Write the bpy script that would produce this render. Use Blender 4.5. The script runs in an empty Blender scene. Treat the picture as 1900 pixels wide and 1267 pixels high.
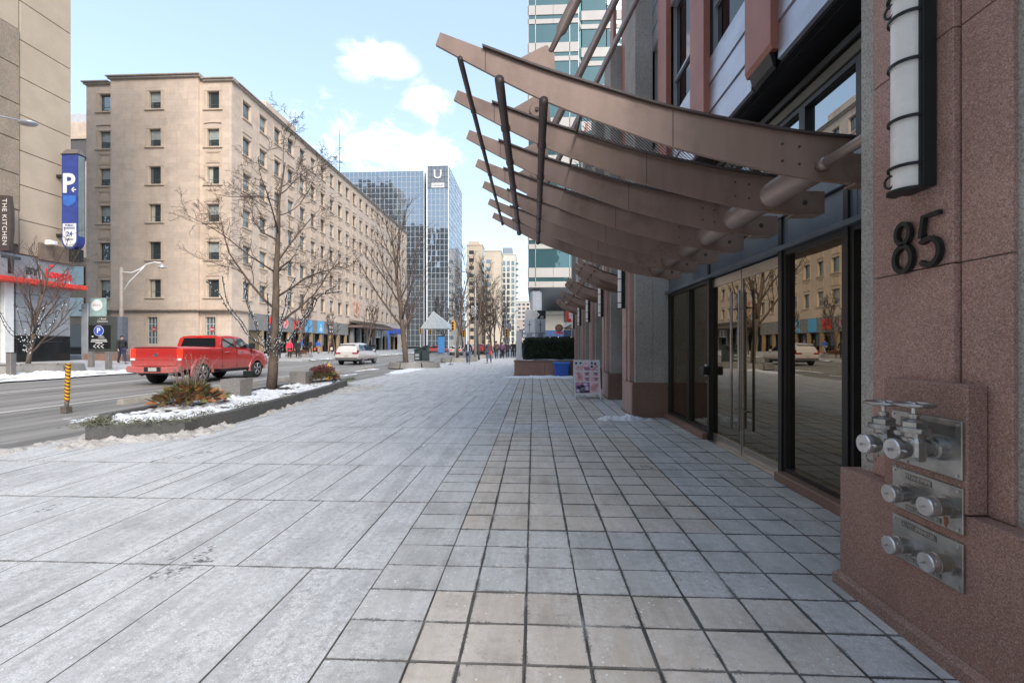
import bpy, bmesh, math, random
from mathutils import Vector, Matrix, noise as mnoise
R = math.radians
PI = math.pi
rnd = random.Random(7)

# ------------------------------------------------------------------ camera, sky, sun, exposure
sc = bpy.context.scene
COL = sc.collection
cam_d = bpy.data.cameras.new("camera")
cam = bpy.data.objects.new("camera", cam_d)
COL.objects.link(cam)
cam.location = (0, 0, 1.46)
cam.rotation_euler = (R(90), 0, math.atan(40 / 844))
cam_d.sensor_width = 36
cam_d.lens = 16.0
cam_d.shift_y = 6.5 / 1900
cam_d.clip_end = 4000
cam_d.clip_start = 0.05
sc.camera = cam

SUN_AZ, SUN_EL = 152.0, 37.0            # clockwise from the street direction (+Y)
world = bpy.data.worlds.new("World")
sc.world = world
world.use_nodes = True
nt = world.node_tree
nt.nodes.clear()
def WN(t, **k):
    n = nt.nodes.new(t)
    for a, b in k.items():
        setattr(n, a, b)
    return n
sky = WN('ShaderNodeTexSky', sky_type='NISHITA')
sky.sun_disc = False
sky.sun_elevation = R(SUN_EL)
sky.sun_rotation = R(SUN_AZ)
sky.air_density = 1.0
sky.dust_density = 1.6
sky.ozone_density = 1.0
tc = WN('ShaderNodeTexCoord')
def wmath(op, a, b=None, c=None, clamp=False):
    n = WN('ShaderNodeMath', operation=op)
    n.use_clamp = clamp
    for i, v in enumerate((a, b, c)):
        if v is None: continue
        if isinstance(v, (int, float)): n.inputs[i].default_value = v
        else: nt.links.new(v, n.inputs[i])
    return n.outputs[0]
def blob(dirv, rad, squash):
    # soft patch of cloud round a direction in the sky
    v = WN('ShaderNodeVectorMath', operation='SUBTRACT')
    nt.links.new(tc.outputs['Generated'], v.inputs[0])
    v.inputs[1].default_value = Vector(dirv).normalized()
    s = WN('ShaderNodeVectorMath', operation='MULTIPLY')
    nt.links.new(v.outputs[0], s.inputs[0])
    s.inputs[1].default_value = (1, 1, squash)
    l = WN('ShaderNodeVectorMath', operation='LENGTH')
    nt.links.new(s.outputs[0], l.inputs[0])
    return wmath('SUBTRACT', 1.0, wmath('DIVIDE', l.outputs['Value'], rad), clamp=True)
def skydir(px, py):
    T = math.atan(40 / 844)
    x, z = (px - 950) / 844, (640 - py) / 844
    return (x * math.cos(T) - math.sin(T), x * math.sin(T) + math.cos(T), z)
blobs = None
for (px, py, r, sq) in ((700, 260, .17, 2.3), (630, 228, .11, 1.9), (700, 120, .085, 1.9), (655, 100, .05, 1.5), (790, 195, .06, 1.1), (820, 285, .11, 2.4), (-500, 100, .3, 2), (-900, 350, .3, 2.5), (2600, 200, .3, 2)):
    b = blob(skydir(px, py), r, sq)
    blobs = b if blobs is None else wmath('MAXIMUM', blobs, b)
nz = WN('ShaderNodeTexNoise')
nz.inputs['Scale'].default_value = 11.0
nz.inputs['Detail'].default_value = 12
nz.inputs['Roughness'].default_value = .62
nz.inputs['Distortion'].default_value = .5
mp = WN('ShaderNodeMapping')
mp.inputs['Scale'].default_value = (1, 1, 1.8)
nt.links.new(tc.outputs['Generated'], mp.inputs[0])
nt.links.new(mp.outputs[0], nz.inputs[0])
cl = wmath('ADD', wmath('MULTIPLY', blobs, 1.1), wmath('MULTIPLY', wmath('SUBTRACT', nz.outputs[0], .5), 4.4))
mr = WN('ShaderNodeMapRange', interpolation_type='SMOOTHSTEP')
nt.links.new(cl, mr.inputs[0])
mr.inputs[1].default_value = .05
mr.inputs[2].default_value = 1.35
cm = wmath('MULTIPLY', mr.outputs[0], wmath('MULTIPLY', blobs, 2.2, clamp=True))
# thin high veil, thicker towards the horizon, all round the sky
sx = WN('ShaderNodeSeparateXYZ')
nt.links.new(tc.outputs['Generated'], sx.inputs[0])
veil = wmath('POWER', wmath('SUBTRACT', 1.0, wmath('ABSOLUTE', sx.outputs[2]), clamp=True), 4.0)
veil = wmath('ADD', wmath('MULTIPLY', veil, .50), .36)
m1 = WN('ShaderNodeMix', data_type='RGBA')
nt.links.new(veil, m1.inputs[0])
nt.links.new(sky.outputs[0], m1.inputs[6])
m1.inputs[7].default_value = (4.5, 5.75, 7.0, 1)
m2 = WN('ShaderNodeMix', data_type='RGBA')
nt.links.new(wmath('MULTIPLY', cm, .97), m2.inputs[0])
nt.links.new(m1.outputs[2], m2.inputs[6])
m2.inputs[7].default_value = (7.3, 7.5, 7.8, 1)
bg = WN('ShaderNodeBackground')
bg.inputs[1].default_value = 0.108
nt.links.new(m2.outputs[2], bg.inputs[0])
wo = WN('ShaderNodeOutputWorld')
nt.links.new(bg.outputs[0], wo.inputs[0])

sun_d = bpy.data.lights.new("sun", 'SUN')
sun_d.energy = 1.5
sun_d.angle = R(30)
sun_d.color = (1.0, .93, .84)
sun = bpy.data.objects.new("sun", sun_d)
COL.objects.link(sun)
sd = Vector((math.sin(R(SUN_AZ)) * math.cos(R(SUN_EL)), math.cos(R(SUN_AZ)) * math.cos(R(SUN_EL)), math.sin(R(SUN_EL))))
sun.rotation_euler = sd.to_track_quat('Z', 'Y').to_euler()
sun.location = (30, -20, 40)

sc.view_settings.view_transform = 'Standard'
sc.view_settings.look = 'None'
sc.view_settings.gamma = 1
sc.view_settings.use_curve_mapping = False
sc.view_settings.exposure = 1.27
sc.render.engine = 'CYCLES'
sc.cycles.max_bounces = 8
sc.cycles.transparent_max_bounces = 12
sc.cycles.use_denoising = True

# ------------------------------------------------------------------ materials
MATS = {}
def newmat(name):
    m = bpy.data.materials.new(name)
    m.use_nodes = True
    n = m.node_tree
    n.nodes.clear()
    o = n.nodes.new('ShaderNodeOutputMaterial')
    p = n.nodes.new('ShaderNodeBsdfPrincipled')
    n.links.new(p.outputs[0], o.inputs[0])
    MATS[name] = m
    return m, n, p, o
def nd(n, t, ins=None, **k):
    x = n.nodes.new(t)
    for a, b in k.items():
        setattr(x, a, b)
    for i, v in (ins or {}).items():
        if hasattr(v, 'links') or isinstance(v, bpy.types.NodeSocket):
            n.links.new(v, x.inputs[i])
        else:
            x.inputs[i].default_value = v
    return x
def c4(c): return (c[0], c[1], c[2], 1)
def pos(n): return n.nodes.new('ShaderNodeNewGeometry').outputs['Position']
def noi(n, scale, detail=4, rough=.55, stretch=None, vec=None):
    v = vec or pos(n)
    if stretch:
        v = nd(n, 'ShaderNodeMapping', {0: v, 3: stretch}).outputs[0]
    return nd(n, 'ShaderNodeTexNoise', {0: v, 'Scale': scale, 'Detail': detail, 'Roughness': rough}).outputs[0]
def ramp(n, f, a, b):
    x = nd(n, 'ShaderNodeMapRange', {0: f, 1: a, 2: b}, interpolation_type='SMOOTHSTEP')
    return x.outputs[0]
def mix(n, f, a, b, mode='MIX'):
    x = nd(n, 'ShaderNodeMix', {0: f}, data_type='RGBA', blend_type=mode)
    for i, v in ((6, a), (7, b)):
        if isinstance(v, (tuple, list)): x.inputs[i].default_value = c4(v)
        else: n.links.new(v, x.inputs[i])
    return x.outputs[2]
def mul(n, a, b, op='MULTIPLY'):
    return nd(n, 'ShaderNodeMath', {0: a, 1: b}, operation=op).outputs[0]
def sc3(c, k): return tuple(min(1, x * k) for x in c[:3])
def simple(name, col, rough=.6, metal=0, var=.12, scale=3, fine=0, fscale=60, bump=0, bscale=80, coat=0, rand=0, stretch=None, spec=.5, dirt=None, emit=None):
    if name in MATS: return MATS[name]
    m, n, p, o = newmat(name)
    c = mix(n, ramp(n, noi(n, scale, 5, .6, stretch), .3, .7), sc3(col, 1 - var), sc3(col, 1 + var))
    if fine:
        c = mix(n, ramp(n, noi(n, fscale, 3, .7), .35, .65), c, mix(n, .5, sc3(col, 1 - fine * 2), sc3(col, 1 - fine)), 'MIX') if fine < 0 else \
            mix(n, mul(n, ramp(n, noi(n, fscale, 3, .7), .35, .65), fine), c, sc3(col, .35))
    if rand:
        oi = n.nodes.new('ShaderNodeObjectInfo').outputs['Random']
        c = mix(n, mul(n, oi, rand), c, sc3(col, .45))
    if dirt:
        c = mix(n, mul(n, ramp(n, noi(n, dirt[1], 6, .65), .5, .75), dirt[2]), c, dirt[0])
    n.links.new(c, p.inputs['Base Color'])
    rr = nd(n, 'ShaderNodeMapRange', {0: noi(n, scale * 2.3, 4), 3: max(.02, rough - .08), 4: min(1, rough + .08)})
    n.links.new(rr.outputs[0], p.inputs['Roughness'])
    p.inputs['Metallic'].default_value = metal
    p.inputs['Specular IOR Level'].default_value = spec
    p.inputs['Coat Weight'].default_value = coat
    p.inputs['Coat Roughness'].default_value = .04
    if bump:
        b = nd(n, 'ShaderNodeBump', {'Strength': min(1, bump), 'Distance': .01 * max(1, bump), 'Height': noi(n, bscale, 4, .6)})
        n.links.new(b.outputs[0], p.inputs['Normal'])
    if emit:
        p.inputs['Emission Color'].default_value = c4(emit[0])
        p.inputs['Emission Strength'].default_value = emit[1]
    return m

def granite(name, base, dark, light, rough, scale=210, bump=.2):
    m, n, p, o = newmat(name)
    v = nd(n, 'ShaderNodeTexVoronoi', {0: pos(n), 'Scale': scale}).outputs['Color']
    s = nd(n, 'ShaderNodeSeparateColor', {0: v})
    f1 = s.outputs[0]; f2 = s.outputs[1]
    c = mix(n, ramp(n, noi(n, 1.4, 4), .3, .7), sc3(base, .86), sc3(base, 1.12))
    c = mix(n, mul(n, ramp(n, f1, .5, .8), .62), c, dark)
    c = mix(n, mul(n, ramp(n, f2, .68, .9), .5), c, light)
    c = mix(n, mul(n, ramp(n, noi(n, 2.2, 6, .7, (1, 1, .35)), .5, .72), .3), c, sc3(base, .45))
    n.links.new(c, p.inputs['Base Color'])
    n.links.new(nd(n, 'ShaderNodeMapRange', {0: noi(n, 6, 4), 3: max(.03, rough - .06), 4: rough + .1}).outputs[0], p.inputs['Roughness'])
    if bump:
        b = nd(n, 'ShaderNodeBump', {'Strength': bump, 'Distance': .004, 'Height': f1})
        n.links.new(b.outputs[0], p.inputs['Normal'])
    return m

def paving(name, base, frost, per_piece=.3, frost_amt=.8, thr=(.42, .62), grid=None):
    m, n, p, o = newmat(name)
    oi = n.nodes.new('ShaderNodeObjectInfo').outputs['Random']
    g = mix(n, mul(n, oi, per_piece), sc3(base, 1.08), sc3(base, .62))
    g = mix(n, mul(n, ramp(n, noi(n, 260, 2, .7), .45, .7), .28), g, sc3(base, .42))
    g = mix(n, mul(n, ramp(n, noi(n, 3.2, 8, .72), .45, .72), .62), g, sc3(base, .5))
    # dried salt: broad drifts, tyre-like streaks along the street, a fine dusting
    drift = ramp(n, noi(n, 1.15, 7, .70), thr[0]+.04, thr[1]+.02)
    streak = ramp(n, noi(n, 3.6, 7, .74, (1.8, .22, 1)), .42, .58)
    dust = mul(n, ramp(n, noi(n, 130, 4, .75), .30, .64), ramp(n, noi(n, 24, 5, .7), .25, .6))
    fz = mul(n, mul(n, mul(n, mul(n, drift, .55), mul(n, streak, .45), 'ADD'), dust), frost_amt)
    c = mix(n, fz, g, frost)
    spots = nd(n, 'ShaderNodeTexVoronoi', {0: pos(n), 'Scale': 26.0, 'Randomness': 1.0}).outputs['Distance']
    few = ramp(n, noi(n, 7, 4, .7), .48, .60)
    c = mix(n, mul(n, mul(n, ramp(n, spots, .20, .12), few), .85), c, (.8, .82, .84))
    wet = ramp(n, noi(n, .95, 6, .72, (1, .6, 1)), .62, .655)
    c = mix(n, mul(n, mul(n, wet, ramp(n, noi(n, 22, 3, .7), .48, .56)), .8), c, (.05, .055, .065))
    gum = nd(n, 'ShaderNodeTexVoronoi', {0: nd(n, 'ShaderNodeVectorMath', {0: pos(n), 1: mix(n, 1.0, (0,0,0), nd(n, 'ShaderNodeTexNoise', {0: pos(n), 'Scale': 14.0}).outputs[1])}, operation='ADD').outputs[0], 'Scale': 1.7, 'Randomness': 1.0}).outputs['Distance']
    c = mix(n, mul(n, ramp(n, gum, .055, .035), .75), c, (.07, .075, .085))
    if grid:
        # grit and damp that gathers beside the joints, uneven along their length
        sx_ = nd(n, 'ShaderNodeSeparateXYZ', {0: pos(n)})
        ds = []
        for ax, o0, pt in grid:
            q = mul(n, mul(n, sx_.outputs[ax], -o0, 'ADD'), 1/pt)
            fr_ = nd(n, 'ShaderNodeMath', {0: q}, operation='FRACT').outputs[0]
            ds.append(mul(n, mul(n, mul(n, fr_, .5, 'SUBTRACT'), 1.0), 1.0)); a_ = nd(n, 'ShaderNodeMath', {0: ds[-1]}, operation='ABSOLUTE').outputs[0]
            ds[-1] = mul(n, nd(n, 'ShaderNodeMath', {0: .5, 1: a_}, operation='SUBTRACT').outputs[0], pt)
        if len(ds) > 1: ds[0] = mul(n, ds[0], nd(n, 'ShaderNodeMath', {0: sx_.outputs[0], 1: -.36}, operation='LESS_THAN').outputs[0], 'ADD')
        d_ = ds[0]
        for e_ in ds[1:]: d_ = mul(n, d_, e_, 'MINIMUM')
        wd = nd(n, 'ShaderNodeMapRange', {0: noi(n, 5, 6, .75), 1: .40, 2: .68, 3: .002, 4: .023}).outputs[0]
        wd = mul(n, wd, nd(n, 'ShaderNodeMapRange', {0: noi(n, 90, 3, .8), 1: .35, 2: .65, 3: .2, 4: 1.6}).outputs[0])
        jd = nd(n, 'ShaderNodeMath', {0: d_, 1: wd}, operation='LESS_THAN').outputs[0]
        c = mix(n, mul(n, jd, .72), c, (.085, .08, .075))
    n.links.new(c, p.inputs['Base Color'])
    p.inputs['Roughness'].default_value = .82
    b = nd(n, 'ShaderNodeBump', {'Strength': .5, 'Distance': .004, 'Height': mul(n, noi(n, 170, 4, .75), noi(n, 18, 4), 'ADD')})
    n.links.new(b.outputs[0], p.inputs['Normal'])
    return m

def mirror_glass(name, tint, amount=.6, rough=.015, dark=(.012, .012, .012), wob=0, wscale=1.0):
    m, n, p, o = newmat(name)
    n.nodes.remove(p)
    gl = nd(n, 'ShaderNodeBsdfGlossy', {0: c4(tint), 'Roughness': rough})
    df = nd(n, 'ShaderNodeBsdfDiffuse', {0: c4(dark)})
    fr = nd(n, 'ShaderNodeFresnel', {0: 1.5}).outputs[0]
    fac = nd(n, 'ShaderNodeMath', {0: mul(n, fr, .6 if amount < .1 else 1.0), 1: amount}, operation='ADD', use_clamp=True).outputs[0]
    mx = nd(n, 'ShaderNodeMixShader', {0: fac, 1: df.outputs[0], 2: gl.outputs[0]})
    n.links.new(mx.outputs[0], o.inputs[0])
    if wob:
        b = nd(n, 'ShaderNodeBump', {'Strength': wob, 'Distance': .05, 'Height': noi(n, wscale, 2, .5)})
        n.links.new(b.outputs[0], gl.inputs['Normal'])
    return m

PINK = granite('pink_granite_flamed', (.44, .26, .21), (.15, .09, .08), (.64, .50, .45), .62, 215)
PINKP = granite('pink_granite_honed', (.45, .28, .245), (.2, .12, .11), (.62, .48, .44), .34, bump=.05)
BROWNG = granite('brown_granite', (.27, .155, .115), (.08, .05, .04), (.34, .24, .2), .5)
PINKD = granite('dark_pink_granite_plinth', (.345, .20, .155), (.13, .08, .065), (.52, .40, .36), .6, 215)
GREYC = granite('grey_aggregate_concrete', (.44, .42, .385), (.2, .19, .17), (.6, .58, .54), .85, 120, .6)
DKGRAN = granite('dark_planter_granite', (.10, .10, .095), (.04, .04, .04), (.2, .2, .19), .55, 150)
GREYGRAN = granite('grey_bench_granite', (.26, .24, .22), (.1, .095, .09), (.45, .43, .4), .6, 90)
BRONZE = simple('bronze_painted_steel', (.365, .252, .20), .42, .25, .10, 1.6, bump=.12, bscale=22, dirt=((.17, .115, .09), 2.6, .55), stretch=(3, 3, .5))
BRONZED = simple('dark_bronze_tube', (.105, .082, .078), .42, .3, .15, 3)
TUBE = simple('bronze_round_tube', (.37, .285, .25), .36, .35, .08, 3)
RUST = simple('rust_red_fin', (.42, .16, .11), .5, .1, .08, 1.6, dirt=((.2, .07, .05), 2, .3))
CLAD = simple('blue_grey_metal_cladding', (.46, .47, .54), .35, .55, .12, 1.2, stretch=(1, 1, 2.5), dirt=((.25, .2, .25), 1.1, .7))
DARKM = simple('dark_window_metal', (.045, .045, .045), .4, .5, .1)
BLUEM = simple('blue_grey_header_metal', (.16, .195, .235), .38, .6, .12, 2)
STEEL = simple('brushed_steel', (.50, .46, .41), .3, .9, .1, 3, stretch=(1, 1, 8))
NICKEL = simple('worn_nickel', (.44, .43, .41), .36, .95, .2, 9, dirt=((.30, .24, .15), 7, .55), bump=.12, bscale=40)
NICKELW = simple('bright_worn_nickel', (.62, .61, .6), .32, .9, .15, 11, bump=.1, bscale=50)
BLACKM = simple('black_painted_metal', (.018, .018, .02), .42, .3, .1, 4)
IRON = simple('dark_green_black_iron', (.022, .027, .028), .45, .4, .15, 5)
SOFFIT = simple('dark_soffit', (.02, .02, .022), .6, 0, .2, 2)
OPAL = simple('opal_lamp_glass', (.88, .86, .82), .28, 0, .03, 4)
LIME = simple('warm_limestone', (.66, .53, .43), .85, 0, .07, .8, fine=.10, fscale=2.0, bump=.2, bscale=20, dirt=((.36, .27, .2), .35, .4))
LIMED = simple('limestone_trim', (.58, .46, .35), .85, 0, .08, 1.2)
LIMEB = simple('stained_limestone_base', (.50, .39, .30), .85, 0, .1, .6, dirt=((.27, .2, .15), .5, .6))
PRECAST = simple('tan_precast_panel', (.55, .44, .33), .85, 0, .06, .9, fine=.22, fscale=45, bump=.3, bscale=60)
PRECAST2 = simple('rough_tan_precast_panel', (.37, .29, .22), .9, 0, .1, 1.4, fine=.4, fscale=9, bump=.5, bscale=25)
SNOW = simple('clean_snow', (.80, .82, .86), .7, 0, .05, 3, bump=.6, bscale=30)
SNOWD = simple('dirty_snow', (.56, .53, .50), .8, 0, .15, 6, bump=1, bscale=40, dirt=((.20, .17, .14), 11, .75), fine=.5, fscale=70)
BARK = simple('grey_brown_bark', (.125, .092, .07), .9, 0, .3, 9, bump=.9, bscale=45, stretch=(1, 1, .3))
TWIG = simple('dark_twig', (.10, .07, .055), .85, 0, .2, 6)
WHITEP = simple('white_paint', (.74, .74, .73), .5, 0, .06, 3)
OFFW = simple('off_white_panel', (.66, .64, .62), .55, 0, .06, 1)
SILVER = simple('silver_metal_panel', (.42, .44, .47), .4, .4, .1, 1.2)
TYRE = simple('rubber', (.022, .022, .022), .8, 0, .2, 10)
RIM = simple('alloy_rim', (.5, .5, .51), .3, .8, .1, 5)
CARGLASS = mirror_glass('car_glass', (.45, .5, .55), .03, .02, (.01, .012, .014))
ENTGLASS = mirror_glass('bronze_door_glass', (.64, .56, .44), .40, .004, (.016, .014, .011), .03, .8)
OFFGLASS = mirror_glass('office_window_glass', (.72, .80, .84), .22, .01, (.05, .065, .07), .15, .9)
TEALGLASS = mirror_glass('teal_tower_glass', (.40, .55, .57), .14, .01, (.05, .11, .12), .25, .6)
BLUEGLASS = mirror_glass('blue_grey_tower_glass', (.52, .57, .62), .42, .01, (.085, .10, .11), .35, .18)
TRANSGLASS = mirror_glass('clear_transom_glass', (.85, .88, .9), .35, .004, (.02, .022, .025))
SHOPGLASS = mirror_glass('dark_shop_glass', (.5, .5, .5), .1, .02, (.01, .01, .01))

# faint ashlar coursing in the limestone: single blocks slightly lighter or darker
n = LIME.node_tree; p = [x for x in n.nodes if x.type == 'BSDF_PRINCIPLED'][0]
src = p.inputs['Base Color'].links[0].from_socket
sp_ = nd(n, 'ShaderNodeSeparateXYZ', {0: pos(n)})
bt = nd(n, 'ShaderNodeTexBrick', {0: nd(n, 'ShaderNodeCombineXYZ', {0: mul(n, sp_.outputs[0], sp_.outputs[1], 'ADD'), 1: sp_.outputs[2]}).outputs[0], 'Color1': (.90,.90,.90,1), 'Color2': (1.04,1.03,1.02,1), 'Mortar': (.80,.78,.76,1), 'Scale': 1.0, 'Mortar Size': .012, 'Brick Width': 1.5, 'Row Height': .66})
stk = mul(n, ramp(n, noi(n, 1.3, 6, .7, (1, 1, .10)), .52, .72), .30)
n.links.new(mix(n, stk, mix(n, .8, src, bt.outputs[0], 'MULTIPLY'), (.36, .27, .20)), p.inputs['Base Color'])
PSNOW = simple('old_snow_with_grit', (.74, .75, .78), .75, 0, .1, 5, bump=.8, bscale=40, dirt=((.10, .08, .06), 9, .85))
# ------------------------------------------------------------------ mesh helpers
ORG = {}
class MB:
    def __init__(s): s.v = []; s.f = []; s.mi = []; s.sm = []; s.cur = 0; s.smooth = False
    def add(s, vs, fs):
        b = len(s.v); s.v.extend([tuple(x) for x in vs])
        for f in fs:
            s.f.append(tuple(i + b for i in f)); s.mi.append(s.cur); s.sm.append(s.smooth)
        return s
    def box(s, x0, y0, z0, x1, y1, z1):
        if x0 > x1: x0, x1 = x1, x0
        if y0 > y1: y0, y1 = y1, y0
        if z0 > z1: z0, z1 = z1, z0
        return s.add([(x0,y0,z0),(x1,y0,z0),(x1,y1,z0),(x0,y1,z0),(x0,y0,z1),(x1,y0,z1),(x1,y1,z1),(x0,y1,z1)],
                     [(0,3,2,1),(4,5,6,7),(0,1,5,4),(1,2,6,5),(2,3,7,6),(3,0,4,7)])
    def bbox(s, x0, y0, z0, x1, y1, z1, b=.01):
        """box with chamfered edges (all 12)"""
        if x0 > x1: x0, x1 = x1, x0
        if y0 > y1: y0, y1 = y1, y0
        if z0 > z1: z0, z1 = z1, z0
        b = min(b, (x1-x0)*.45, (y1-y0)*.45, (z1-z0)*.45)
        bm = bmesh.new()
        bmesh.ops.create_cube(bm, size=1)
        for v in bm.verts:
            v.co = Vector(((x0+x1)/2 + v.co.x*(x1-x0), (y0+y1)/2 + v.co.y*(y1-y0), (z0+z1)/2 + v.co.z*(z1-z0)))
        bmesh.ops.bevel(bm, geom=bm.edges[:], offset=b, segments=1, affect='EDGES')
        return s.bm(bm)
    def bm(s, bm, M=None):
        bm.verts.index_update()
        vs = [(M @ v.co if M else v.co.copy()) for v in bm.verts]
        s.add(vs, [[v.index for v in f.verts] for f in bm.faces]); bm.free()
        return s
    def prism(s, poly, axis, a, b):
        """poly = 2D points; axis 'x': (y,z), 'y': (x,z), 'z': (x,y)"""
        def P(p, t): return {'x': (t, p[0], p[1]), 'y': (p[0], t, p[1]), 'z': (p[0], p[1], t)}[axis]
        n = len(poly)
        return s.add([P(p, a) for p in poly] + [P(p, b) for p in poly],
                     [tuple(range(n-1, -1, -1)), tuple(range(n, 2*n))] + [(i, (i+1) % n, n+(i+1) % n, n+i) for i in range(n)])
    def tube(s, pts, rad, n=8, caps=True):
        pts = [Vector(p) for p in pts]
        if isinstance(rad, (int, float)): rad = [rad] * len(pts)
        vs = []; prev = None
        for i, p in enumerate(pts):
            d = (pts[min(i+1, len(pts)-1)] - pts[max(i-1, 0)])
            d = d.normalized() if d.length > 1e-9 else Vector((0, 0, 1))
            if prev is None:
                u = d.orthogonal().normalized()
            else:
                u = (prev - d * prev.dot(d))
                u = u.normalized() if u.length > 1e-6 else d.orthogonal().normalized()
            prev = u; w = d.cross(u)
            for k in range(n):
                a = 2*PI*k/n
                vs.append(p + (u*math.cos(a) + w*math.sin(a))*rad[i])
        fs = []
        for i in range(len(pts)-1):
            for k in range(n):
                fs.append((i*n+k, i*n+(k+1) % n, (i+1)*n+(k+1) % n, (i+1)*n+k))
        if caps:
            fs.append(tuple(range(n-1, -1, -1))); fs.append(tuple(range((len(pts)-1)*n, len(pts)*n)))
        return s.add(vs, fs)
    def lathe(s, prof, c=(0,0,0), axis='z', n=20, arc=None):
        """prof = (radius, height) list, turned round an axis"""
        vs = []; fs = []; m = len(prof)
        for k in range(n):
            a = 2*PI*k/n
            for r, h in prof:
                x, y = r*math.cos(a), r*math.sin(a)
                vs.append({'z': (c[0]+x, c[1]+y, c[2]+h), 'x': (c[0]+h, c[1]+x, c[2]+y), 'y': (c[0]+x, c[1]+h, c[2]+y)}[axis])
        for k in range(n):
            for i in range(m-1):
                a, b = k*m+i, ((k+1) % n)*m+i
                fs.append((a, b, b+1, a+1))
        if prof[0][0] > 1e-4: fs.append(tuple(k*m for k in range(n-1, -1, -1)))
        if prof[-1][0] > 1e-4: fs.append(tuple(k*m+m-1 for k in range(n)))
        return s.add(vs, fs)
    def ball(s, c, r, n=8, sq=(1,1,1)):
        prof = [(r*math.sin(PI*i/(n//2+1)), -r*math.cos(PI*i/(n//2+1))) for i in range(n//2+2)]
        vs = len(s.v); s.lathe([(max(a, 1e-5), b) for a, b in prof], (0,0,0), 'z', n)
        for i in range(vs, len(s.v)):
            x, y, z = s.v[i]; s.v[i] = (c[0]+x*sq[0], c[1]+y*sq[1], c[2]+z*sq[2])
        return s
    def loft(s, rings, closed=True, cap=True):
        n = len(rings[0]); vs = [p for r in rings for p in r]; fs = []
        for i in range(len(rings)-1):
            for k in range(n if closed else n-1):
                fs.append((i*n+k, i*n+(k+1) % n, (i+1)*n+(k+1) % n, (i+1)*n+k))
        if cap and closed:
            fs.append(tuple(range(n-1, -1, -1))); fs.append(tuple(range((len(rings)-1)*n, len(rings)*n)))
        return s.add(vs, fs)
    def mesh(s, name, mats, org=(0,0,0)):
        me = bpy.data.meshes.new(name)
        me.from_pydata([(x-org[0], y-org[1], z-org[2]) for x, y, z in s.v], [], s.f)
        for m in (mats if isinstance(mats, (list, tuple)) else [mats]): me.materials.append(m)
        me.polygons.foreach_set('material_index', s.mi)
        me.polygons.foreach_set('use_smooth', s.sm)
        bm = bmesh.new(); bm.from_mesh(me); bmesh.ops.recalc_face_normals(bm, faces=bm.faces[:]); bm.to_mesh(me); bm.free()
        me.update()
        return me
    def build(s, name, mats, parent=None, org=None, kind=None, label=None):
        o_ = ORG.get(parent.name, (0,0,0)) if parent else (org or (0,0,0))
        ob = bpy.data.objects.new(name, s.mesh(name, mats, o_))
        COL.objects.link(ob)
        if parent: ob.parent = parent
        else: ob.location = o_
        ORG[ob.name] = o_
        if kind: ob['kind'] = kind
        if label: ob['label'] = label
        return ob

def thing(name, label, cat, loc=(0,0,0), group=None, rz=0, zero=False):
    o = bpy.data.objects.new(name, None)
    o.empty_display_size = .2
    COL.objects.link(o); o.location = loc; o.rotation_euler = (0,0,rz)
    ORG[o.name] = (0,0,0) if (zero or rz) else tuple(loc)
    o['label'] = label; o['category'] = cat
    if group: o['group'] = group
    return o
def tag(o, label, cat, group=None):
    o['label'] = label; o['category'] = cat
    if group: o['group'] = group
    return o
KIDS = {}
def copy_tree(o, parent=None, top=True):
    c = o.copy(); COL.objects.link(c); ORG[c.name] = ORG.get(o.name, (0,0,0))
    if parent: c.parent = parent
    for ch in o.children:
        copy_tree(ch, c, False)
    return c
def dup(o, loc, label, rz=None, group=None, scale=None):
    c = copy_tree(o); c.location = loc; c['label'] = label
    if rz is not None: c.rotation_euler.z = rz
    if group: c['group'] = group
    if scale: c.scale = scale if isinstance(scale, tuple) else (scale,)*3
    return c
def inst(name, me, parent, loc, rz=0, rot=None, scale=None, label=None):
    o = bpy.data.objects.new(name, me); COL.objects.link(o); o.parent = parent
    b = ORG.get(parent.name, (0,0,0)) if parent else (0,0,0)
    o.location = (loc[0]-b[0], loc[1]-b[1], loc[2]-b[2])
    o.rotation_euler = rot or (0,0,rz)
    if scale: o.scale = scale if isinstance(scale, tuple) else (scale,)*3
    if label: o['label'] = label
    return o
def text(name, s, size, loc, rot, mat, parent, ext=.004, align='CENTER', sx=1, bold=0, sp=1, ls=1):
    cu = bpy.data.curves.new(name, 'FONT')
    cu.body = s; cu.size = size; cu.extrude = ext; cu.align_x = align; cu.align_y = 'CENTER'
    cu.offset = bold; cu.space_character = sp; cu.space_line = ls
    cu.resolution_u = 3
    cu.materials.append(mat)
    tmp = bpy.data.objects.new(name, cu)
    me = bpy.data.meshes.new_from_object(tmp)
    bpy.data.objects.remove(tmp); me.name = name
    o = bpy.data.objects.new(name, me); COL.objects.link(o)
    b = ORG.get(parent.name, (0,0,0)) if parent else (0,0,0)
    if parent: o.parent = parent
    o.location = (loc[0]-b[0], loc[1]-b[1], loc[2]-b[2]); o.rotation_euler = rot; o.scale = (sx, 1, 1)
    ORG[o.name] = b
    return o
FACE_CAM = (PI/2, 0, 0)             # reads from -Y
FACE_W = (PI/2, 0, -PI/2)           # lies in a plane facing -X
FACE_E = (PI/2, 0, PI/2)            # lies in a plane facing +X

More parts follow.
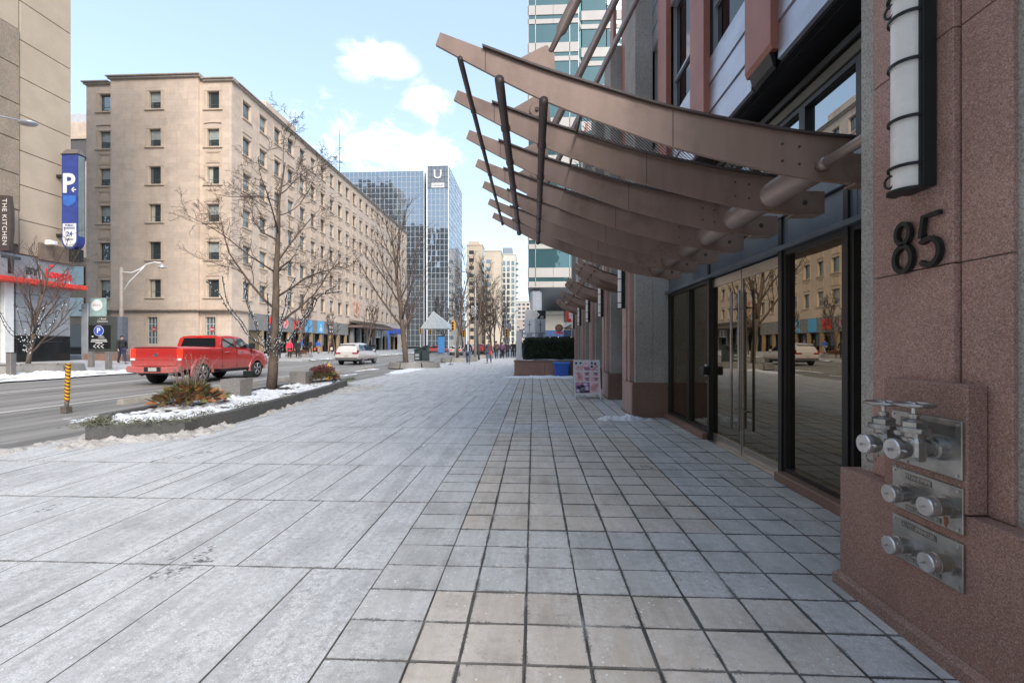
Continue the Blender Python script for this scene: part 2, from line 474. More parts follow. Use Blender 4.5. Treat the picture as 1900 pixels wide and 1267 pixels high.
def heap(name, fn, x0, x1, y0, y1, res, mat, z0=0, label=None, cat=None, parent=None):
    """a snow heap: fn(x,y) = height (<=0 means bare)"""
    nx = max(2, int((x1-x0)/res)); ny = max(2, int((y1-y0)/res))
    H = [[fn(x0+(x1-x0)*i/nx, y0+(y1-y0)*j/ny) for j in range(ny+1)] for i in range(nx+1)]
    mb = MB(); mb.smooth = True; idx = {}
    def V(i, j):
        if (i, j) not in idx:
            idx[(i, j)] = len(mb.v)
            k = .35*res
            mb.v.append((x0+(x1-x0)*i/nx + rnd.uniform(-k, k), y0+(y1-y0)*j/ny + rnd.uniform(-k, k), z0 + max(-.012, H[i][j])))
        return idx[(i, j)]
    for i in range(nx):
        for j in range(ny):
            if max(H[i][j], H[i+1][j], H[i][j+1], H[i+1][j+1]) > 0:
                mb.f.append((V(i, j), V(i+1, j), V(i+1, j+1), V(i, j+1))); mb.mi.append(0); mb.sm.append(True)
    if not mb.f: return None
    o = mb.build(name, mat, parent, kind='stuff')
    if label: o['label'] = label; o['category'] = cat or 'snow'
    return o
def N3(x, y, s, z=0): return mnoise.noise(Vector((x*s, y*s, z)))
def fbm(x, y, s, z=0): return N3(x, y, s, z) + .5*N3(x, y, s*2.1, z+5) + .25*N3(x, y, s*4.3, z+9)
# ------------------------------------------------------------------ ground, road, pavements
PAV_L = paving('salted_grey_slab', (.39, .39, .40), (.80, .80, .81), .3, 1.0, (.22, .52), grid=[(1, 2.92, 1.262)])
PAV_B = paving('salted_beige_paver', (.54, .475, .41), (.75, .73, .71), .5, .85, (.32, .62), grid=[(0, -.345, .3035), (1, 2.685, .3035)])
PAV_G = paving('salted_grey_paver', (.46, .455, .445), (.74, .74, .74), .5, .9, (.30, .60), grid=[(0, -.345, .3035), (1, 2.685, .3035)])
PAV_F = paving('far_pavement_concrete', (.36, .36, .36), (.72, .73, .75), 0, .8, (.35, .6))
JOINT = simple('dark_sand_joint', (.12, .115, .11), .95, 0, .3, 6, dirt=((.5, .5, .51), 2.4, .8))
# asphalt: worn, dried salt film, wet dark streaks along the street
m, n, p, o = newmat('salted_asphalt')
g = mix(n, ramp(n, noi(n, 180, 3, .7), .4, .65), (.13, .125, .12), (.20, .195, .185))
g = mix(n, mul(n, ramp(n, noi(n, 1.0, 6, .7, (1.5, .12, 1)), .35, .65), .75), g, (.345, .33, .315))
g = mix(n, mul(n, ramp(n, noi(n, 1.3, 7, .7, (1.9, .1, 1)), .57, .66), .62), g, (.085, .083, .082))
g = mix(n, mul(n, ramp(n, noi(n, 2.2, 6, .75, (1, .3, 1)), .62, .72), .5), g, (.62, .62, .63))
n.links.new(g, p.inputs['Base Color'])
p.inputs['Roughness'].default_value = .8
b = nd(n, 'ShaderNodeBump', {'Strength': .5, 'Distance': .006, 'Height': noi(n, 140, 3, .7)})
n.links.new(b.outputs[0], p.inputs['Normal'])
ASPHALT = MATS['salted_asphalt']
ROADZ = -.05
MB().add([(-900,-300,-.16),(900,-300,-.16),(900,1500,-.16),(-900,1500,-.16)], [(0,1,2,3)]).build('ground', simple('city_ground', (.22,.215,.21), .9), kind='structure')
MB().add([(-21.35,-60,ROADZ),(-7.3,-60,ROADZ),(-7.3,900,ROADZ),(-21.35,900,ROADZ)], [(0,1,2,3)]).build('road', ASPHALT, kind='structure')
MB().add([(-60,30.5,ROADZ-.02),(-21.3,30.5,ROADZ-.02),(-21.3,41.5,ROADZ-.02),(-60,41.5,ROADZ-.02)], [(0,1,2,3)]).build('side_street', ASPHALT, kind='structure')

pave = MB().box(-7.12, -30, -.16, 12, 120, -.011).build('pavement', JOINT, kind='structure')
pave2 = MB().box(-7.12, 120, -.16, 12, 700, 0).build('pavement_beyond', PAV_F, kind='structure')
kerbm = simple('concrete_kerb', (.36, .35, .33), .85, 0, .15, 4, dirt=((.16, .14, .12), 3, .6))
kb = MB()
y = -3
while y < 90:
    kb.bbox(-7.33, y+.006, -.15, -7.12, y+2.39, 0, .012); y += 2.4
kb.build('kerb', kerbm, kind='structure')

def stone(w, l, gap, top=0, ch=.004):
    """one paving stone, its corner at 0,0; the rim is chamfered"""
    a = gap/2
    mb = MB()
    x0, y0, x1, y1 = a, a, w-a, l-a
    mb.cur = 0
    mb.add([(x0,y0,-.02),(x1,y0,-.02),(x1,y1,-.02),(x0,y1,-.02),(x0,y0,-ch),(x1,y0,-ch),(x1,y1,-ch),(x0,y1,-ch),
            (x0+ch,y0+ch,0),(x1-ch,y0+ch,0),(x1-ch,y1-ch,0),(x0+ch,y1-ch,0)],
           [(8,9,10,11),(4,5,9,8),(5,6,10,9),(6,7,11,10),(7,4,8,11),(0,1,5,4),(1,2,6,5),(2,3,7,6),(3,0,4,7)])
    mb.mi = [0, 1, 1, 1, 1, 1, 1, 1, 1]
    return mb
SM = {}
def stonemesh(w, l, gap, mat, nm):
    k = (round(w,3), round(l,3), gap, mat.name)
    if k not in SM: SM[k] = stone(w, l, gap, 0, .0045 if gap > .008 else .003).mesh(nm, [mat, JOINT])
    return SM[k]
P = .3035
cols = [(-.975, -.58), (-.58, -.345)] + [(-.345+P*k, -.345+P*(k+1)) for k in range(11)]
cnt = 0
rest = {PAV_B: MB(), PAV_G: MB()}
for r_ in range(-6, 70):
    y0 = 2.685 + P*r_
    if y0 > 21.55: break
    cyc = (r_-3) % 16
    band = cyc >= 13
    if r_ < 0: band = False
    for ci, (x0, x1) in enumerate(cols):
        if x0 > 2.7: continue
        if y0 < 2.9 and x0 > 1.8: continue
        beige = (not band) and 1 <= ci <= 7
        mt = PAV_B if beige else PAV_G
        seen = y0 > 1.5
        z = rnd.uniform(-.0015, .0015)
        if cnt < 300 and seen:
            o = inst('paver', stonemesh(x1-x0, P, .0085 if beige else (.003 if ci == 0 else .0055), mt, 'paver'), pave, (x0+rnd.uniform(-.002,.002), y0+rnd.uniform(-.002,.002), z))
            o.rotation_euler = (rnd.uniform(-.007,.007), rnd.uniform(-.007,.007), rnd.uniform(-.006,.006))
            cnt += 1
        else:
            s_ = stone(x1-x0, P, .010 if beige else .007, 0, .005)
            k0 = len(rest[mt].mi); rest[mt].add([(a+x0, b+y0, c+z) for a, b, c in s_.v], s_.f); rest[mt].mi[k0:] = s_.mi
rest[PAV_B].build('beige_pavers', [PAV_B, JOINT], pave, kind='stuff')
rest[PAV_G].build('grey_pavers', [PAV_G, JOINT], pave, kind='stuff')
for x0, x1, y0, y1 in ((-.975, 12, -30, 2.685-6*P),):
    MB().box(x0, y0, -.02, x1, y1, -.002).build('paving_strip', PAV_G, pave)
cnt = 0; rest = MB()
L = 1.262
for r_ in range(-2, 78):
    y0 = 2.92 + L*r_
    if y0 > 96: break
    x = -.975
    while x > -7.1:
        w = rnd.choice((.23, .33, .47, .47, .66, .66, .66))
        if x - w < -7.15 or (x-w) < -6.95: w = x + 7.12
        z = rnd.uniform(-.0015, .0012)
        if cnt < 300 and (x > (y0+L) * -1.35 or y0 > 3):
            o = inst('paving_slab', stonemesh(w, L, .0045, PAV_L, 'slab'), pave, (x-w, y0, z)); cnt += 1
        else:
            s_ = stone(w, L, .006); k0 = len(rest.mi); rest.add([(a+x-w, b+y0, c+z) for a, b, c in s_.v], s_.f); rest.mi[k0:] = s_.mi
        x -= w
rest.build('paving_slabs', [PAV_L, JOINT], pave, kind='stuff')
MB().box(-.975, 22.4, -.02, 12, 96, -.002).build('paving_strip', PAV_L, pave)

fp = MB()
fp.add([(-21.35,-40,.1),(-21.35,30.4,.1),(-31.6,30.4,.42),(-31.6,-40,.42),(-21.35,-40,-.16),(-21.35,30.4,-.16),(-31.6,30.4,-.16)], [(0,1,2,3),(0,4,5,1),(1,5,6,2)])
fp.add([(-21.35,41.6,.1),(-21.35,130,.1),(-31.6,130,.45),(-31.6,41.6,.45),(-21.35,41.6,-.16),(-21.35,130,-.16),(-31.6,41.6,-.16)], [(0,1,2,3),(0,4,5,1),(0,3,6,4)])
fp.add([(-31.6,41.6,.45),(-60,41.6,.45),(-60,47,.45),(-31.6,47,.45),(-31.6,41.6,-.16),(-60,41.6,-.16)], [(0,1,2,3),(0,4,5,1)])
fp.add([(-21.35,130,.1),(-21.35,700,.1),(-31.6,700,.3),(-31.6,130,.45)], [(0,1,2,3)])
farp = fp.build('far_pavement', PAV_F, kind='structure')
kb = MB()
for a, b in ((-40, 30.2), (41.8, 120)):
    y = a
    while y < b:
        kb.bbox(-21.36, y+.006, -.15, -21.15, min(y+2.39, b), .105, .012); y += 2.4
kb.build('far_kerb', kerbm, kind='structure')
PAINTW = simple('worn_road_paint', (.60, .58, .54), .7, 0, .15, 8, dirt=((.3, .29, .27), 5, .7))
rm = MB().box(-11.92, -5, ROADZ+.001, -11.80, 130, ROADZ+.004)
rm.box(-16.75, -5, ROADZ+.001, -16.65, 130, ROADZ+.004)
rm.build('road_marking', PAINTW, kind='structure')
# ------------------------------------------------------------------ the granite building on the right
B = thing('granite_building', 'granite clad building with bronze glass doors and the number 85 beside them', 'building', (2.75, 6, 0))
# body
MB().box(3.05, -1.4, 0, 14, 12.2, 13.5).build('wall', SOFFIT, B)
MB().box(3.05, 12.2, 0, 14, 24.3, 9.3).build('wall', SOFFIT, B)
MB().box(2.0, 23.9, 0, 3.05, 24.3, 9.3).build('end_wall', GREYC, B)
GW = MB  # alias
def pillar(y0, y1, top, near=False):
    p = GW().box(2.06, y0+.004, 0, 2.40, y1-.004, top).build('pillar', GREYC, B)
    # lower shaft reaches back to the glazing
    q = MB()
    q.bbox(2.402, y0, .70, 3.05, y1, 4.28, .006); q.bbox(1.985 if near else 2.05, y0-.002, .70, 2.397, y1+.002, 4.28, .006)
    q.build('concrete_panel', GREYC, p)
    z = 4.29
    q = MB()
    while z < top:
        z2 = min(z+3.4, top)
        q.bbox(2.05, y0, z+.006, 2.40, y1, z2-.006, .006); z = z2
    q.build('concrete_panel', GREYC, p)
    pc = (y0+y1)/2
    m1 = PINK if near else PINKP
    # flat side strips of pink granite with real joints, and the centre strip standing proud
    for (a, b, xf) in ((pc-.39, pc-.158, 1.965), (pc+.158, pc+.39, 1.965), (pc-.155, pc+.155, 1.938)):
        for (za, zb) in ((.715, 1.84), (1.84, 2.93), (2.93, 4.02), (4.02, 4.28)):
            MB().bbox(xf, a+.003, za+.003, 2.047, b-.003, zb-.003, .003).build('granite_panel', m1, p)
    m2 = PINK if near else BROWNG
    if near:
        MB().bbox(1.88, y0-.06, .075, 3.05, y1+.03, .715, .006).build('plinth', PINKD, p)
        MB().prism([(1.845, 0), (1.845, .06), (1.88, .078), (3.05, .078), (3.05, 0)], 'y', y0-.07, y1+.045).build('base_moulding', PINKD, p)
    else:
        MB().bbox(2.0, y0-.02, .05, 3.05, y1+.02, .70, .006).build('plinth', BROWNG, p)
        MB().bbox(1.985, y0+.03, .052, 1.998, y1-.03, .70, .004).build('plinth_facing', PINKP, p)
        MB().bbox(1.97, y0-.035, 0, 3.05, y1+.035, .05, .008).build('base_moulding', BROWNG, p)
    return p
P1 = pillar(1.84, 2.86, 13, True)
pY = [9.3+2.97*k for k in range(5)]
for k, y in enumerate(pY):
    pillar(y, y+1.04, 13 if k == 0 else 9.45)
for y in (-1.4,):
    pillar(y, y+1.04, 13)
# entrance: granite sills, frames, door leaves
def frame_rect(mb, y0, y1, z0, z1, t, x0, x1):
    mb.box(x0, y0, z0, x1, y0+t, z1); mb.box(x0, y1-t, z0, x1, y1, z1)
    mb.box(x0, y0+t, z0, x1, y1-t, z0+t); mb.box(x0, y0+t, z1-t, x1, y1-t, z1)
def glazing(y0, y1, z0, z1, name='window', t=.045, glass=None, x=2.75, mat=None):
    mb = MB(); frame_rect(mb, y0, y1, z0, z1, t, x-.05, x+.06)
    w = mb.build(name, mat or DARKM, B)
    MB().box(x+.0, y0+t-.004, z0+t-.004, x+.012, y1-t+.004, z1-t+.004).build('pane', glass or ENTGLASS, w)
    return w
DY0, DYM, DY1 = 5.13, 6.13, 7.10
glazing(2.87, 4.02, .10, 2.47)
glazing(4.08, DY0-.07, .10, 2.47)
glazing(DY1+.07, 8.10, .10, 2.47)
glazing(8.12, 9.28, .10, 2.47)
posts = MB()
for a, b in ((4.02, 4.08), (DY0-.07, DY0), (DY1, DY1+.07)):
    MB().box(2.68, a, 0, 2.84, b, 3.1).build('door_post', DARKM, B)
MB().bbox(2.60, 2.87, 0, 3.0, DY0-.07, .098, .008).build('sill', BROWNG, B)
MB().bbox(2.60, DY1+.07, 0, 3.0, 9.29, .098, .008).build('sill', BROWNG, B)
MB().box(2.66, DY0, -.008, 3.0, DY1, .012).build('threshold', STEEL, B)
for (a, b, hy) in ((DY0, DYM-.006, DYM-.11), (DYM+.006, DY1, DYM+.12)):
    d = MB().box(2.735, a+.004, .015, 2.775, b-.004, .13).build('door', STEEL, B)
    MB().box(2.748, a+.006, .128, 2.762, b-.006, 2.33).build('pane', ENTGLASS, d)
    MB().box(2.733, a+.004, 2.33, 2.777, b-.004, 2.455).build('top_rail', STEEL, d)
    ed = MB(); e = b if hy < DYM else a
    ed.box(2.737, (b-.028) if hy < DYM else a+.004, .13, 2.773, (b-.004) if hy < DYM else a+.028, 2.33)
    ed.build('edge_trim', STEEL, d)
    h = MB(); h.smooth = True
    h.tube([(2.655, hy, .34), (2.655, hy, 2.17)], .0175, 12)
    for z in (.60, 1.94): h.tube([(2.655, hy, z), (2.75, hy, z)], .011, 8)
    h.build('pull_handle', STEEL, d)
MB().bbox(2.60, DY1+.0, 1.0, 2.70, DY1+.20, 1.13, .006).build('lock_box', BLACKM, B)
MB().bbox(2.66, DY1+.075, .98, 2.70, DY1+.12, 1.16, .004).build('card_reader', WHITEP, B)
# header: blue grey panels over the doors
y = 2.87
while y < 9.2:
    e = min(y+1.06, 9.29)
    MB().bbox(2.70, y+.004, 2.475, 2.9, e-.004, 2.83, .005).build('header_panel', BLUEM, B); y = e
MB().bbox(2.63, 2.87, 2.47, 2.70, 9.29, 2.52, .006).build('header_trim', BLUEM, B)
MB().bbox(2.66, 2.87, 2.835, 2.9, 9.29, 3.10, .006).build('header_beam', BLUEM, B)
ys = [2.87, 3.9, 4.72, 5.8, 6.9, 8.0, 9.29]
for a, b in zip(ys[:-1], ys[1:]):
    glazing(a, b, 3.105, 3.88, 'transom_window', .05, TRANSGLASS)
MB().bbox(2.68, 2.87, 3.885, 2.86, 9.29, 3.99, .008).build('lintel', simple('olive_grey_trim', (.13,.125,.10), .5, .2), B)
MB().bbox(2.64, 2.87, 3.995, 2.86, 9.29, 4.07, .008).build('lintel_trim', DARKM, B)
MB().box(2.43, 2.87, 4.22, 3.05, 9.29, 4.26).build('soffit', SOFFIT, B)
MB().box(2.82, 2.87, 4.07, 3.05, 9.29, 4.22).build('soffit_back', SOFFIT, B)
# upper face: fins with clad panels between them, windows above
fy = [-6.0+1.755*k for k in range(0, 11)]
fins = [4.57-1.755*4 + 1.755*k for k in range(0, 15)]
FW = .54
def upper(y0, y1, top):
    # panels y0..y1 in the plane x=2.40
    for z0, z1 in ((4.24, 4.62), (4.62, 5.0), (5.0, 5.38)):
        q = MB(); b = .012
        q.add([(2.42, y0, z0), (2.42, y1, z0), (2.385, y0, z0+b), (2.385, y1, z0+b), (2.40, y0, z1-.012), (2.40, y1, z1-.012), (2.44, y0, z1-.004), (2.44, y1, z1-.004)],
              [(0,1,3,2), (2,3,5,4), (4,5,7,6)])
        q.box(2.43, y0+.002, z0+.01, 2.5, y1-.002, z1-.02)
        q.build('cladding_panel', CLAD, B)
    z = 5.40
    while z < top-.6:
        w = MB(); frame_rect(w, y0, y1, z, z+1.95, .045, 2.44, 2.52)
        w.box(2.45, y0+.045, z+.62, 2.51, y1-.045, z+.665)
        wo_ = w.build('upper_window', SILVER, B)
        MB().box(2.49, y0+.04, z+.04, 2.50, y1-.04, z+1.91).build('pane', SHOPGLASS, wo_)
        z += 1.95
        for k in range(3):
            if z+.42 > top: break
            q = MB()
            q.add([(2.42, y0, z), (2.42, y1, z), (2.385, y0, z+.012), (2.385, y1, z+.012), (2.40, y0, z+.38), (2.40, y1, z+.38), (2.44, y0, z+.39), (2.44, y1, z+.39)],
                  [(0,1,3,2), (2,3,5,4), (4,5,7,6)])
            q.box(2.43, y0, z+.01, 2.5, y1, z+.37)
            q.build('cladding_panel', CLAD, B); z += .39
for f in fins:
    y0, y1 = f+FW, f+1.755
    if f > 22 or f < -1.2: continue
    top = 13.2 if f < 10.5 else 9.3
    blocked = any(a < f+FW and f < a+1.04 for a in [1.84, -1.4]+pY)
    if not (1.5 < f < 2.4) and not blocked:
        zt = 13.4 if f < 10.3 else 11.3
        fin = MB().prism([(2.40, 4.36), (2.335, 4.36), (2.315, 4.42), (2.315, zt), (2.40, zt)], 'y', f, f+FW)
        fo = fin.build('fin', RUST, B)
        MB().prism([(2.335, 4.358), (2.40, 4.358), (2.40, 4.20), (2.37, 4.24)], 'y', f+.06, f+FW-.06).build('fin_foot', DARKM, fo)
    # clip the panel run round pillars
    segs = [(y0-.0, y1+.0)] if not blocked else [(f, y1)]
    for a in [1.84, -1.4]+pY:
        ns = []
        for s0, s1 in segs:
            if a+1.04 <= s0 or a >= s1: ns.append((s0, s1))
            else:
                if a > s0+.05: ns.append((s0, a))
                if a+1.04 < s1-.05: ns.append((a+1.04, s1))
        segs = ns
    for s0, s1 in segs: upper(s0+.003, s1-.003, top)
MB().box(2.5, -1.2, 4.2, 3.04, 12.2, 13.5).build('backing_wall', SOFFIT, B)
MB().box(2.5, 12.2, 4.2, 3.04, 23.9, 9.3).build('backing_wall', SOFFIT, B)
# shop bays between the far pillars
for k in range(5):
    y0 = pY[k]+1.04; y1 = pY[k]+2.97
    if k == 4: y1 = 23.9
    glazing(y0, y1, .12, 2.75, 'shop_window', .05, SHOPGLASS, 2.62)
    MB().box(2.5, y0, 0, 3.05, y1, .118).build('sill', BROWNG, B)
    MB().bbox(2.56, y0+.004, 2.76, 3.0, y1-.004, 4.2, .01).build('header_panel', BLUEM, B)
# raised granite block behind the valves
MB().bbox(1.874, 2.06, .722, 1.962, 2.53, 1.285, .006).build('valve_backing_block', PINKD, P1)

# house number, drawn as flat metal strokes standing off the stone
NUM = thing('house_number', 'black metal number 85 on the pink granite pillar below the big wall lamp', 'number', (1.93, 2.38, 1.95))
def stroke(pts, w, x0, x1, closed=False):
    mb = MB(); n = len(pts); L_ = []; R_ = []
    for i, p in enumerate(pts):
        a = Vector(pts[(i-1) % n] if (closed or i > 0) else p); b_ = Vector(pts[(i+1) % n] if (closed or i < n-1) else p)
        d = (b_-a).normalized(); q = Vector((-d.y, d.x)); pv = Vector(p)
        L_.append(pv+q*w/2); R_.append(pv-q*w/2)
    rings = [[(x0, l.x, l.y), (x1, l.x, l.y), (x1, r.x, r.y), (x0, r.x, r.y)] for l, r in zip(L_, R_)]
    if closed: rings.append(rings[0])
    mb.loft(rings, True, not closed)
    return mb
def ell(cy, cz, ry, rz, a0=0, a1=360, n=26, sh=0):
    return [(cy+ry*math.cos(R(a0+(a1-a0)*i/n)) + sh*(rz*math.sin(R(a0+(a1-a0)*i/n))), cz+rz*math.sin(R(a0+(a1-a0)*i/n))) for i in range(n+1)]
XN0, XN1 = 1.906, 1.93
mirror = lambda pts, c: [(2*c-a, b) for a, b in pts]
# reading direction on this wall runs from far (left in view) to near: +reading = -Y
c8 = 2.455
e1 = mirror(ell(c8, 2.035, .042, .052), c8)[:-1]; e2 = mirror(ell(c8, 1.905, .054, .066), c8)[:-1]
mb8 = stroke(e1, .021, XN0, XN1, True); t_ = stroke(e2, .023, XN0, XN1, True); mb8.add(t_.v, t_.f)
mb8.build('digit', IRON, NUM)
c5 = 2.30
p5 = [(c5-.058, 2.088), (c5+.030, 2.088), (c5+.046, 1.985)]
arc = ell(c5, 1.912, .056, .064, 128, -140, 26)
p5b = [(c5+.046, 1.975)] + [(2*c5-a, b) for a, b in arc]
m5 = stroke(p5, .021, XN0, XN1); t_ = stroke(p5b, .022, XN0+.001, XN1+.001); m5.add(t_.v, t_.f)
m5.build('digit', IRON, NUM)
pn = MB()
for (y, z) in ((c8, 1.97), (c8, 1.84), (c5+.04, 2.0), (c5, 1.85)): pn.tube([(1.925, y, z), (1.945, y, z)], .006, 6)
pn.build('stand_off_pin', IRON, NUM)

# wall lamps
def wall_lamp(y, z0, label, h=.99):
    L_ = thing('wall_lamp', label, 'lamp', (1.94, y, z0), 'half round wall lamps on the pillars')
    z1 = z0+h
    MB().bbox(1.868, y-.082, z0+.01, 1.937, y+.082, z1-.01, .006).build('back_plate', IRON, L_)
    fr = MB(); fr.smooth = False
    for sgn in (-1, 1): fr.bbox(1.858, y+sgn*.070-.010, z0+.012, 1.872, y+sgn*.070+.010, z1-.012, .003)
    fr.build('side_rail', IRON, L_)
    gl = MB(); gl.smooth = True
    n = 16; r = .070
    ring = lambda z, rr: [(1.866-rr*math.sin(PI*i/n), y+rr*math.cos(PI*i/n), z) for i in range(n+1)]
    gl.loft([ring(z0+.012, r), ring(z1-.012, r)], False, False)
    gl.build('glass_shade', OPAL, L_)
    def band(z, t, rr, nm='band'):
        q = MB(); pts = []
        for i in range(n+1):
            a = PI*i/n
            ca, sa = math.cos(a), math.sin(a)
            pts.append([(1.866-(rr-.008)*sa, y+(rr-.008)*ca, z-t/2), (1.866-rr*sa, y+rr*ca, z-t/2), (1.866-rr*sa, y+rr*ca, z+t/2), (1.866-(rr-.008)*sa, y+(rr-.008)*ca, z+t/2)])
        q.loft(pts, True, True); q.build(nm, IRON, L_)
    for fz in (.125, .36, .64, .875): band(z0+h*fz, .014, .084)
    for a, b in ((z0, z0+.014), (z1-.014, z1)):
        q = MB(); pl = [(1.868-.088*math.sin(PI*i/n), y+.088*math.cos(PI*i/n)) for i in range(n+1)]
        q.prism(pl, 'z', a, b); q.build('end_cap', IRON, L_)
    for zz in (z0+.065, z1-.065):
        q = MB(); pts = []
        for i in range(17):
            a = 2*PI*i/16
            pts.append((1.800-.004*math.cos(a), y+.028+.030*math.cos(a), zz+.030*math.sin(a)))
        q.tube(pts, .0065, 6, False); q.build('scroll_ring', IRON, L_)
    return L_
wall_lamp(2.36, 2.215, 'largest looking wall lamp, directly above the number 85')
names = ['just past the glass doors, on the first far pillar', 'on the second far pillar, past the small canopy', 'on the third far pillar behind the sandwich board', 'on the fourth far pillar from the doors', 'on the farthest pillar by the hedge']
for k, y in enumerate(pY):
    wall_lamp(y+.52, 2.23, 'half round wall lamp '+names[k])

# fire department valves
def plate_thing(z0, z1, x, label, cat='valve plate'):
    t = thing('fire_connection_plate', label, cat, (x, 2.27, z0), 'metal fire connection plates stacked on the granite pillar')
    y0, y1 = 2.072, 2.462
    MB().bbox(x, y0, z0, x+.012, y1, z1, .003).build('plate', NICKEL, t)
    q = MB()
    for yy in (y0+.018, y1-.018):
        for zz in (z0+.018, z1-.018): q.lathe([(.006, -.006), (.006, 0)], (x, yy, zz), 'x', 8)
    q.build('screw', NICKELW, t)
    return t
def capped(t, y, z, x):
    o_ = MB(); o_.smooth = False
    pts = [(y+.05*math.cos(PI/3*i), z+.05*math.sin(PI/3*i)) for i in range(6)]
    o_.prism(pts, 'x', x-.02, x+.0)
    hx = o_.build('hex_collar', NICKEL, t)
    q = MB(); q.smooth = False
    q.lathe([(.038, 0), (.038, -.028), (.041, -.030), (.041, -.045), (.044, -.047), (.044, -.051), (.041, -.053), (.041, -.060)], (x-.018, y, z), 'x', 24)
    q.build('outlet', NICKEL, t)
    c = MB()
    c.lathe([(.043, 0), (.0445, -.004), (.0445, -.030), (.041, -.036), (.010, -.036)], (x-.076, y, z), 'x', 28)
    for i in range(3):
        a = 2*PI*i/3+.5; c.lathe([(.0065, -.010), (.0065, 0)], (x-.082, y+.043*math.cos(a), z+.043*math.sin(a)), 'x', 8)
    cp = c.build('cap', NICKELW, t)
    k = MB().lathe([(.0055, 0), (.0055, -.014), (.003, -.016)], (x-.112, y, z), 'x', 8)
    k.build('cap_stud', NICKEL, cp)
DKTXT = simple('darkened_cast_lettering', (.10, .095, .08), .6, .4)
def lettering(t, s, y, z, w, x, hh=.028):
    MB().box(x-.0015, y-w/2, z-hh/2, x+.001, y+w/2, z+hh/2).build('letter_panel', simple('sunk_lettering_ground', (.20,.19,.165), .6, .5), t)
    o_ = text('lettering', s, hh*.95, (x-.0022, y, z), FACE_W, NICKEL, t, .001, bold=.0012)
    xs_ = [v.co.x for v in o_.data.vertices]
    d = (max(xs_)-min(xs_)) or 1
    o_.scale = (w*.94/d, 1, 1)
t2 = plate_thing(.630, .835, 1.866, 'middle fire connection plate with two capped outlets and a rust streak')
capped(t2, 2.345, .725, 1.866); capped(t2, 2.135, .735, 1.866)
lettering(t2, 'STANDPIPE', 2.30, .805, .15, 1.866); lettering(t2, 'FIRE DEPT. CONN.', 2.275, .652, .20, 1.866, .022)
MB().prism([(2.115,.69),(2.125,.68)] and [(2.145,.70),(2.165,.69),(2.160,.645),(2.150,.634),(2.140,.66)], 'x', 1.8648, 1.8658).build('rust_streak', simple('rust_stain', (.30,.13,.05), .8), t2)
t3 = plate_thing(.375, .590, 1.866, 'lowest fire connection plate with two capped outlets near the pavement')
capped(t3, 2.345, .47, 1.866); capped(t3, 2.130, .485, 1.866)
lettering(t3, 'AUTO. SPRINKLER', 2.30, .56, .20, 1.866); lettering(t3, 'FIRE DEPT. CONN.', 2.275, .40, .20, 1.866, .022)
t1 = plate_thing(.868, 1.125, 1.862, 'topmost fire connection plate behind two gate valves with hand wheels')
MB().box(1.859, 2.10, 1.05, 1.8618, 2.40, 1.10).build('name_recess', simple('tarnished_nickel', (.25,.245,.235), .4, .9), t1)
def valve(y, z, x, label):
    t = thing('gate_valve', label, 'valve', (x, y, z), 'gate valves on the top connection plate')
    a = MB(); a.smooth = False
    a.lathe([(.055, 0), (.055, -.01), (.050, -.045), (.040, -.05), (.040, -.07)], (x, y, z), 'x', 24)
    a.build('inlet_collar', NICKEL, t)
    bdy = MB()
    bdy.lathe([(.034, -.065), (.034, -.10)], (x, y, z), 'x', 20)
    bdy.lathe([(.040, -.055), (.046, -.035), (.046, .03), (.038, .05), (.038, .075)], (x-.125, y, z), 'z', 20)
    bdy.bbox(x-.165, y-.03, z-.05, x-.085, y+.03, z+.06, .012)
    bdy.build('valve_body', NICKEL, t)
    bn = MB()
    bn.lathe([(.060, 0), (.062, .006), (.062, .02), (.058, .024)], (x-.125, y, z+.072), 'z', 24)
    pts = [(x-.125+.050*math.cos(PI/3*i), y+.050*math.sin(PI/3*i)) for i in range(6)]
    bn.prism(pts, 'z', z+.096, z+.122)
    bn.lathe([(.05, 0), (.03, .012), (.02, .016), (.02, .022), (.024, .024), (.024, .034), (.012, .036)], (x-.125, y, z+.120), 'z', 20)
    bn.build('bonnet', NICKEL, t)
    MB().lathe([(.010, 0), (.010, .05)], (x-.125, y, z+.15), 'z', 10).build('stem', NICKELW, t)
    w = MB(); w.smooth = True
    rr = .072; zc = z+.198
    w.tube([(x-.125+rr*math.cos(2*PI*i/28), y+rr*math.sin(2*PI*i/28), zc) for i in range(29)], .0085, 8, False)
    for i in range(5):
        q = 2*PI*i/5; w.tube([(x-.125+.01*math.cos(q), y+.01*math.sin(q), zc-.006), (x-.125+rr*math.cos(q), y+rr*math.sin(q), zc)], .005, 6)
    w.lathe([(.016, -.014), (.016, .006), (.008, .012)], (x-.125, y, zc), 'z', 10)
    w.build('hand_wheel', NICKEL, t)
    o_ = MB(); o_.lathe([(.040, 0), (.040, -.02), (.044, -.022), (.044, -.04)], (x-.160, y, z-.005), 'x', 24); o_.build('outlet', NICKEL, t)
    c = MB(); c.lathe([(.047, 0), (.048, -.004), (.048, -.022), (.044, -.028)], (x-.200, y, z-.005), 'x', 28)
    for k in (0, PI): c.tube([(x-.205, y+.045*math.cos(k), z-.005+.045*math.sin(k)), (x-.205, y+.066*math.cos(k), z-.005+.066*math.sin(k))], .006, 6)
    cp = c.build('cap', NICKELW, t)
    s = MB().tube([(x-.226, y, z-.005), (x-.243, y, z-.005)], .005, 8); s.build('cap_stud', NICKEL, cp)
    ch = MB()
    for i in range(9):
        f = i/8; p = Vector((x-.236+.09*f, y-.008*math.sin(f*9), z-.01-.085*math.sin(f*PI*.9)))
        ch.ball(p, .0055, 5, (1, .5, 1.4))
    ch.build('chain', NICKEL, t)
    return t
valve(2.345, .975, 1.862, 'gate valve with round hand wheel, the one nearer the glass doors')
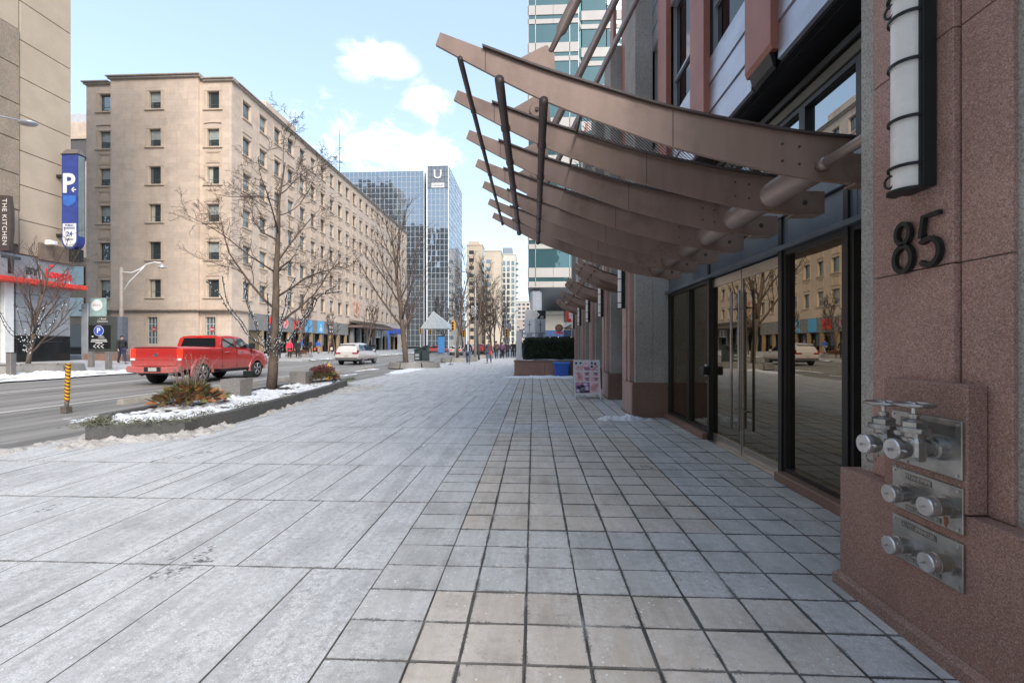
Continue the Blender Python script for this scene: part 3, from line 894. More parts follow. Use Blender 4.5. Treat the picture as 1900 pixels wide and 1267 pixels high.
valve(2.165, .99, 1.862, 'gate valve with hand wheel and hanging chain, farther from the doors')

# ------------------------------------------------------------------ the big entrance canopy
C = thing('entrance_canopy', 'large curved bronze steel canopy of seven ribs over the glass doors', 'canopy', (2.6, 5.7, 2.7))
TOP = [(-.70,3.805),(-.38,3.675),(.06,3.50),(.42,3.375),(.99,3.19),(1.61,3.045),(1.99,2.975),(2.30,2.94)]
BOT = [(-.735,3.715),(-.38,3.515),(.06,3.285),(.42,3.135),(.99,2.92),(1.61,2.745),(1.99,2.66),(2.30,2.615)]
def curve_at(tab, x):
    # smooth (Catmull-Rom) reading of the profile
    for i in range(len(tab)-1):
        if x <= tab[i+1][0] or i == len(tab)-2:
            p0 = tab[max(i-1,0)]; p1 = tab[i]; p2 = tab[i+1]; p3 = tab[min(i+2,len(tab)-1)]
            t = (x-p1[0])/(p2[0]-p1[0]); m1_ = (p2[1]-p0[1])/(p2[0]-p0[0])*(p2[0]-p1[0]); m2_ = (p3[1]-p1[1])/(p3[0]-p1[0])*(p2[0]-p1[0])
            return (2*t**3-3*t*t+1)*p1[1] + (t**3-2*t*t+t)*m1_ + (-2*t**3+3*t*t)*p2[1] + (t**3-t*t)*m2_
N_ = 30
xs_t = [-.70+(2.30+.70)*i/N_ for i in range(N_+1)]; xs_b = [-.735+(2.30+.735)*i/N_ for i in range(N_+1)]
CY = [3.4+.775*k for k in range(7)]
def rib(y, full=True):
    mb = MB()
    tp = [(x, curve_at(TOP, x)) for x in xs_t]; bt = [(x, curve_at(BOT, x)) for x in xs_b]
    v = []; f = []
    for a, b in zip(tp, bt):
        v += [(a[0], y-.013, a[1]), (a[0], y+.013, a[1]), (b[0], y+.013, b[1]), (b[0], y-.013, b[1])]
    for i in range(N_):
        for k in range(4):
            f.append((4*i+k, 4*i+(k+1) % 4, 4*i+4+(k+1) % 4, 4*i+4+k))
    f += [(0,3,2,1), (4*N_, 4*N_+1, 4*N_+2, 4*N_+3)]
    mb.add(v, f)
    o_ = mb.build('rib', BRONZE, C)
    fl = MB(); rings = []
    for i in range(N_+1):
        x = -.38+(2.30+.38)*i/N_; z = curve_at(TOP, x)
        rings.append([(x, y-.042, z+.001), (x, y+.042, z+.001), (x, y+.042, z+.017), (x, y-.042, z+.017)])
    fl.loft(rings); fl.build('top_flange', BRONZED, o_)
    tb = MB(); tb.prism([(2.12, 2.65), (2.25, 2.62), (2.57, 2.62), (2.57, 2.815), (2.12, 2.84)], 'y', y-.026, y-.0135)
    tb.prism([(2.28, 2.615), (2.52, 2.615), (2.52, 2.60), (2.28, 2.60)], 'y', y-.06, y+.06)
    tb.build('end_plate', BRONZE, o_)
    bo = MB().lathe([(.014, 0), (.014, -.014)], (2.40, y-.026, 2.72), 'y', 6); bo.lathe([(.022, 0), (.022, -.003)], (2.40, y-.026, 2.72), 'y', 12)
    bo.build('bolt', BRONZED, o_)
    return o_
ribs = [rib(y) for y in CY]
# welded splice seams and small stiffener bolts on each rib
for k, ro in enumerate(ribs):
    y = CY[k]
    for xs_ in (-.36, 1.02):
        zt_, zb_ = curve_at(TOP, xs_), curve_at(BOT, xs_)
        MB().box(xs_-.003, y-.0155, zb_+.004, xs_+.003, y-.0128, zt_-.004).build('weld_seam', BRONZED, ro)
    q = MB()
    for (x_, f_) in ((1.80, .3), (1.80, .7), (1.92, .3), (1.92, .7)):
        zt_, zb_ = curve_at(TOP, x_), curve_at(BOT, x_); q.lathe([(.009, 0), (.009, -.007)], (x_, y-.013, zb_+(zt_-zb_)*f_), 'y', 6)
    q.build('bolt_group', BRONZED, ro, kind='stuff')
for (x, z, r) in ((-.55, 3.60, .021), (-.255, 3.435, .036), (.075, 3.27, .034)):
    mb = MB(); mb.smooth = True
    mb.tube([(x, CY[0]-.02, z), (x, CY[-1]+.03, z)], r, 14)
    for y in CY[1:]:
        mb.tube([(x, y-.05, z), (x, y-.014, z)], r*1.22, 14)
    mb.build('cross_tube', BRONZED, C)
mb = MB(); mb.smooth = True
mb.tube([(2.12, CY[0]+.10, 2.79), (2.12, CY[-1]+.05, 2.79)], .112, 28)
mb.build('main_tube', TUBE, C)
mb = MB(); mb.smooth = True
mb.tube([(2.07, 2.70, 2.75), (2.07, CY[0]-.013, 2.75)], .036, 16)
mb.tube([(2.07, CY[0]-.09, 2.75), (2.07, CY[0]-.013, 2.75)], .045, 16)
mb.build('stub_tube', TUBE, C)
for y in CY[1:]:
    MB().tube([(2.12, y-.03, 2.79), (2.12, y-.014, 2.79)], .122, 28).build('tube_collar', BRONZE, C)
# expanded metal deck between the ribs: real strands
for a, b in zip(CY[:-1], CY[1:]):
    mb = MB(); w = .0045; pitch = .040
    x0, x1 = .40, 2.06; y0, y1 = a+.045, b-.045
    def zz(x): return curve_at(TOP, x)-.005
    nseg = 10
    Wd = y1-y0
    c = x0-Wd
    while c < x1:
        for sgn in (1, -1):
            pts = []
            for i in range(nseg+1):
                yy = y0+Wd*i/nseg if sgn > 0 else y1-Wd*i/nseg
                xx = c+Wd*i/nseg*1.0
                if x0 <= xx <= x1: pts.append((xx, yy, zz(xx)))
            if len(pts) > 1:
                vs = []; 
                for p_ in pts: vs += [(p_[0]-w, p_[1], p_[2]), (p_[0]+w, p_[1], p_[2])]
                mb.add(vs, [(2*i, 2*i+1, 2*i+3, 2*i+2) for i in range(len(pts)-1)])
        c += pitch
    for yy in (y0, y1): mb.loft([[(x, yy-.01, zz(x)-.008), (x, yy+.01, zz(x)-.008), (x, yy+.01, zz(x)), (x, yy-.01, zz(x))] for x in [x0+(x1-x0)*i/16 for i in range(17)]])
    mb.box(x0-.02, y0, zz(x0)-.012, x0, y1, zz(x0)+.005)
    mb.build('mesh_panel', BRONZED, C)
for k in (0, 1, 2, 3, 4):
    y = CY[k]
    g_ = MB(); zt = curve_at(TOP, .06)+.018
    g_.prism([(-.12, curve_at(TOP,-.12)+.016), (.16, curve_at(TOP,.16)+.016), (.155, zt+.10), (.10, zt+.17), (.05, zt+.15)] if k % 2 == 0 else
             [(-.20, curve_at(TOP,-.20)+.016), (.16, curve_at(TOP,.16)+.016), (.13, zt+.20), (.02, zt+.22)], 'y', y-.010, y+.010)
    go = g_.build('gusset', BRONZE, C)
    if k % 2 == 1:
        MB().lathe([(.068, 0), (.068, -.012), (.060, -.016), (.02, -.016)], (.03, y-.010, zt+.085), 'y', 24).build('pivot_disc', BRONZE, go)
        MB().lathe([(.018, 0), (.018, -.03)], (.03, y-.010, zt+.085), 'y', 10).build('pivot_pin', BRONZED, go)
    else:
        r_ = MB(); r_.smooth = True
        p0 = Vector((.125, y, zt+.12)); d = Vector((1, 0, 2.03)).normalized()
        ln = (2.32-.125)/d.x
        r_.tube([p0, p0+d*.14, p0+d*.18, p0+d*ln], [.020, .022, .041, .041], 16)
        r_.build('tie_rod', TUBE, C)

# small canopies along the far bays
def small_canopy(y0, label):
    t = thing('small_canopy', label, 'canopy', (2.5, y0+1, 2.8), 'small curved bronze canopies over the far shop bays')
    for j in range(3):
        y = y0+.12+.62*j
        pts_t = [(1.02, 3.45), (1.25, 3.30), (1.55, 3.15), (1.9, 3.04), (2.3, 2.98), (2.75, 2.96)]
        pts_b = [(2.75, 2.74), (2.3, 2.76), (1.9, 2.83), (1.55, 2.95), (1.25, 3.13), (1.0, 3.36)]
        mb = MB(); v = []; f = []
        for a, b in zip(pts_t, pts_b[::-1]): v += [(a[0], y, a[1]), (a[0], y+.02, a[1]), (b[0], y+.02, b[1]), (b[0], y, b[1])]
        for i in range(5):
            for k in range(4): f.append((4*i+k, 4*i+(k+1) % 4, 4*i+4+(k+1) % 4, 4*i+4+k))
        f += [(0,3,2,1), (20,21,22,23)]
        mb.add(v, f); ro = mb.build('rib', BRONZE, t)
        fl = MB(); fl.loft([[(x, y-.03, z), (x, y+.05, z), (x, y+.05, z+.012), (x, y-.03, z+.012)] for x, z in pts_t[1:]]); fl.build('top_flange', BRONZED, ro)
    q = MB(); q.smooth = True
    for x, z, r in ((1.15, 3.30, .015), (1.38, 3.14, .02), (2.35, 2.87, .06)): q.tube([(x, y0+.08, z), (x, y0+1.5, z)], r, 10)
    q.build('cross_tube', BRONZED, t)
    MB().loft([[(x, y0+.12, z-.01), (x, y0+1.4, z-.01), (x, y0+1.4, z-.002), (x, y0+.12, z-.002)] for x, z in pts_t[2:]]).build('deck', BRONZE, t)
    r_ = MB(); r_.smooth = True
    for j in (0, 2):
        y = y0+.13+.62*j; r_.tube([(1.45, y, 3.2), (2.35, y, 5.0)], .02, 8)
    r_.build('tie_rod', TUBE, t)
for k, nm in enumerate(('nearest of the small bronze canopies, just past the big one', 'second small bronze canopy from the big one', 'third small bronze canopy from the big one', 'farthest small bronze canopy, near the hedge')):
    small_canopy(pY[k]+1.06, nm)
# ------------------------------------------------------------------ limestone office building across the street
XF, YF = -31.5, 46.09
F = thing('office_building', 'seven storey pale limestone office block with shops along its ground floor', 'building', (XF, YF, 0))
def wall_holes(mb, axis, plane, depth, a0, a1, z0, z1, holes):
    """wall with rectangular openings. axis 'y': wall in plane y=plane running in x; 'x': plane x=plane running in y. depth = signed, into the building"""
    xs = sorted({a0, a1} | {h[0] for h in holes} | {h[1] for h in holes})
    zs = sorted({z0, z1} | {h[2] for h in holes} | {h[3] for h in holes})
    def P(a, z, d): return (a, plane+d, z) if axis == 'y' else (plane+d, a, z)
    hs = set((round(h[0], 4), round(h[2], 4)) for h in holes)
    for i in range(len(xs)-1):
        for j in range(len(zs)-1):
            cx, cz = (xs[i]+xs[i+1])/2, (zs[j]+zs[j+1])/2
            if any(h[0] < cx < h[1] and h[2] < cz < h[3] for h in holes): continue
            mb.add([P(xs[i], zs[j], 0), P(xs[i+1], zs[j], 0), P(xs[i+1], zs[j+1], 0), P(xs[i], zs[j+1], 0)], [(0,1,2,3)])
    for h in holes:
        a, b, c, d = h[:4]
        mb.add([P(a,c,0), P(b,c,0), P(b,d,0), P(a,d,0), P(a,c,depth), P(b,c,depth), P(b,d,depth), P(a,d,depth)],
               [(0,1,5,4), (1,2,6,5), (2,3,7,6), (3,0,4,7)])
WZ = [(26.15-3.94*k, 28.0-3.94*k) for k in range(6)]
BLIND = simple('pale_blind', (.34, .37, .36), .2, 0, .1)
def window_meshes(w, h):
    fr = MB(); t = .05
    fr.box(0, -.03, 0, t, .03, h); fr.box(w-t, -.03, 0, w, .03, h); fr.box(t, -.03, 0, w-t, .03, t); fr.box(t, -.03, h-t, w-t, .03, h); fr.box(t, -.025, h*.3, w-t, .025, h*.3+.04)
    pn = MB().box(t, -.002, t, w-t, .002, h-t)
    bl = MB().box(t, -.014, h*.45, w-t, -.006, h-t)
    return fr.mesh('window', simple('olive_window_frame', (.12,.13,.11), .5, .2)), pn.mesh('pane', OFFGLASS), bl.mesh('blind', BLIND)
WM, WP, WB = window_meshes(1.30, 1.85)
WM2, WP2, WB2 = window_meshes(1.36, 1.85)
WC = MB().box(.05, -.014, .05, .45, -.006, 1.8).mesh('curtain', simple('cream_curtain', (.50,.49,.42), .25, 0, .15, 5))
sill1 = MB().bbox(-.42, -.14, -.16, 1.72, .02, -.01, .02).mesh('sill', LIMED)
sur = MB()
for a in (-.36, -.27, -.16): sur.box(a, -.025+abs(a)*.02, 0, a+.06, .0, 1.9); sur.box(1.30-a-.06, -.025+abs(a)*.02, 0, 1.30-a, 0, 1.9)
sur.box(-.36, -.03, 1.9, 1.66, 0, 1.95)
surm = sur.mesh('window_surround', LIMED)
panm = MB()
for e_, d_ in ((0, .02), (.12, .035), (.26, .05)):
    a, b, c, d2 = -.22+e_, 1.52-e_, .12+e_*.6, 1.45-e_*.6
    for q in ((a, c, b, c+.04), (a, d2-.04, b, d2), (a, c, a+.05, d2), (b-.05, c, b, d2)): panm.box(q[0], -d_, q[1], q[2], .0, q[3])
panm.box(.2, -.03, .42, 1.1, 0, 1.15)
panm = panm.mesh('relief_panel', LIMED)
hood = MB().loft([[(x, -.10, 2.45+.10*math.cos((x-.65)*1.2)), (x, 0, 2.45+.10*math.cos((x-.65)*1.2)), (x, 0, 2.38+.10*math.cos((x-.65)*1.2)), (x, -.10, 2.38+.10*math.cos((x-.65)*1.2))] for x in [-.3+1.9*i/10 for i in range(11)]]).mesh('hood_mould', LIMED)
# end facing the camera: left bay, main bay standing forward, right bay
mbay = .28
wl = []
main_h = []; side_h = []
for x in (-45.95, -34.15):
    for z0, z1 in WZ: side_h.append((x, x+1.30, z0, z1))
for z0, z1 in WZ: main_h.append((-40.25, -38.95, z0, z1))
gz = (1.55, 4.40)
main_h += [(-40.45, -39.35, 1.55, 4.4)]; side_h += [(-34.35, -33.25, 1.55, 4.4)]
mb = MB()
wall_holes(mb, 'y', YF-mbay, .35+mbay*0, -44.45, -34.9, 0, 29.4, main_h)
wall_holes(mb, 'y', YF, .35, -47.4, -44.45, 0, 29.0, [h for h in side_h if h[0] < -44.6])
wall_holes(mb, 'y', YF, .35, -34.9, XF, 0, 29.0, [h for h in side_h if h[0] > -44.6])
mb.box(-44.45, YF-mbay, 0, -44.449, YF, 29.4); mb.box(-34.9, YF-mbay, 0, -34.899, YF, 29.4)
# street face
st_h = []
wy = [47.95+3.0*k for k in range(21)]
for y in wy:
    for z0, z1 in WZ:
        if z0 < 7 and 77.0 < y < 81.5: continue
        st_h.append((y, y+1.36, z0, z1))
wall_holes(mb, 'x', XF, -.35, YF, 111.9, 5.02, 29.0, st_h)
mb.box(XF-.001, YF, 0, XF, 48.9, 5.02)
mb.box(XF-.001, 104, 0, XF, 111.9, 5.02)
mb.add([(-47.4, YF, 29.0), (XF, YF, 29.0), (XF, 111.9, 29.0), (-47.4, 111.9, 29.0)], [(0,1,2,3)])
mb.add([(-47.4, YF, 0), (-47.4, 111.9, 0), (-47.4, 111.9, 29), (-47.4, YF, 29)], [(0,1,2,3)])
mb.add([(-47.4, 111.9, 0), (XF, 111.9, 0), (XF, 111.9, 29), (-47.4, 111.9, 29)], [(0,1,2,3)])
wallF = mb.build('wall', LIME, F)
MB().box(-47.2, YF+.5, .2, XF-.5, 111.5, 28.9).build('inner_core', simple('dim_interior', (.05,.05,.05), .9), F)
# cornice
cn = MB()
def corn(x0, y0, x1, y1, z, o1=.45):
    cn.box(x0, y0, z-.32, x1, y1, z-.16); 
for (x0, x1, yy, z) in ((-47.4-.3, -44.45-.3, YF, 29.3), (-44.45-.3, -34.9+.3, YF-mbay, 29.65), (-34.9+.3, XF+.35, YF, 29.3)):
    cn.bbox(x0, yy-.38, z-.14, x1, YF+.6, z, .03); cn.bbox(x0+.12, yy-.22, z-.32, x1-.0, YF+.6, z-.142, .03)
cn.bbox(XF-.6, YF+.6, 29.16, XF+.38, 111.95, 29.3, .03); cn.bbox(XF-.6, YF+.6, 28.98, XF+.22, 111.93, 29.158, .03)
cn.build('cornice', simple('grey_brown_cornice', (.45,.39,.34), .7), F)
lg = MB(); lg.bbox(-47.6, YF-.35-mbay, 5.0, XF+.25, YF-.0, 5.16, .03); lg.bbox(XF, YF, 5.0, XF+.25, 48.9, 5.16, .03)
lg.build('ledge', simple('stained_ledge', (.30,.24,.19), .8, 0, .25, 3), F)
rndw = random.Random(3)
for h in main_h[:6]+side_h[:12]:
    yy = (YF-mbay if -44 < h[0] < -35 else YF)
    w = inst('window', WM, F, (h[0], yy+.30, h[2]))
    ORG[w.name] = (0,0,0)
    inst('pane', WP, w, (0, 0, 0))
    if rndw.random() < .6: inst('blind', (WB, WC)[rndw.random() < .4], w, (0, 0, 0))
    inst('window_surround', surm, F, (h[0], yy-.002, h[2])); inst('sill', sill1, F, (h[0], yy, h[2]))
    if (h[0] < -44 or h[0] > -35) :
        k = round((26.15-h[2])/3.94)
        if k == 1: inst('hood_mould', hood, F, (h[0], yy-.002, h[2]))
        if k >= 1 and k < 5: inst('relief_panel', panm, F, (h[0], yy-.002, h[2]-1.95))
# stained glass-block like windows of the ground floor
gw = MB()
for x in (-40.45, -34.35):
    yy = YF-mbay if x < -36 else YF
    g_ = MB()
    for i in range(4): g_.box(x+i*.353-.02, yy+.20, 1.55, x+i*.353+.02, yy+.24, 4.4)
    for i in range(5): g_.box(x, yy+.20, 1.55+i*.7, x+1.10, yy+.235, 1.59+i*.7)
    go = g_.build('window', WHITEP, F)
    MB().box(x, yy+.26, 1.55, x+1.10, yy+.27, 4.4).build('pane', mirror_glass('pale_window_glass', (.5,.6,.62), .15, .05, (.12,.15,.155)), go)
    q = MB().lathe([(.26, 0), (.26, -.01)], (x+.62, yy+.19, 3.1), 'y', 20)
    q.build('round_notice', simple('red_notice', (.45,.06,.05), .5), go)
    MB().box(x+.42, yy+.172, 3.06, x+.82, yy+.178, 3.14).build('notice_bar', WHITEP, go)
    q = MB()
    for a in (-.30, -.16): q.box(x+a, yy-.05, .6, x+a+.08, yy, 4.7); q.box(x+1.10-a-.08, yy-.05, .6, x+1.10-a, yy, 4.7)
    q.box(x-.3, yy-.06, 4.62, x+1.4, yy, 4.72)
    q.build('window_surround', LIMED, F)
pan2 = bpy.data.meshes.get('relief_panel')
for k_, h in enumerate(st_h):
    y, z0 = h[0], h[2]
    w = inst('window', WM2, F, (XF-.30, y+1.36, z0), -PI/2)
    ORG[w.name] = (0,0,0)
    inst('pane', WP2, w, (0, 0, 0))
    if rndw.random() < .6: inst('blind', (WB2, WC)[rndw.random() < .4], w, (0, 0, 0))
    # local -Y must face the street: rotate +90
    w.rotation_euler = (0, 0, PI/2); w.location = (XF-.30-ORG[F.name][0], y-ORG[F.name][1], z0)
sills = MB(); flat = MB()
for y in wy:
    for k, (z0, z1) in enumerate(WZ):
        if z0 < 7 and 77.0 < y < 81.5: continue
        sills.box(XF, y-.16, z0-.16, XF+.12, y+1.52, z0-.02)
        flat.box(XF, y-.14, z0, XF+.04, y-.06, z1+.06); flat.box(XF, y+1.42, z0, XF+.04, y+1.50, z1+.06); flat.box(XF, y-.14, z1+.05, XF+.05, y+1.50, z1+.12)
        if 1 <= k < 5:
            for e_ in (0, .17):
                a, b, c, d2 = y-.05+e_, y+1.41-e_, z0-1.75+e_*.7, z0-.42-e_*.7
                for q in ((a, c, b, c+.05), (a, d2-.05, b, d2), (a, c, a+.06, d2), (b-.06, c, b, d2)): flat.box(XF, q[0], q[1], XF+.035+e_*.1, q[2], q[3])
        if k == 1: flat.box(XF, y-.15, z1+.48, XF+.08, y+1.5, z1+.56)
so = sills.build('window_sills', LIMED, F, kind='stuff'); flat.build('relief_trim', LIMED, F, kind='stuff')
# recessed pilaster lines low on the wall
MB().box(-47.4, YF-.04, 0, XF+.04, YF-.001, .9).build('base_course', LIMEB, F)
# penthouse, flagpole
MB().bbox(-40, 53, 29.0, XF-.5, 60, 30.75, .1).build('penthouse', LIME, F)
fpo = MB(); fpo.smooth = True; fpo.tube([(XF-1.5, 76, 29), (XF-1.5, 76, 38.2)], [.10, .05], 8)
fpo.build('flagpole', simple('red_brown_pole', (.35,.16,.12), .5), F)
# ground floor: grey spandrel panels, brown piers, dark shopfronts
SPAN = simple('grey_stone_spandrel', (.22, .215, .21), .6, 0, .15, 2)
PIER = simple('tan_pier', (.34, .23, .13), .7, 0, .15, 2)
y = 48.95; k = 0
while y < 75:
    w_ = 1.42
    MB().bbox(XF-.25, y+.02, 3.12, XF+.06, y+w_-.02, 5.0, .02).build('spandrel_panel', SPAN, F)
    y += w_; k += 1
MB().box(XF-.28, 48.9, 0, XF-.2, 51.2, 3.1).build('blank_bay', simple('olive_brown_infill', (.16,.12,.07), .7), F)
y = 51.2
while y < 104:
    if not (76 < y < 92):
        MB().box(XF-.24, y, .3, XF+.04, y+.52, 3.1 if y < 75 else 5.0).build('pier', PIER, F)
    sw = MB(); sw.box(XF-.42, y+.52, .3, XF-.36, y+.60, 3.1); sw.box(XF-.42, y+2.25, .3, XF-.36, y+2.33, 3.1); sw.box(XF-.42, y+.52, 3.0, XF-.36, y+2.9, 3.1)
    so = sw.build('shopfront', DARKM, F)
    MB().box(XF-.43, y+.52, .3, XF-.425, y+2.95, 5.0 if y > 75 else 3.1).build('pane', SHOPGLASS, so)
    y += 2.95
y = 75.6
MB().box(XF-.25, 92, 3.3, XF+.02, 104, 5.02).build('spandrel_panel', SPAN, F)
# entrance canopy of the office building
cp = MB(); cp.bbox(XF, 76, 4.45, XF+2.6, 93.5, 4.85, .04); co = cp.build('entrance_canopy', simple('brown_canopy_edge', (.16,.11,.10), .6), F)
q = MB()
for i in range(14):
    yy = 76.4+i*1.28; q.tube([(XF+2.55, yy, 4.86), (XF+.9, yy, 5.55), (XF+.05, yy, 5.75)], .05, 4)
q.build('canopy_strut', DARKM, co)
MB().add([(XF+2.3, 76.2, 4.88), (XF+2.3, 93.3, 4.88), (XF+.1, 93.3, 5.6), (XF+.1, 76.2, 5.6)], [(0,1,2,3)]).build('glass_roof', mirror_glass('dusty_canopy_glass', (.5,.5,.48), .2, .2, (.2,.19,.17)), co)
for yy in (77.2, 80.5, 84, 88, 92): MB().box(XF-.2, yy, .3, XF+.3, yy+.7, 4.4).build('pier', SPAN, F)
# coat of arms: a carved relief of shield, crown and two supporters
ca = MB()
cy, cz = 79.6, 7.9
ca.prism([(cy-.55, cz+.5), (cy+.55, cz+.5), (cy+.5, cz-.3), (cy, cz-.8), (cy-.5, cz-.3)], 'x', XF, XF+.12)
for s_ in (-1, 1):
    ca.tube([(XF+.05, cy+s_*.85, cz-.95), (XF+.08, cy+s_*1.0, cz-.2), (XF+.08, cy+s_*.8, cz+.5), (XF+.06, cy+s_*1.05, cz+1.0)], [.16, .2, .17, .13], 6)
    ca.tube([(XF+.06, cy+s_*.8, cz+.2), (XF+.08, cy+s_*.5, cz+.3)], .08, 5); ca.ball((XF+.05, cy+s_*1.0, cz+1.15), .17, 6)
for i in range(5): ca.ball((XF+.05, cy-.4+.2*i, cz+.85+.12*(2-abs(i-2))), .12, 5)
ca.box(XF, cy-.45, cz+.6, XF+.1, cy+.45, cz+.75)
ca.loft([[(XF+.02, cy+t*1.2, cz-1.1-.15*math.cos(t*3)), (XF+.1, cy+t*1.2, cz-1.1-.15*math.cos(t*3)), (XF+.1, cy+t*1.2, cz-1.35-.15*math.cos(t*3)), (XF+.02, cy+t*1.2, cz-1.35-.15*math.cos(t*3))] for t in [-1+.2*i for i in range(11)]])
ca.build('coat_of_arms', simple('pink_carved_stone', (.50,.30,.23), .8), F)
# shop signs, each its own thing, fixed to the spandrel
BLUE1 = simple('sky_blue_sign', (.10,.40,.72), .45, 0, .04); RED1 = simple('red_sign', (.70,.05,.035), .45, 0, .05); NAVY = simple('royal_blue_sign', (.05,.07,.42), .45, 0, .05)
def fsign(name, y0, y1, z0, z1, mat, label, extra=None):
    t = thing(name, label, 'sign', (XF+.07, (y0+y1)/2, z0))
    MB().bbox(XF+.065, y0, z0, XF+.16, y1, z1, .01).build('panel', mat, t)
    if extra: extra(t)
    return t
fsign('shop_sign', 61.3, 63.1, 3.2, 4.95, BLUE1, 'plain sky blue square sign panel on the shopfront fascia')
def bottle(t):
    q = MB(); q.prism([(65.4,3.55),(65.9,3.4),(66.2,3.7),(66.05,4.0),(65.85,4.05),(65.8,4.55),(65.65,4.55),(65.68,4.0),(65.35,3.9)], 'x', XF+.161, XF+.175); q.build('white_logo', WHITEP, t)
    MB().lathe([(.12, 0), (.12, .01)], (XF+.176, 65.75, 3.72), 'x', 12).build('logo_hole', BLUE1, t)
fsign('shop_sign', 64.9, 66.7, 3.2, 4.95, BLUE1, 'sky blue sign with a white swirl logo on the shopfront fascia', bottle)
def redlogo(t):
    MB().prism([(58.7,3.9),(59.6,3.9),(59.6,4.5),(59.1,4.15),(58.7,4.4)], 'x', XF+.161, XF+.168).build('white_logo', simple('dark_red', (.35,.02,.02)), t)
fsign('shop_sign', 58.4, 59.9, 3.5, 4.75, RED1, 'red block shop sign behind the lit tree branches', redlogo)
t = thing('shop_sign', 'round pink bank style sign with a red ribbon mark', 'sign', (XF+.07, 56.2, 3.5))
MB().lathe([(.62, .065), (.62, .16)], (XF, 56.2, 4.15), 'x', 26).build('panel', simple('pink_disc', (.75,.42,.45), .5), t)
rb = MB(); rb.tube([(XF+.17, 55.85, 4.45), (XF+.17, 56.3, 4.6), (XF+.17, 56.5, 4.2), (XF+.17, 56.0, 4.0), (XF+.17, 56.1, 3.7)], .07, 5); rb.build('ribbon', RED1, t)
def panels(t):
    for i, (a, b) in enumerate(((3.95, 4.4), (3.35, 3.75))):
        MB().box(XF+.161, 68.5, a, XF+.166, 69.2, b).build('white_block', WHITEP, t); MB().box(XF+.161, 69.25, a+.05, XF+.166, 69.7, b).build('white_block', WHITEP, t)
fsign('shop_sign', 68.3, 69.9, 3.2, 4.6, BLACKM, 'small black sign with white blocks on the shopfront fascia', panels)
t = thing('bank_sign', 'tall blue sign pillar with a red panel at its top', 'sign', (XF+.2, 53.3, .4))
MB().bbox(XF+.1, 52.7, .4, XF+.35, 53.9, 3.9, .02).build('panel', NAVY, t); MB().bbox(XF+.1, 52.7, 3.92, XF+.36, 53.9, 4.75, .02).build('top_panel', RED1, t)
MB().box(XF+.37, 52.95, 4.1, XF+.375, 53.65, 4.35).build('white_mark', WHITEP, t)
t = thing('shop_awning', 'blue awning sign and blue door surround at the far end of the office building', 'sign', (XF, 100, .4))
MB().bbox(XF+.03, 97, 3.9, XF+1.2, 103, 5.1, .05).build('awning', simple('blue_awning', (.04,.09,.45), .6), t)
MB().box(XF+.06, 96.4, .4, XF+.3, 97.3, 4.9).build('blue_post', simple('bright_blue', (.06,.22,.75), .5), t)
t = fsign('shop_sign', 88.5, 93.3, 2.9, 4.4, OFFW, 'large white menu sign beside the office entrance canopy')
for i in range(3): MB().box(XF+.162, 88.9+1.5*i, 3.1, XF+.17, 89.8+1.5*i, 4.2).build('print', simple('grey_print', (.25,.25,.24)), t)

# low wing and higher block glimpsed behind, between the two buildings
G_ = thing('rear_building', 'narrow view of a stone block with dark louvres behind the parking sign', 'building', (-56, 62, 0))
MB().box(-75, 62, 0, -53, 80, 33.3).build('wall', LIME, G_)
MB().box(-75, 61.6, 28.0, -53, 62, 30.6).build('louvre_band', simple('dark_louvre', (.12,.11,.11), .7), G_)
MB().box(-75, 61.4, 30.6, -53, 62, 31.1).build('ledge', LIMED, G_)
MB().box(-70, 64, 33.3, -53, 80, 35.5).build('roof_box', simple('pale_roof_box', (.5,.52,.55), .5), G_)
for i in range(6):
    o_ = MB().box(-56.9, 61.9, 3.0+4*i, -55.2, 62, 5.4+4*i).build('window', OFFGLASS, G_)
LW = thing('rear_shop_building', 'low tan building at the back of the side street', 'building', (-45, 47, 0))
MB().box(-52.6, 47.5, 0, -47.45, 58, 11).build('wall', PRECAST, LW)
for i in range(2): MB().box(-51, 47.35, 4.6+3.4*i, -49.0, 47.49, 6.6+3.4*i).build('window', OFFGLASS, LW)
MB().box(-52.4, 47.3, .45, -47.6, 47.49, 3.6).build('shopfront', SHOPGLASS, LW)

# ------------------------------------------------------------------ tan precast tower on the left
T_ = thing('precast_tower', 'windowless tan precast tower with wide joints above a grey metal grocery store front', 'building', (XF, 29.6, 0))
MB().box(-60, -20, 5.5, XF-.12, 29.5, 44).build('core', simple('joint_shadow_grey', (.12,.10,.09), .9), T_)
zs = [7.05, 9.15, 11.3, 13.4, 15.6, 17.9, 20.2, 22.6, 25.0, 27.4, 30, 33, 36, 39, 44]
yb = [29.6, 26.45, 23.3, 20.15, 17, 13.85, 10.7]
for i in range(len(yb)-1):
    for j in range(len(zs)-1):
        z0, z1 = zs[j], zs[j+1]
        off = 0 if i % 2 == 0 else .9
        rough = i == 1 and 1 <= j <= 5
        y0, y1 = yb[i+1]+.03, yb[i]-.03
        if i == 1: off = .55
        MB().bbox(XF-.3, y0, z0+off+.02, XF+(0.05 if rough else 0), y1, z1+(off if j+1 < len(zs)-1 else 0)-.02, .02).build('precast_panel', PRECAST2 if rough else PRECAST, T_)
for j in range(len(zs)-1):
    for i in range(3): MB().bbox(XF-.32-3.2*(i+1), 29.3, zs[j]+.02, XF-.34-3.2*i, 29.6, zs[j+1]-.02, .02).build('precast_panel', PRECAST, T_)
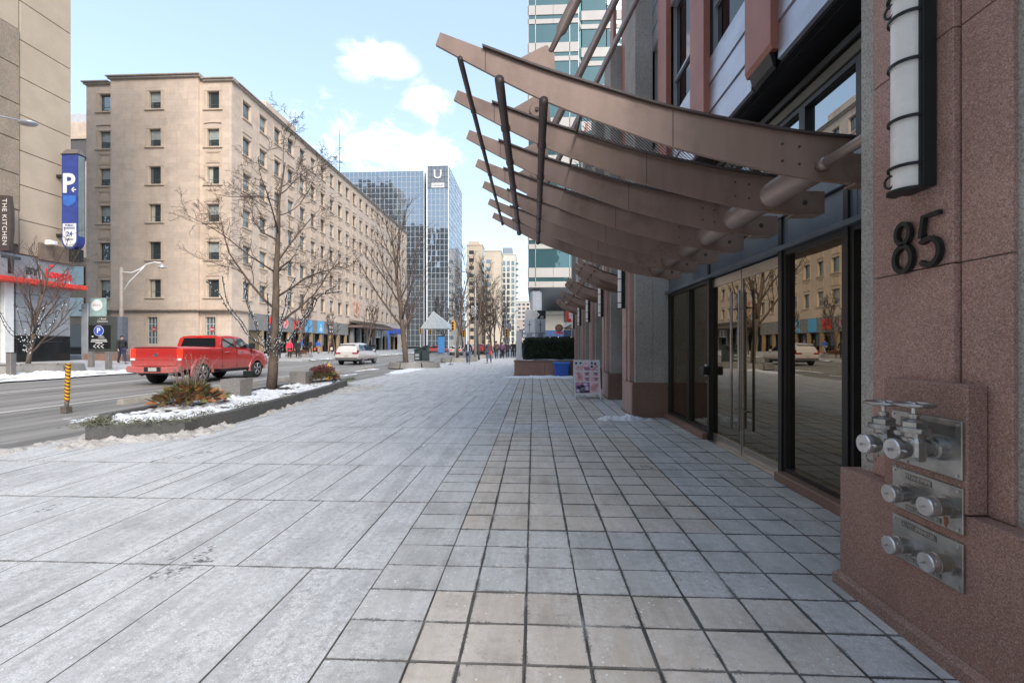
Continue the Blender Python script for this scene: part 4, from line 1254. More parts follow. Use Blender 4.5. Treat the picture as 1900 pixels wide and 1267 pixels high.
# store front
MB().bbox(-44, 29.0, .3, XF-.15, 29.55, 7.0, .02).build('end_wall', SILVER, T_)
for i in range(6):
    y1 = 29.5-3.3*i; y0 = y1-3.27
    MB().bbox(XF-.3, y0, 5.55, XF-.04, y1, 7.0, .02).build('fascia_panel', SILVER, T_)
for j in range(4):
    z0 = 2.05+j*.86
    MB().bbox(XF-.3, 26.3, z0, XF-.03, 29.55, z0+.84, .015).build('metal_panel', SILVER, T_)
MB().bbox(XF-.1, 26.1, .25, XF+.25, 29.3, 2.03, .02).build('black_granite_base', simple('polished_black_granite', (.018,.02,.022), .12), T_)
MB().bbox(XF-.2, 25.55, .2, XF+.15, 26.05, 5.2, .02).build('column', WHITEP, T_)
gg = MB(); frame_rect(gg, 10, 25.5, .35, 5.15, .12, XF-.3, XF-.1); gg.box(XF-.3, 10, 2.2, XF-.1, 25.5, 2.32); gg.box(XF-.3, 22, .35, XF-.1, 22.1, 5.15)
go = gg.build('store_window', WHITEP, T_)
MB().box(XF-.34, 10, .35, XF-.32, 25.5, 5.15).build('pane', mirror_glass('lime_backed_glass', (.6,.65,.4), .12, .05, (.26,.27,.03)), go)
rcp = MB(); rcp.bbox(XF-.1, -5, 5.18, XF+1.0, 29.75, 5.48, .03); rcp.build('red_canopy', simple('red_canopy_edge', (.72,.06,.04), .4), T_)
L_ = thing('store_lettering', 'BY and a red script store name standing on the red canopy edge', 'sign', (XF+.95, 28, 5.5))
DKG = simple('dark_grey_letter', (.05,.055,.06), .5); RS = simple('red_script_letter', (.72,.03,.03), .4)
text('letter', 'BY', .62, (XF+.9, 26.4, 5.92), FACE_E, DKG, L_, .05, bold=.012)
text('script_name', "Longo's", .80, (XF+.9, 27.95, 5.95), FACE_E, RS, L_, .04, bold=.012, sx=.66)
q = MB().tube([(XF+.9, 26.9, 5.7), (XF+.9, 27.4, 5.82), (XF+.9, 28.9, 5.62)], .025, 6); q.ball((XF+.9, 27.5, 6.45), .11, 8); q.build('script_flourish', RS, L_)
q = MB()
for yy in (26.2, 26.9, 27.8, 28.6): q.box(XF+.88, yy, 5.48, XF+.91, yy+.03, 5.8)
q.build('letter_post', WHITEP, L_)
L_ = thing('store_lettering', 'large dark letter T of the store name at the left edge', 'sign', (XF+.9, 24.4, 5.5))
text('letter', 'T', 1.45, (XF+.92, 25.25, 6.1), FACE_E, DKG, L_, .10, bold=.02)
text('letter', 'E', 1.45, (XF+.92, 24.1, 6.1), FACE_E, DKG, L_, .10, bold=.02)
# projecting signs
t = thing('parking_sign', 'tall blue projecting sign with white P over a 24 hour shield', 'sign', (-30.9, 28.5, 7.7))
PB = simple('parking_blue', (.035,.06,.26), .35); PB2 = simple('parking_light_blue', (.04,.15,.50), .35)
x0, x1 = -30.95, -29.85
pl = [(x0, 13.95), (x0, 8.35)] + [(x0+.55-.55*math.cos(PI*i/12), 8.35-.62*math.sin(PI*i/12)) for i in range(1, 12)] + [(x1, 8.35), (x1, 13.95)]
MB().prism(pl, 'y', 28.45, 28.95).build('sign_box', PB, t)
MB().prism([(x0-.04, 28.40, ), (x1+.04, 28.40), (x1+.04, 29.0), (x0-.04, 29.0)], 'z', 13.95, 13.99).build('cap_edge', DARKM, t)
MB().add([(x0-.02,28.42,13.99),(x1+.02,28.42,13.99),(x1+.02,28.98,13.99),(x0-.02,28.98,13.99),(x0+.12,28.6,14.35),(x1-.12,28.6,14.35),(x1-.12,28.85,14.35),(x0+.12,28.85,14.35)], [(0,1,5,4),(1,2,6,5),(2,3,7,6),(3,0,4,7),(4,5,6,7)]).build('cap', simple('brown_grey_cap', (.16,.13,.12), .6), t)
MB().box(x1+.001, 28.5, 8.6, x1+.012, 28.9, 13.9).build('side_panel', simple('grey_green_side', (.20,.24,.22), .5), t)
text('letter', 'P', 1.75, ((x0+x1)/2-.08, 28.44, 12.0), FACE_CAM, WHITEP, t, .006, bold=.045)
text('arrow', '\u2190', .6, (x1-.25, 28.44, 11.62), FACE_CAM, WHITEP, t, .006) if False else None
ar = MB(); ar.box(x1-.42, 28.425, 11.60, x1-.10, 28.445, 11.66); ar.prism([(x1-.45, 11.63), (x1-.27, 11.80), (x1-.21, 11.76), (x1-.36, 11.63), (x1-.21, 11.50), (x1-.27, 11.46)], 'y', 28.425, 28.445)
ar.build('arrow', WHITEP, t)
MB().prism([(x0+.12, 11.25), (x1-.12, 11.25), (x1-.12, 10.85), (x1-.35, 10.62), (x0+.45, 10.55), (x0+.12, 10.7)], 'y', 28.435, 28.447).build('light_patch', PB2, t)
xc = (x0+x1)/2
sh = [(x0+.09, 9.42), (x0+.09, 8.42)] + [(xc-.46*math.cos(PI*i/12), 8.42-.55*math.sin(PI*i/12)) for i in range(1, 12)] + [(x1-.09, 8.42), (x1-.09, 9.42)]
MB().prism(sh, 'y', 28.43, 28.447).build('shield', WHITEP, t)
text('lettering', 'PUBLIC\nPARKING', .185, (xc, 28.428, 9.20), FACE_CAM, PB, t, .003, bold=.006)
text('lettering', '24', .42, (xc, 28.428, 8.72), FACE_CAM, PB, t, .003, bold=.012)
text('lettering', 'HOURS', .17, (xc, 28.428, 8.36), FACE_CAM, PB, t, .003, bold=.004)
MB().box(x0+.45, 28.5, 6.95, x1-.05, 28.9, 7.74).build('bracket_box', DARKM, t)
MB().box(XF, 28.6, 12.5, x0, 28.8, 12.7).box(XF, 28.6, 8.6, x0, 28.8, 8.8).build('wall_bracket', DARKM, t)
t = thing('restaurant_sign', 'dark brown projecting sign reading THE KITCHEN down its length', 'sign', (-31, 25.3, 7))
pl = [(-31.45, 10.25), (-30.66, 10.2), (-30.55, 9.4), (-30.53, 8.2), (-30.66, 7.0), (-31.45, 6.95)]
MB().prism(pl, 'y', 25.2, 25.4).build('sign_box', simple('dark_brown_sign', (.07,.055,.05), .6), t)
o_ = text('lettering', 'THE KITCHEN', .40, (-30.93, 25.19, 8.65), (PI/2, PI/2, 0), WHITEP, t, .004, sp=1.1)
o_.rotation_euler = (PI/2, PI/2, 0)
t = thing('wall_camera', 'white security camera on the wall left of the parking sign', 'camera', (XF+.3, 28.3, 8))
MB().bbox(XF+.0, 27.9, 7.95, XF+.35, 28.1, 8.25, .03).build('mount', WHITEP, t); MB().bbox(XF+.3, 27.6, 7.85, XF+.95, 27.85, 8.1, .03).build('housing', WHITEP, t)
MB().bbox(XF-.01, 27.5, 6.9, XF+.12, 29.55, 8.0, .02).build('pipe_panel', simple('weathered_brown_panel', (.22,.17,.13), .8), T_)

# ------------------------------------------------------------------ towers farther off
def glass_face(mb_f, mb_p, axis, plane, a0, a1, z0, z1, na, nz, out, r=.0, tilt=.006):
    """panes (each slightly out of true) and raised mullions on a flat face; out = outward sign"""
    da, dz = (a1-a0)/na, (z1-z0)/nz
    for i in range(na):
        for j in range(nz):
            q = [(a0+i*da, z0+j*dz), (a0+(i+1)*da, z0+j*dz), (a0+(i+1)*da, z0+(j+1)*dz), (a0+i*da, z0+(j+1)*dz)]
            tx, tz, b = rnd.uniform(-tilt, tilt), rnd.uniform(-tilt, tilt), .02
            pts = []
            for k, (a, z) in enumerate(q):
                d = plane - out*(b + tx*(a-a0-(i+.5)*da) + tz*(z-z0-(j+.5)*dz))
                pts.append((a, d, z) if axis == 'y' else (d, a, z))
            mb_p.add(pts, [(0,1,2,3)])
    w = .055
    for i in range(na+1):
        a = a0+i*da
        if axis == 'y': mb_f.box(a-w, plane, z0, a+w, plane+out*.06, z1)
        else: mb_f.box(plane, a-w, z0, plane+out*.06, a+w, z1)
    for j in range(nz+1):
        z = z0+j*dz
        if axis == 'y': mb_f.box(a0, plane, z-w, a1, plane+out*.055, z+w)
        else: mb_f.box(plane, a0, z-w, plane+out*.055, a1, z+w)
GT = thing('glass_tower', 'blue grey mirror glass tower with a white U emblem at its top corner', 'building', (-28, 149, 0))
MULL = simple('silver_mullion', (.55,.57,.6), .4, .4)
MB().box(-35.4, 149.2, 0, -28.2, 177, 60.2).box(-66, 153.2, 0, -37.2, 177, 60.2).box(-37.2, 157, 0, -35.4, 177, 58).build('core', simple('dark_core', (.02,.025,.03), .6), GT)
f_ = MB(); p_ = MB(); glass_face(f_, p_, 'y', 149, -35.2, -28, 1, 53.2, 5, 28, -1); f_.build('mullions', MULL, GT); p_.build('panes', BLUEGLASS, GT, kind='stuff')
f_ = MB(); p_ = MB(); glass_face(f_, p_, 'y', 149, -35.2, -28, 53.2, 60.5, 5, 4, -1); f_.build('mullions', simple('dark_mullion', (.1,.1,.11)), GT); p_.build('crown_panes', mirror_glass('dark_crown_glass', (.45,.48,.5), .2, .08, (.15,.155,.16)), GT, kind='stuff')
f_ = MB(); p_ = MB(); glass_face(f_, p_, 'x', -28, 149, 177, 1, 60.5, 10, 32, 1); f_.build('mullions', MULL, GT); p_.build('panes', BLUEGLASS, GT, kind='stuff')
f_ = MB(); p_ = MB(); glass_face(f_, p_, 'y', 153, -66, -37.2, 1, 60.5, 19, 32, -1); f_.build('mullions', MULL, GT); p_.build('panes', BLUEGLASS, GT, kind='stuff')
f_ = MB(); p_ = MB(); glass_face(f_, p_, 'x', -37.2, 153, 157, 1, 60.5, 3, 32, 1); glass_face(f_, p_, 'x', -35.2, 149, 157, 1, 60.5, 4, 32, -1); f_.build('mullions', MULL, GT); p_.build('panes', BLUEGLASS, GT, kind='stuff')
MB().box(-37.3, 152.7, 0, -36.9, 153.2, 60.6).box(-35.4, 148.7, 0, -35.0, 149.1, 60.6).box(-28.15, 148.8, 0, -27.9, 149.1, 60.6).build('corner_post', WHITEP, GT)
MB().box(-60, 158, 60.2, -48, 170, 62.2).build('roof_plant', WHITEP, GT)
text('emblem_letter', 'U', 4.2, (-31.6, 148.8, 57.6), FACE_CAM, OFFW, GT, .1, bold=.05)
MB().box(-33.7, 148.8, 53.3, -29.4, 148.93, 54.9).build('name_panel', OFFW, GT)
text('lettering', 'Unilever', 1.15, (-31.55, 148.75, 54.1), FACE_CAM, simple('grey_letter', (.3,.32,.35)), GT, .02)

def block(name, label, x0, x1, y0, y1, z1, mat, win, cat='building', faces=('y', 'x+'), wmat=OFFGLASS):
    """far building: solid walls with windows set in as separate pieces; win = (w, h, pitch a, pitch z, z start, margin)"""
    t = thing(name, label, cat, ((x0+x1)/2, y0, 0))
    MB().box(x0, y0, 0, x1, y1, z1).build('wall', mat, t)
    w, h, pa, pz, zs_, mg = win
    wmesh = MB().box(0, -.02, 0, w, .12, h)
    wmesh.cur = 0
    me = wmesh.mesh('window', wmat)
    z = zs_
    while z+h < z1-1.2:
        if 'y' in faces:
            a = x0+mg
            while a+w <= x1-mg*.6: inst('window', me, t, (a, y0, z)); a += pa
        for fx, xx, rz in (('x+', x1, PI/2), ('x-', x0, -PI/2)):
            if fx in faces:
                a = y0+mg
                while a+w <= y1-mg*.6: inst('window', me, t, (xx, a if rz > 0 else a+w, z), rz); a += pa
        z += pz
    MB().box(x0-.2, y0-.2, z1, x1+.2, y1+.2, z1+.4).build('parapet', mat, t)
    return t
BEIGE = simple('far_beige_stone', (.52,.43,.33), .85, 0, .05, .2)
BEIGE2 = simple('far_buff_stone', (.55,.47,.37), .85, 0, .05, .2)
CREAM = simple('far_cream_concrete', (.58,.55,.47), .8, 0, .04, .2)
FARB = simple('far_tan_concrete', (.47,.41,.36), .8, 0, .05, .2)
b1 = block('stepped_tower', 'tall beige stone tower just right of the glass tower', -30.2, -23.2, 205, 214, 46.5, BEIGE, (2.2, 1.7, 3.4, 3.5, 4, 1.0))
MB().box(-29.5, 206, 46.5, -25.0, 212, 48.5).build('roof_block', BEIGE, b1)
b2 = block('stepped_tower', 'shorter buff front block of the beige towers with paired windows', -21.4, -14.2, 198, 212, 42.3, BEIGE2, (2.5, 1.6, 3.6, 3.3, 4, .8))
b2b = MB().box(-18.6, 197.9, 3, -17.3, 198.1, 38); b2b.build('stair_strip', BEIGE, b2)
cd = block('condo_tower', 'cream condominium tower with balconies stacked on its right edge', -16.5, -9.2, 232, 250, 47.5, CREAM, (1.5, 2.3, 2.3, 3.0, 3, .6), faces=('y',), wmat=OFFGLASS)
MB().bbox(-16, 236, 47.5, -11, 246, 52, .3).build('roof_drum', simple('blue_grey_roof_plant', (.22,.25,.29), .5), cd)
for i in range(14): MB().box(-9.2, 233, 4+3.05*i, -7.9, 240, 4.35+3.05*i).build('balcony', simple('pale_balcony', (.42,.44,.45), .6), cd)
block('far_block', 'distant tan apartment slab at the end of the street', -12.2, -1.2, 330, 360, 33, FARB, (1.8, 1.5, 3.1, 3.0, 3, 1), faces=('y', 'x+'))
block('far_block', 'low pinkish block in front of the distant apartment slab', -11.5, -7.2, 290, 310, 17, simple('far_pink_brick', (.42,.33,.29), .85), (1.5, 1.4, 3, 3, 3, 1), faces=('y',))
block('street_building', 'mid rise stone building partly hidden by trees beyond the glass tower', -32, -26, 240, 300, 30, BEIGE2, (2, 1.8, 4, 3.6, 4, 1))
block('street_building', 'low dark fronted building beyond the crossing on the left', -40, -30.5, 190, 204, 12, simple('far_grey', (.3,.29,.28), .8), (3, 2, 5, 4, 1, 1))
block('far_block', 'farthest pale block closing the street on the right', -1.0, 9, 380, 420, 16, simple('far_pale', (.5,.5,.5), .8), (2, 1.5, 4, 3.2, 3, 1))

# atrium canopy of folded white glass at the corner
t = thing('glass_pyramid', 'white pyramid shaped glass canopy on slim posts at the corner', 'canopy', (-22, 98, 0))
q = MB(); ap = (-22.2, 100, 8.9); base = [(-24.3, 97, 5.0), (-17.8, 96.2, 4.9), (-17.5, 103, 5.0), (-24.5, 103, 5.0)]
q.add([ap]+base, [(0,1,2), (0,2,3), (0,3,4), (0,4,1)]); q.build('glazing', simple('frosted_white_glazing', (.52,.55,.54), .3), t)
q = MB()
for i in range(4):
    q.tube([ap, base[i]], .06, 5)
    for f in (.25, .5, .75):
        a, b = Vector(base[i]), Vector(base[(i+1) % 4]); q.tube([ap, a.lerp(b, f)], .035, 4)
        q.tube([Vector(ap).lerp(a, f), Vector(ap).lerp(b, f)], .03, 4)
q.build('rib', WHITEP, t)
q = MB()
for b_ in base: q.tube([(b_[0], b_[1], 0), b_], .09, 6)
q.build('post', WHITEP, t)
t = thing('info_kiosk', 'bright blue advertising column by the crossing', 'kiosk', (-18, 75, 0))
MB().bbox(-16.1, 76, .1, -15.1, 76.8, 2.9, .08).build('body', simple('kiosk_blue', (.08,.32,.72), .4), t); MB().bbox(-16.15, 75.95, 2.9, -15.05, 76.85, 3.05, .04).build('cap', DARKM, t)

# ------------------------------------------------------------------ white and teal tower on the right
W = thing('banded_tower', 'white banded tower with teal windows raised on a column behind the small canopies', 'building', (3, 47, 0))
WB_ = simple('white_band_panel', (.46,.43,.405), .5, 0, .04, .6)
UG = simple('grey_blue_soffit', (.36,.38,.42), .6)
cnt = 0
BODY = MB().box(-.35, 47.35, 7.7, 4.55, 48.4, 62).box(-.35, 48.4, 7.7, 30, 75, 62).build('core', simple('tower_core', (.25,.27,.28), .7), W)
def tband(x0, x1, y, z0, z1):
    q = MB(); n_ = max(1, round((x1-x0)/3.4)); w_ = (x1-x0)/n_
    for i in range(n_): q.bbox(x0+i*w_+.01, y-.02, z0, x0+(i+1)*w_-.01, y+.3, z1, .015)
    q.build('spandrel_band', WB_, W)
splits = [-.55, .19, 3.72, 4.62]
zf = 7.55
band0 = True
zz_ = 7.55
for k in range(13):
    z = 8.0+3.87*k      # top of spandrel below strip window
    tband(-.6, 4.62, 47.1, z-.50 if k else 7.4, z)
    for a, b in zip(splits[:-1], splits[1:]):
        p = MB().box(a+.03, 47.16, z+.0, b-.03, 47.20, z+.42).build('window', TEALGLASS, W)
    tband(-.6, 4.62, 47.1, z+.42, z+1.42)
    for a, b in zip(splits[:-1], splits[1:]):
        w = MB().box(a+.03, 47.16, z+1.42, b-.03, 47.20, z+3.37).build('window', TEALGLASS, W)
    # set back right part
    tband(5.0, 16, 48.1, z-.50 if k else 7.4, z); tband(5.0, 16, 48.1, z+.42, z+1.42)
    for i in range(4): MB().box(5.1+2.6*i, 48.16, z, 7.6+2.6*i, 48.2, z+.42).build('window', TEALGLASS, W); MB().box(5.1+2.6*i, 48.16, z+1.42, 7.6+2.6*i, 48.2, z+3.37).build('window', TEALGLASS, W)
    MB().add([(4.62, 47.12, z-.5), (5.0, 48.1, z-.5), (5.0, 48.1, z+.0), (4.62, 47.12, z), (4.62, 47.12, z+.42), (5.0, 48.1, z+.42), (5.0, 48.1, z+1.42), (4.62, 47.12, z+1.42)], [(0,1,2,3), (4,5,6,7)]).build('return_band', WB_, W)
    MB().add([(-.6, 47.12, z-.5), (-.6, 60, z-.5), (-.6, 60, z), (-.6, 47.12, z), (-.6, 47.12, z+.42), (-.6, 60, z+.42), (-.6, 60, z+1.42), (-.6, 47.12, z+1.42)], [(0,1,2,3), (4,5,6,7)]).build('side_band', WB_, W)
    MB().add([(4.63, 47.14, z+.0), (5.01, 48.12, z+.0), (5.01, 48.12, z+3.3), (4.63, 47.14, z+3.3)], [(0,1,2,3)]).build('return_pane', TEALGLASS, W)
q = MB()
for x in splits: q.box(x-.03, 47.08, 7.5, x+.03, 47.3, 58)
q.build('mullion', SILVER, W)
# sloped soffit and column
MB().add([(-.6, 47.1, 7.4), (16, 47.1, 7.4), (16, 60, 5.8), (-.2, 60, 5.8), (.3, 50, 6.0), (-.6, 60, 7.4)], [(0,1,2,3), (0,3,5)]).build('soffit', UG, W)
MB().bbox(-.35, 47.4, 4.4, .85, 48.6, 7.2, .25).build('column', simple('grey_metal_column', (.34,.36,.40), .4, .3), W)
MB().bbox(-.25, 47.5, 0, .75, 48.5, 4.4, .2).build('column_base', simple('grey_metal_column2', (.40,.42,.45), .4, .3), W)
block('podium_building', 'low cream podium behind the church sign under the banded tower', 1.3, 4.2, 52, 62, 4.9, CREAM, (1, 1, 2, 9, 20, 1), faces=())
t = thing('street_shop', 'row of glazed shops with a blue fascia beyond the hedge', 'building', (3, 50, 0))
MB().box(.9, 51.2, 0, 9, 52, 2.4).build('shopfront', SHOPGLASS, t); MB().box(.9, 51.0, 2.4, 9, 51.3, 3.1).build('fascia', simple('blue_fascia', (.08,.13,.3), .5), t)
q = MB()
for i in range(6): q.box(.9+i*.9, 51.0, 0, 1.0+i*.9, 51.2, 2.4)
q.build('mullion', WHITEP, t)
t = thing('street_shop', 'cream louvred shop building running along the street past the small canopies', 'building', (3, 30, 0))
MB().box(3.2, 26, 0, 12, 46, 5.8).build('wall', CREAM, t)
for i in range(14):
    MB().box(3.0, 26.4+1.4*i, .3, 3.19, 27.5+1.4*i, 3.0).build('window', SHOPGLASS, t); MB().box(3.0, 26.4+1.4*i, 3.7, 3.19, 27.5+1.4*i, 5.2).build('window', SHOPGLASS, t)
MB().box(2.9, 26, 3.1, 3.2, 46, 3.4).build('band', OFFW, t)
t = thing('pharmacy_sign', 'red capsule shaped hanging sign beyond the small canopies', 'sign', (3, 33, 3))
q = MB(); q.prism([(2.35,3.25),(2.5,3.1),(2.95,3.1),(3.05,3.25),(3.05,4.4),(2.35,4.4)], 'y', 33, 33.2); q.build('panel', RED1, t)
MB().box(2.55, 32.98, 3.35, 2.75, 33, 4.2).box(2.8, 32.98, 3.35, 2.9, 33, 4.2).build('white_print', WHITEP, t)
t = thing('restaurant_sign', 'round brown hanging sign on a small red bracket', 'sign', (1.4, 33, 2.3))
MB().lathe([(.30, 0), (.30, .12)], (1.95, 35, 2.75), 'y', 24).build('disc', simple('brown_disc', (.12,.06,.045), .5), t)
MB().lathe([(.20, -.01), (.20, 0), ], (1.95, 35, 2.75), 'y', 20).build('disc_face', simple('brown_disc_face', (.22,.12,.09), .5), t)
MB().box(1.65, 35, 2.32, 2.25, 35.1, 2.45).build('red_base', RED1, t); MB().box(1.9, 35, 2.7, 3.2, 35.05, 2.76).build('arm', BLACKM, t)

# unseen blocks added behind the viewpoint for mirror towers and shop panes to reflect
m, n, p, o = newmat('windowed_facade')
bk = nd(n, 'ShaderNodeTexBrick', {0: nd(n, 'ShaderNodeMapping', {0: nd(n, 'ShaderNodeCombineXYZ', {0: mul(n, nd(n, 'ShaderNodeSeparateXYZ', {0: pos(n)}).outputs[0], nd(n, 'ShaderNodeSeparateXYZ', {0: pos(n)}).outputs[1], 'ADD'), 1: nd(n, 'ShaderNodeSeparateXYZ', {0: pos(n)}).outputs[2]}).outputs[0]}).outputs[0], 'Color1': (.05,.06,.08,1), 'Color2': (.10,.12,.15,1), 'Mortar': (.42,.38,.33,1), 'Scale': .32, 'Mortar Size': .1, 'Brick Width': .7, 'Row Height': 1.1}, offset=0)
n.links.new(bk.outputs[0], p.inputs['Base Color']); p.inputs['Roughness'].default_value = .5
FACD = MATS['windowed_facade']
for i, (x0, x1, y0, y1, h_) in enumerate(((-240, -190, -190, -150, 130), (-185, -140, -180, -150, 165), (-136, -104, -170, -140, 120), (-100, -62, -200, -160, 118), (-58, -34, -160, -130, 52), (-28, 18, -290, -240, 165), (70, 120, -150, -120, 60), (-75, -33, -75, -25, 24))):
    t = thing('added_reflection_block', ('unseen windowed block added behind the viewpoint for reflections, %s' % ('farthest left', 'second from the left', 'low one third from the left', 'tallest of the row', 'smallest of the row', 'closing the street', 'far to the right', 'stone one opposite')[i]), 'building', ((x0+x1)/2, (y0+y1)/2, 0))
    MB().box(x0, y0, 0, x1, y1, h_).build('wall', FACD, t); MB().box(x0+3, y0+3, h_, x1-3, y1-3, h_+3).build('roof_plant', SILVER, t)
# ------------------------------------------------------------------ right side: planter wall, hedge, signs
PW = thing('raised_planter', 'long brown stone planter wall in front of the hedge', 'planter', (.5, 21.7, 0))
BR = simple('brown_stone_cladding', (.30, .17, .13), .7, 0, .1, 1.5, dirt=((.18,.11,.09), 2, .5))
x = -.92
for w in (1.45, .95, .95, .95, .98): MB().bbox(x+.004, 21.62, .0, x+w-.004, 21.85, .66, .01).build('stone_panel', BR, PW); x += w
for k in range(3): MB().bbox(-.92, 21.86+.9*k, 0, -.72, 22.74+.9*k, .66, .01).build('stone_panel', BR, PW)
MB().box(-.7, 21.87, 0, 4.3, 24.9, .6).build('soil', simple('dark_soil', (.05,.04,.03), .95), PW)
q = MB(); q.bbox(-.95, 21.58, .662, 4.35, 21.9, .72, .01); q.bbox(-.95, 21.9, .662, -.68, 25, .72, .01); q.build('coping', BR, PW)
heap('snow_on_planter', lambda x, y: .05+.05*fbm(x, y, 1.3), -.9, 4, 21.62, 22.3, .08, SNOW, .70, 'thin line of snow lying along the planter wall top', 'snow')
def leaf_cloud(name, mat, parent, boxes, n, size, seed, kind='stuff'):
    r = random.Random(seed); mb = MB()
    for i in range(n):
        b = boxes[i % len(boxes)]
        # mostly near the surface
        p = [r.uniform(b[0], b[3]), r.uniform(b[1], b[4]), r.uniform(b[2], b[5])]
        ax = r.choice((0, 1, 1, 2, 2)); s_ = b[ax+3] if r.random() < (.5 if ax != 1 else .15) else b[ax]
        if ax == 2: s_ = b[5]
        p[ax] = s_ + r.gauss(0, .05)
        q = Vector((r.gauss(0,1), r.gauss(0,1), r.gauss(0,1))).normalized(); u = q.orthogonal().normalized(); v = q.cross(u)
        s1 = size*r.uniform(.6, 1.3); s2 = s1*.5; P_ = Vector(p)
        mb.add([P_-u*s1, P_+v*s2, P_+u*s1, P_-v*s2], [(0,1,2,3)])
    o_ = mb.build(name, mat, parent, kind=kind); return o_
HEDGE = simple('yew_hedge_leaves', (.035, .06, .03), .7, 0, .5, 5, fine=.5, fscale=18)
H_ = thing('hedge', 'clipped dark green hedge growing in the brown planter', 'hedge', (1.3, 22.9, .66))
MB().box(-.35, 22.35, .62, 2.6, 23.5, 1.62).build('inner_shade_core', simple('hedge_shade', (.012,.016,.01), .9), H_)  # near-black solid core, its colour stands for shade between the leaves
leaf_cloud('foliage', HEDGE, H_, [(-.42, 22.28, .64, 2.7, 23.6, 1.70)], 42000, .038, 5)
t = thing('stone_post', 'slim pale stone post at the planter corner', 'post', (-.72, 22.1, .66))
MB().bbox(-.84, 22.0, .66, -.58, 22.3, 2.12, .012).build('shaft', OFFW, t); MB().bbox(-.85, 21.99, 2.121, -.57, 22.31, 2.15, .01).build('cap', OFFW, t)
# church sign: a square box turned 45 degrees
S_ = thing('church_sign', 'white four sided box sign with blue crosses behind the hedge', 'sign', (.35, 26.8, 1.7), rz=0)
SG1 = simple('pale_grey_sign_face', (.60,.61,.64), .5, 0, .03); SG2 = simple('shaded_sign_face', (.52,.52,.54), .5, 0, .03)
cx_, cy_ = .05, 27.1
A_ = (cx_-.60, cy_-.1); B_ = (cx_+.02, cy_-.62); C_ = (cx_+.66, cy_-.1); D_ = (cx_, cy_+.5)
MB().prism([A_, B_, C_, D_], 'z', 1.75, 2.98).build('sign_box', SG1, S_)
BLC = simple('navy_print', (.03,.04,.15), .5)
for (P0, P1) in ((A_, B_), (B_, C_)):
    p0 = Vector((P0[0], P0[1], 0)); p1 = Vector((P1[0], P1[1], 0)); d = (p1-p0).normalized(); nn = Vector((d.y, -d.x, 0)); mid = (p0+p1)/2+nn*.006
    ang = math.atan2(d.y, d.x)
    q = MB()
    def strip(a0, a1, z0, z1):
        vs = [mid+d*a0, mid+d*a1]; q.add([(vs[0].x, vs[0].y, z0), (vs[1].x, vs[1].y, z0), (vs[1].x, vs[1].y, z1), (vs[0].x, vs[0].y, z1)], [(0,1,2,3)])
    strip(-.022, .022, 2.22, 2.88); strip(-.13, -.023, 2.63, 2.675); strip(.023, .13, 2.63, 2.675)
    q.build('cross', BLC, S_)
    text('lettering', "ST. ANDREW'S\nUNITED\nCHURCH", .115, (mid.x, mid.y, 2.02), (PI/2, 0, ang), BLC, S_, .002, bold=.003)
MB().prism([(A_[0]+.1, A_[1]), (B_[0], B_[1]+.1), (C_[0]-.1, C_[1]), (D_[0], D_[1]-.1)], 'z', 0, 1.75).build('base', BLACKM, S_)
t = thing('notice_board', 'long dark board with small white lettering lying behind the hedge top', 'sign', (1, 24.6, 1.6))
MB().bbox(-.42, 24.6, 1.3, 2.7, 24.75, 1.74, .01).build('panel', BLACKM, t); text('lettering', 'BLOOR', .12, (-.1, 24.585, 1.62), FACE_CAM, WHITEP, t, .002)
MB().box(0, 24.62, 0, .1, 24.7, 1.3).box(2.3, 24.62, 0, 2.4, 24.7, 1.3).build('leg', BLACKM, t)
t = thing('arrow_sign', 'white arrow sign with a dark square panel above the church sign', 'sign', (.0, 28.2, 3))
MB().bbox(-.52, 28.2, 3.05, .22, 28.35, 3.62, .01).build('panel', OFFW, t); MB().bbox(.224, 28.2, 3.07, .75, 28.35, 3.60, .01).build('dark_panel', BLACKM, t)
MB().prism([(.24,3.5),(.38,3.34),(.24,3.18),(.18,3.24),(.27,3.34),(.18,3.44)], 'y', 28.19, 28.2).build('arrow', WHITEP, t)
text('lettering', '62', .2, (.52, 28.195, 3.18), FACE_CAM, WHITEP, t, .002)
MB().box(-.1, 28.22, 0, 0, 28.32, 3.05).build('post', DARKM, t)
# blue bin
BB = simple('blue_plastic', (.03, .12, .52), .4, 0, .05)
t = thing('recycling_bin', 'blue plastic tub with a flared rim standing against the brown planter', 'bin', (1.3, 21.25, 0))
def rrect(cx, cy, hx, hy, z, r, n=4):
    out = []
    for sx_, sy_, a0 in ((1,1,0), (-1,1,90), (-1,-1,180), (1,-1,270)):
        for i in range(n+1):
            a = R(a0+90*i/n); out.append((cx+sx_*(hx-r)+r*math.cos(a), cy+sy_*(hy-r)+r*math.sin(a), z))
    return out
q = MB(); q.loft([rrect(1.3, 21.25, .29, .22, 0.0, .05), rrect(1.3, 21.25, .31, .24, .12, .05), rrect(1.3, 21.25, .34, .27, .50, .06), rrect(1.3, 21.25, .35, .28, .56, .06), rrect(1.3, 21.25, .385, .31, .60, .07)], True, True)
q.build('tub', BB, t)
q = MB(); q.loft([rrect(1.3, 21.25, .395, .32, .601, .07), rrect(1.3, 21.25, .395, .32, .645, .07), rrect(1.3, 21.25, .375, .30, .665, .06), rrect(1.3, 21.25, .35, .28, .64, .05)], True, True)
q.build('rim', simple('pale_blue_plastic', (.07,.20,.62), .35), t)
MB().bbox(1.21, 20.985, .28, 1.39, 21.01, .33, .008).build('grip', BB, t)
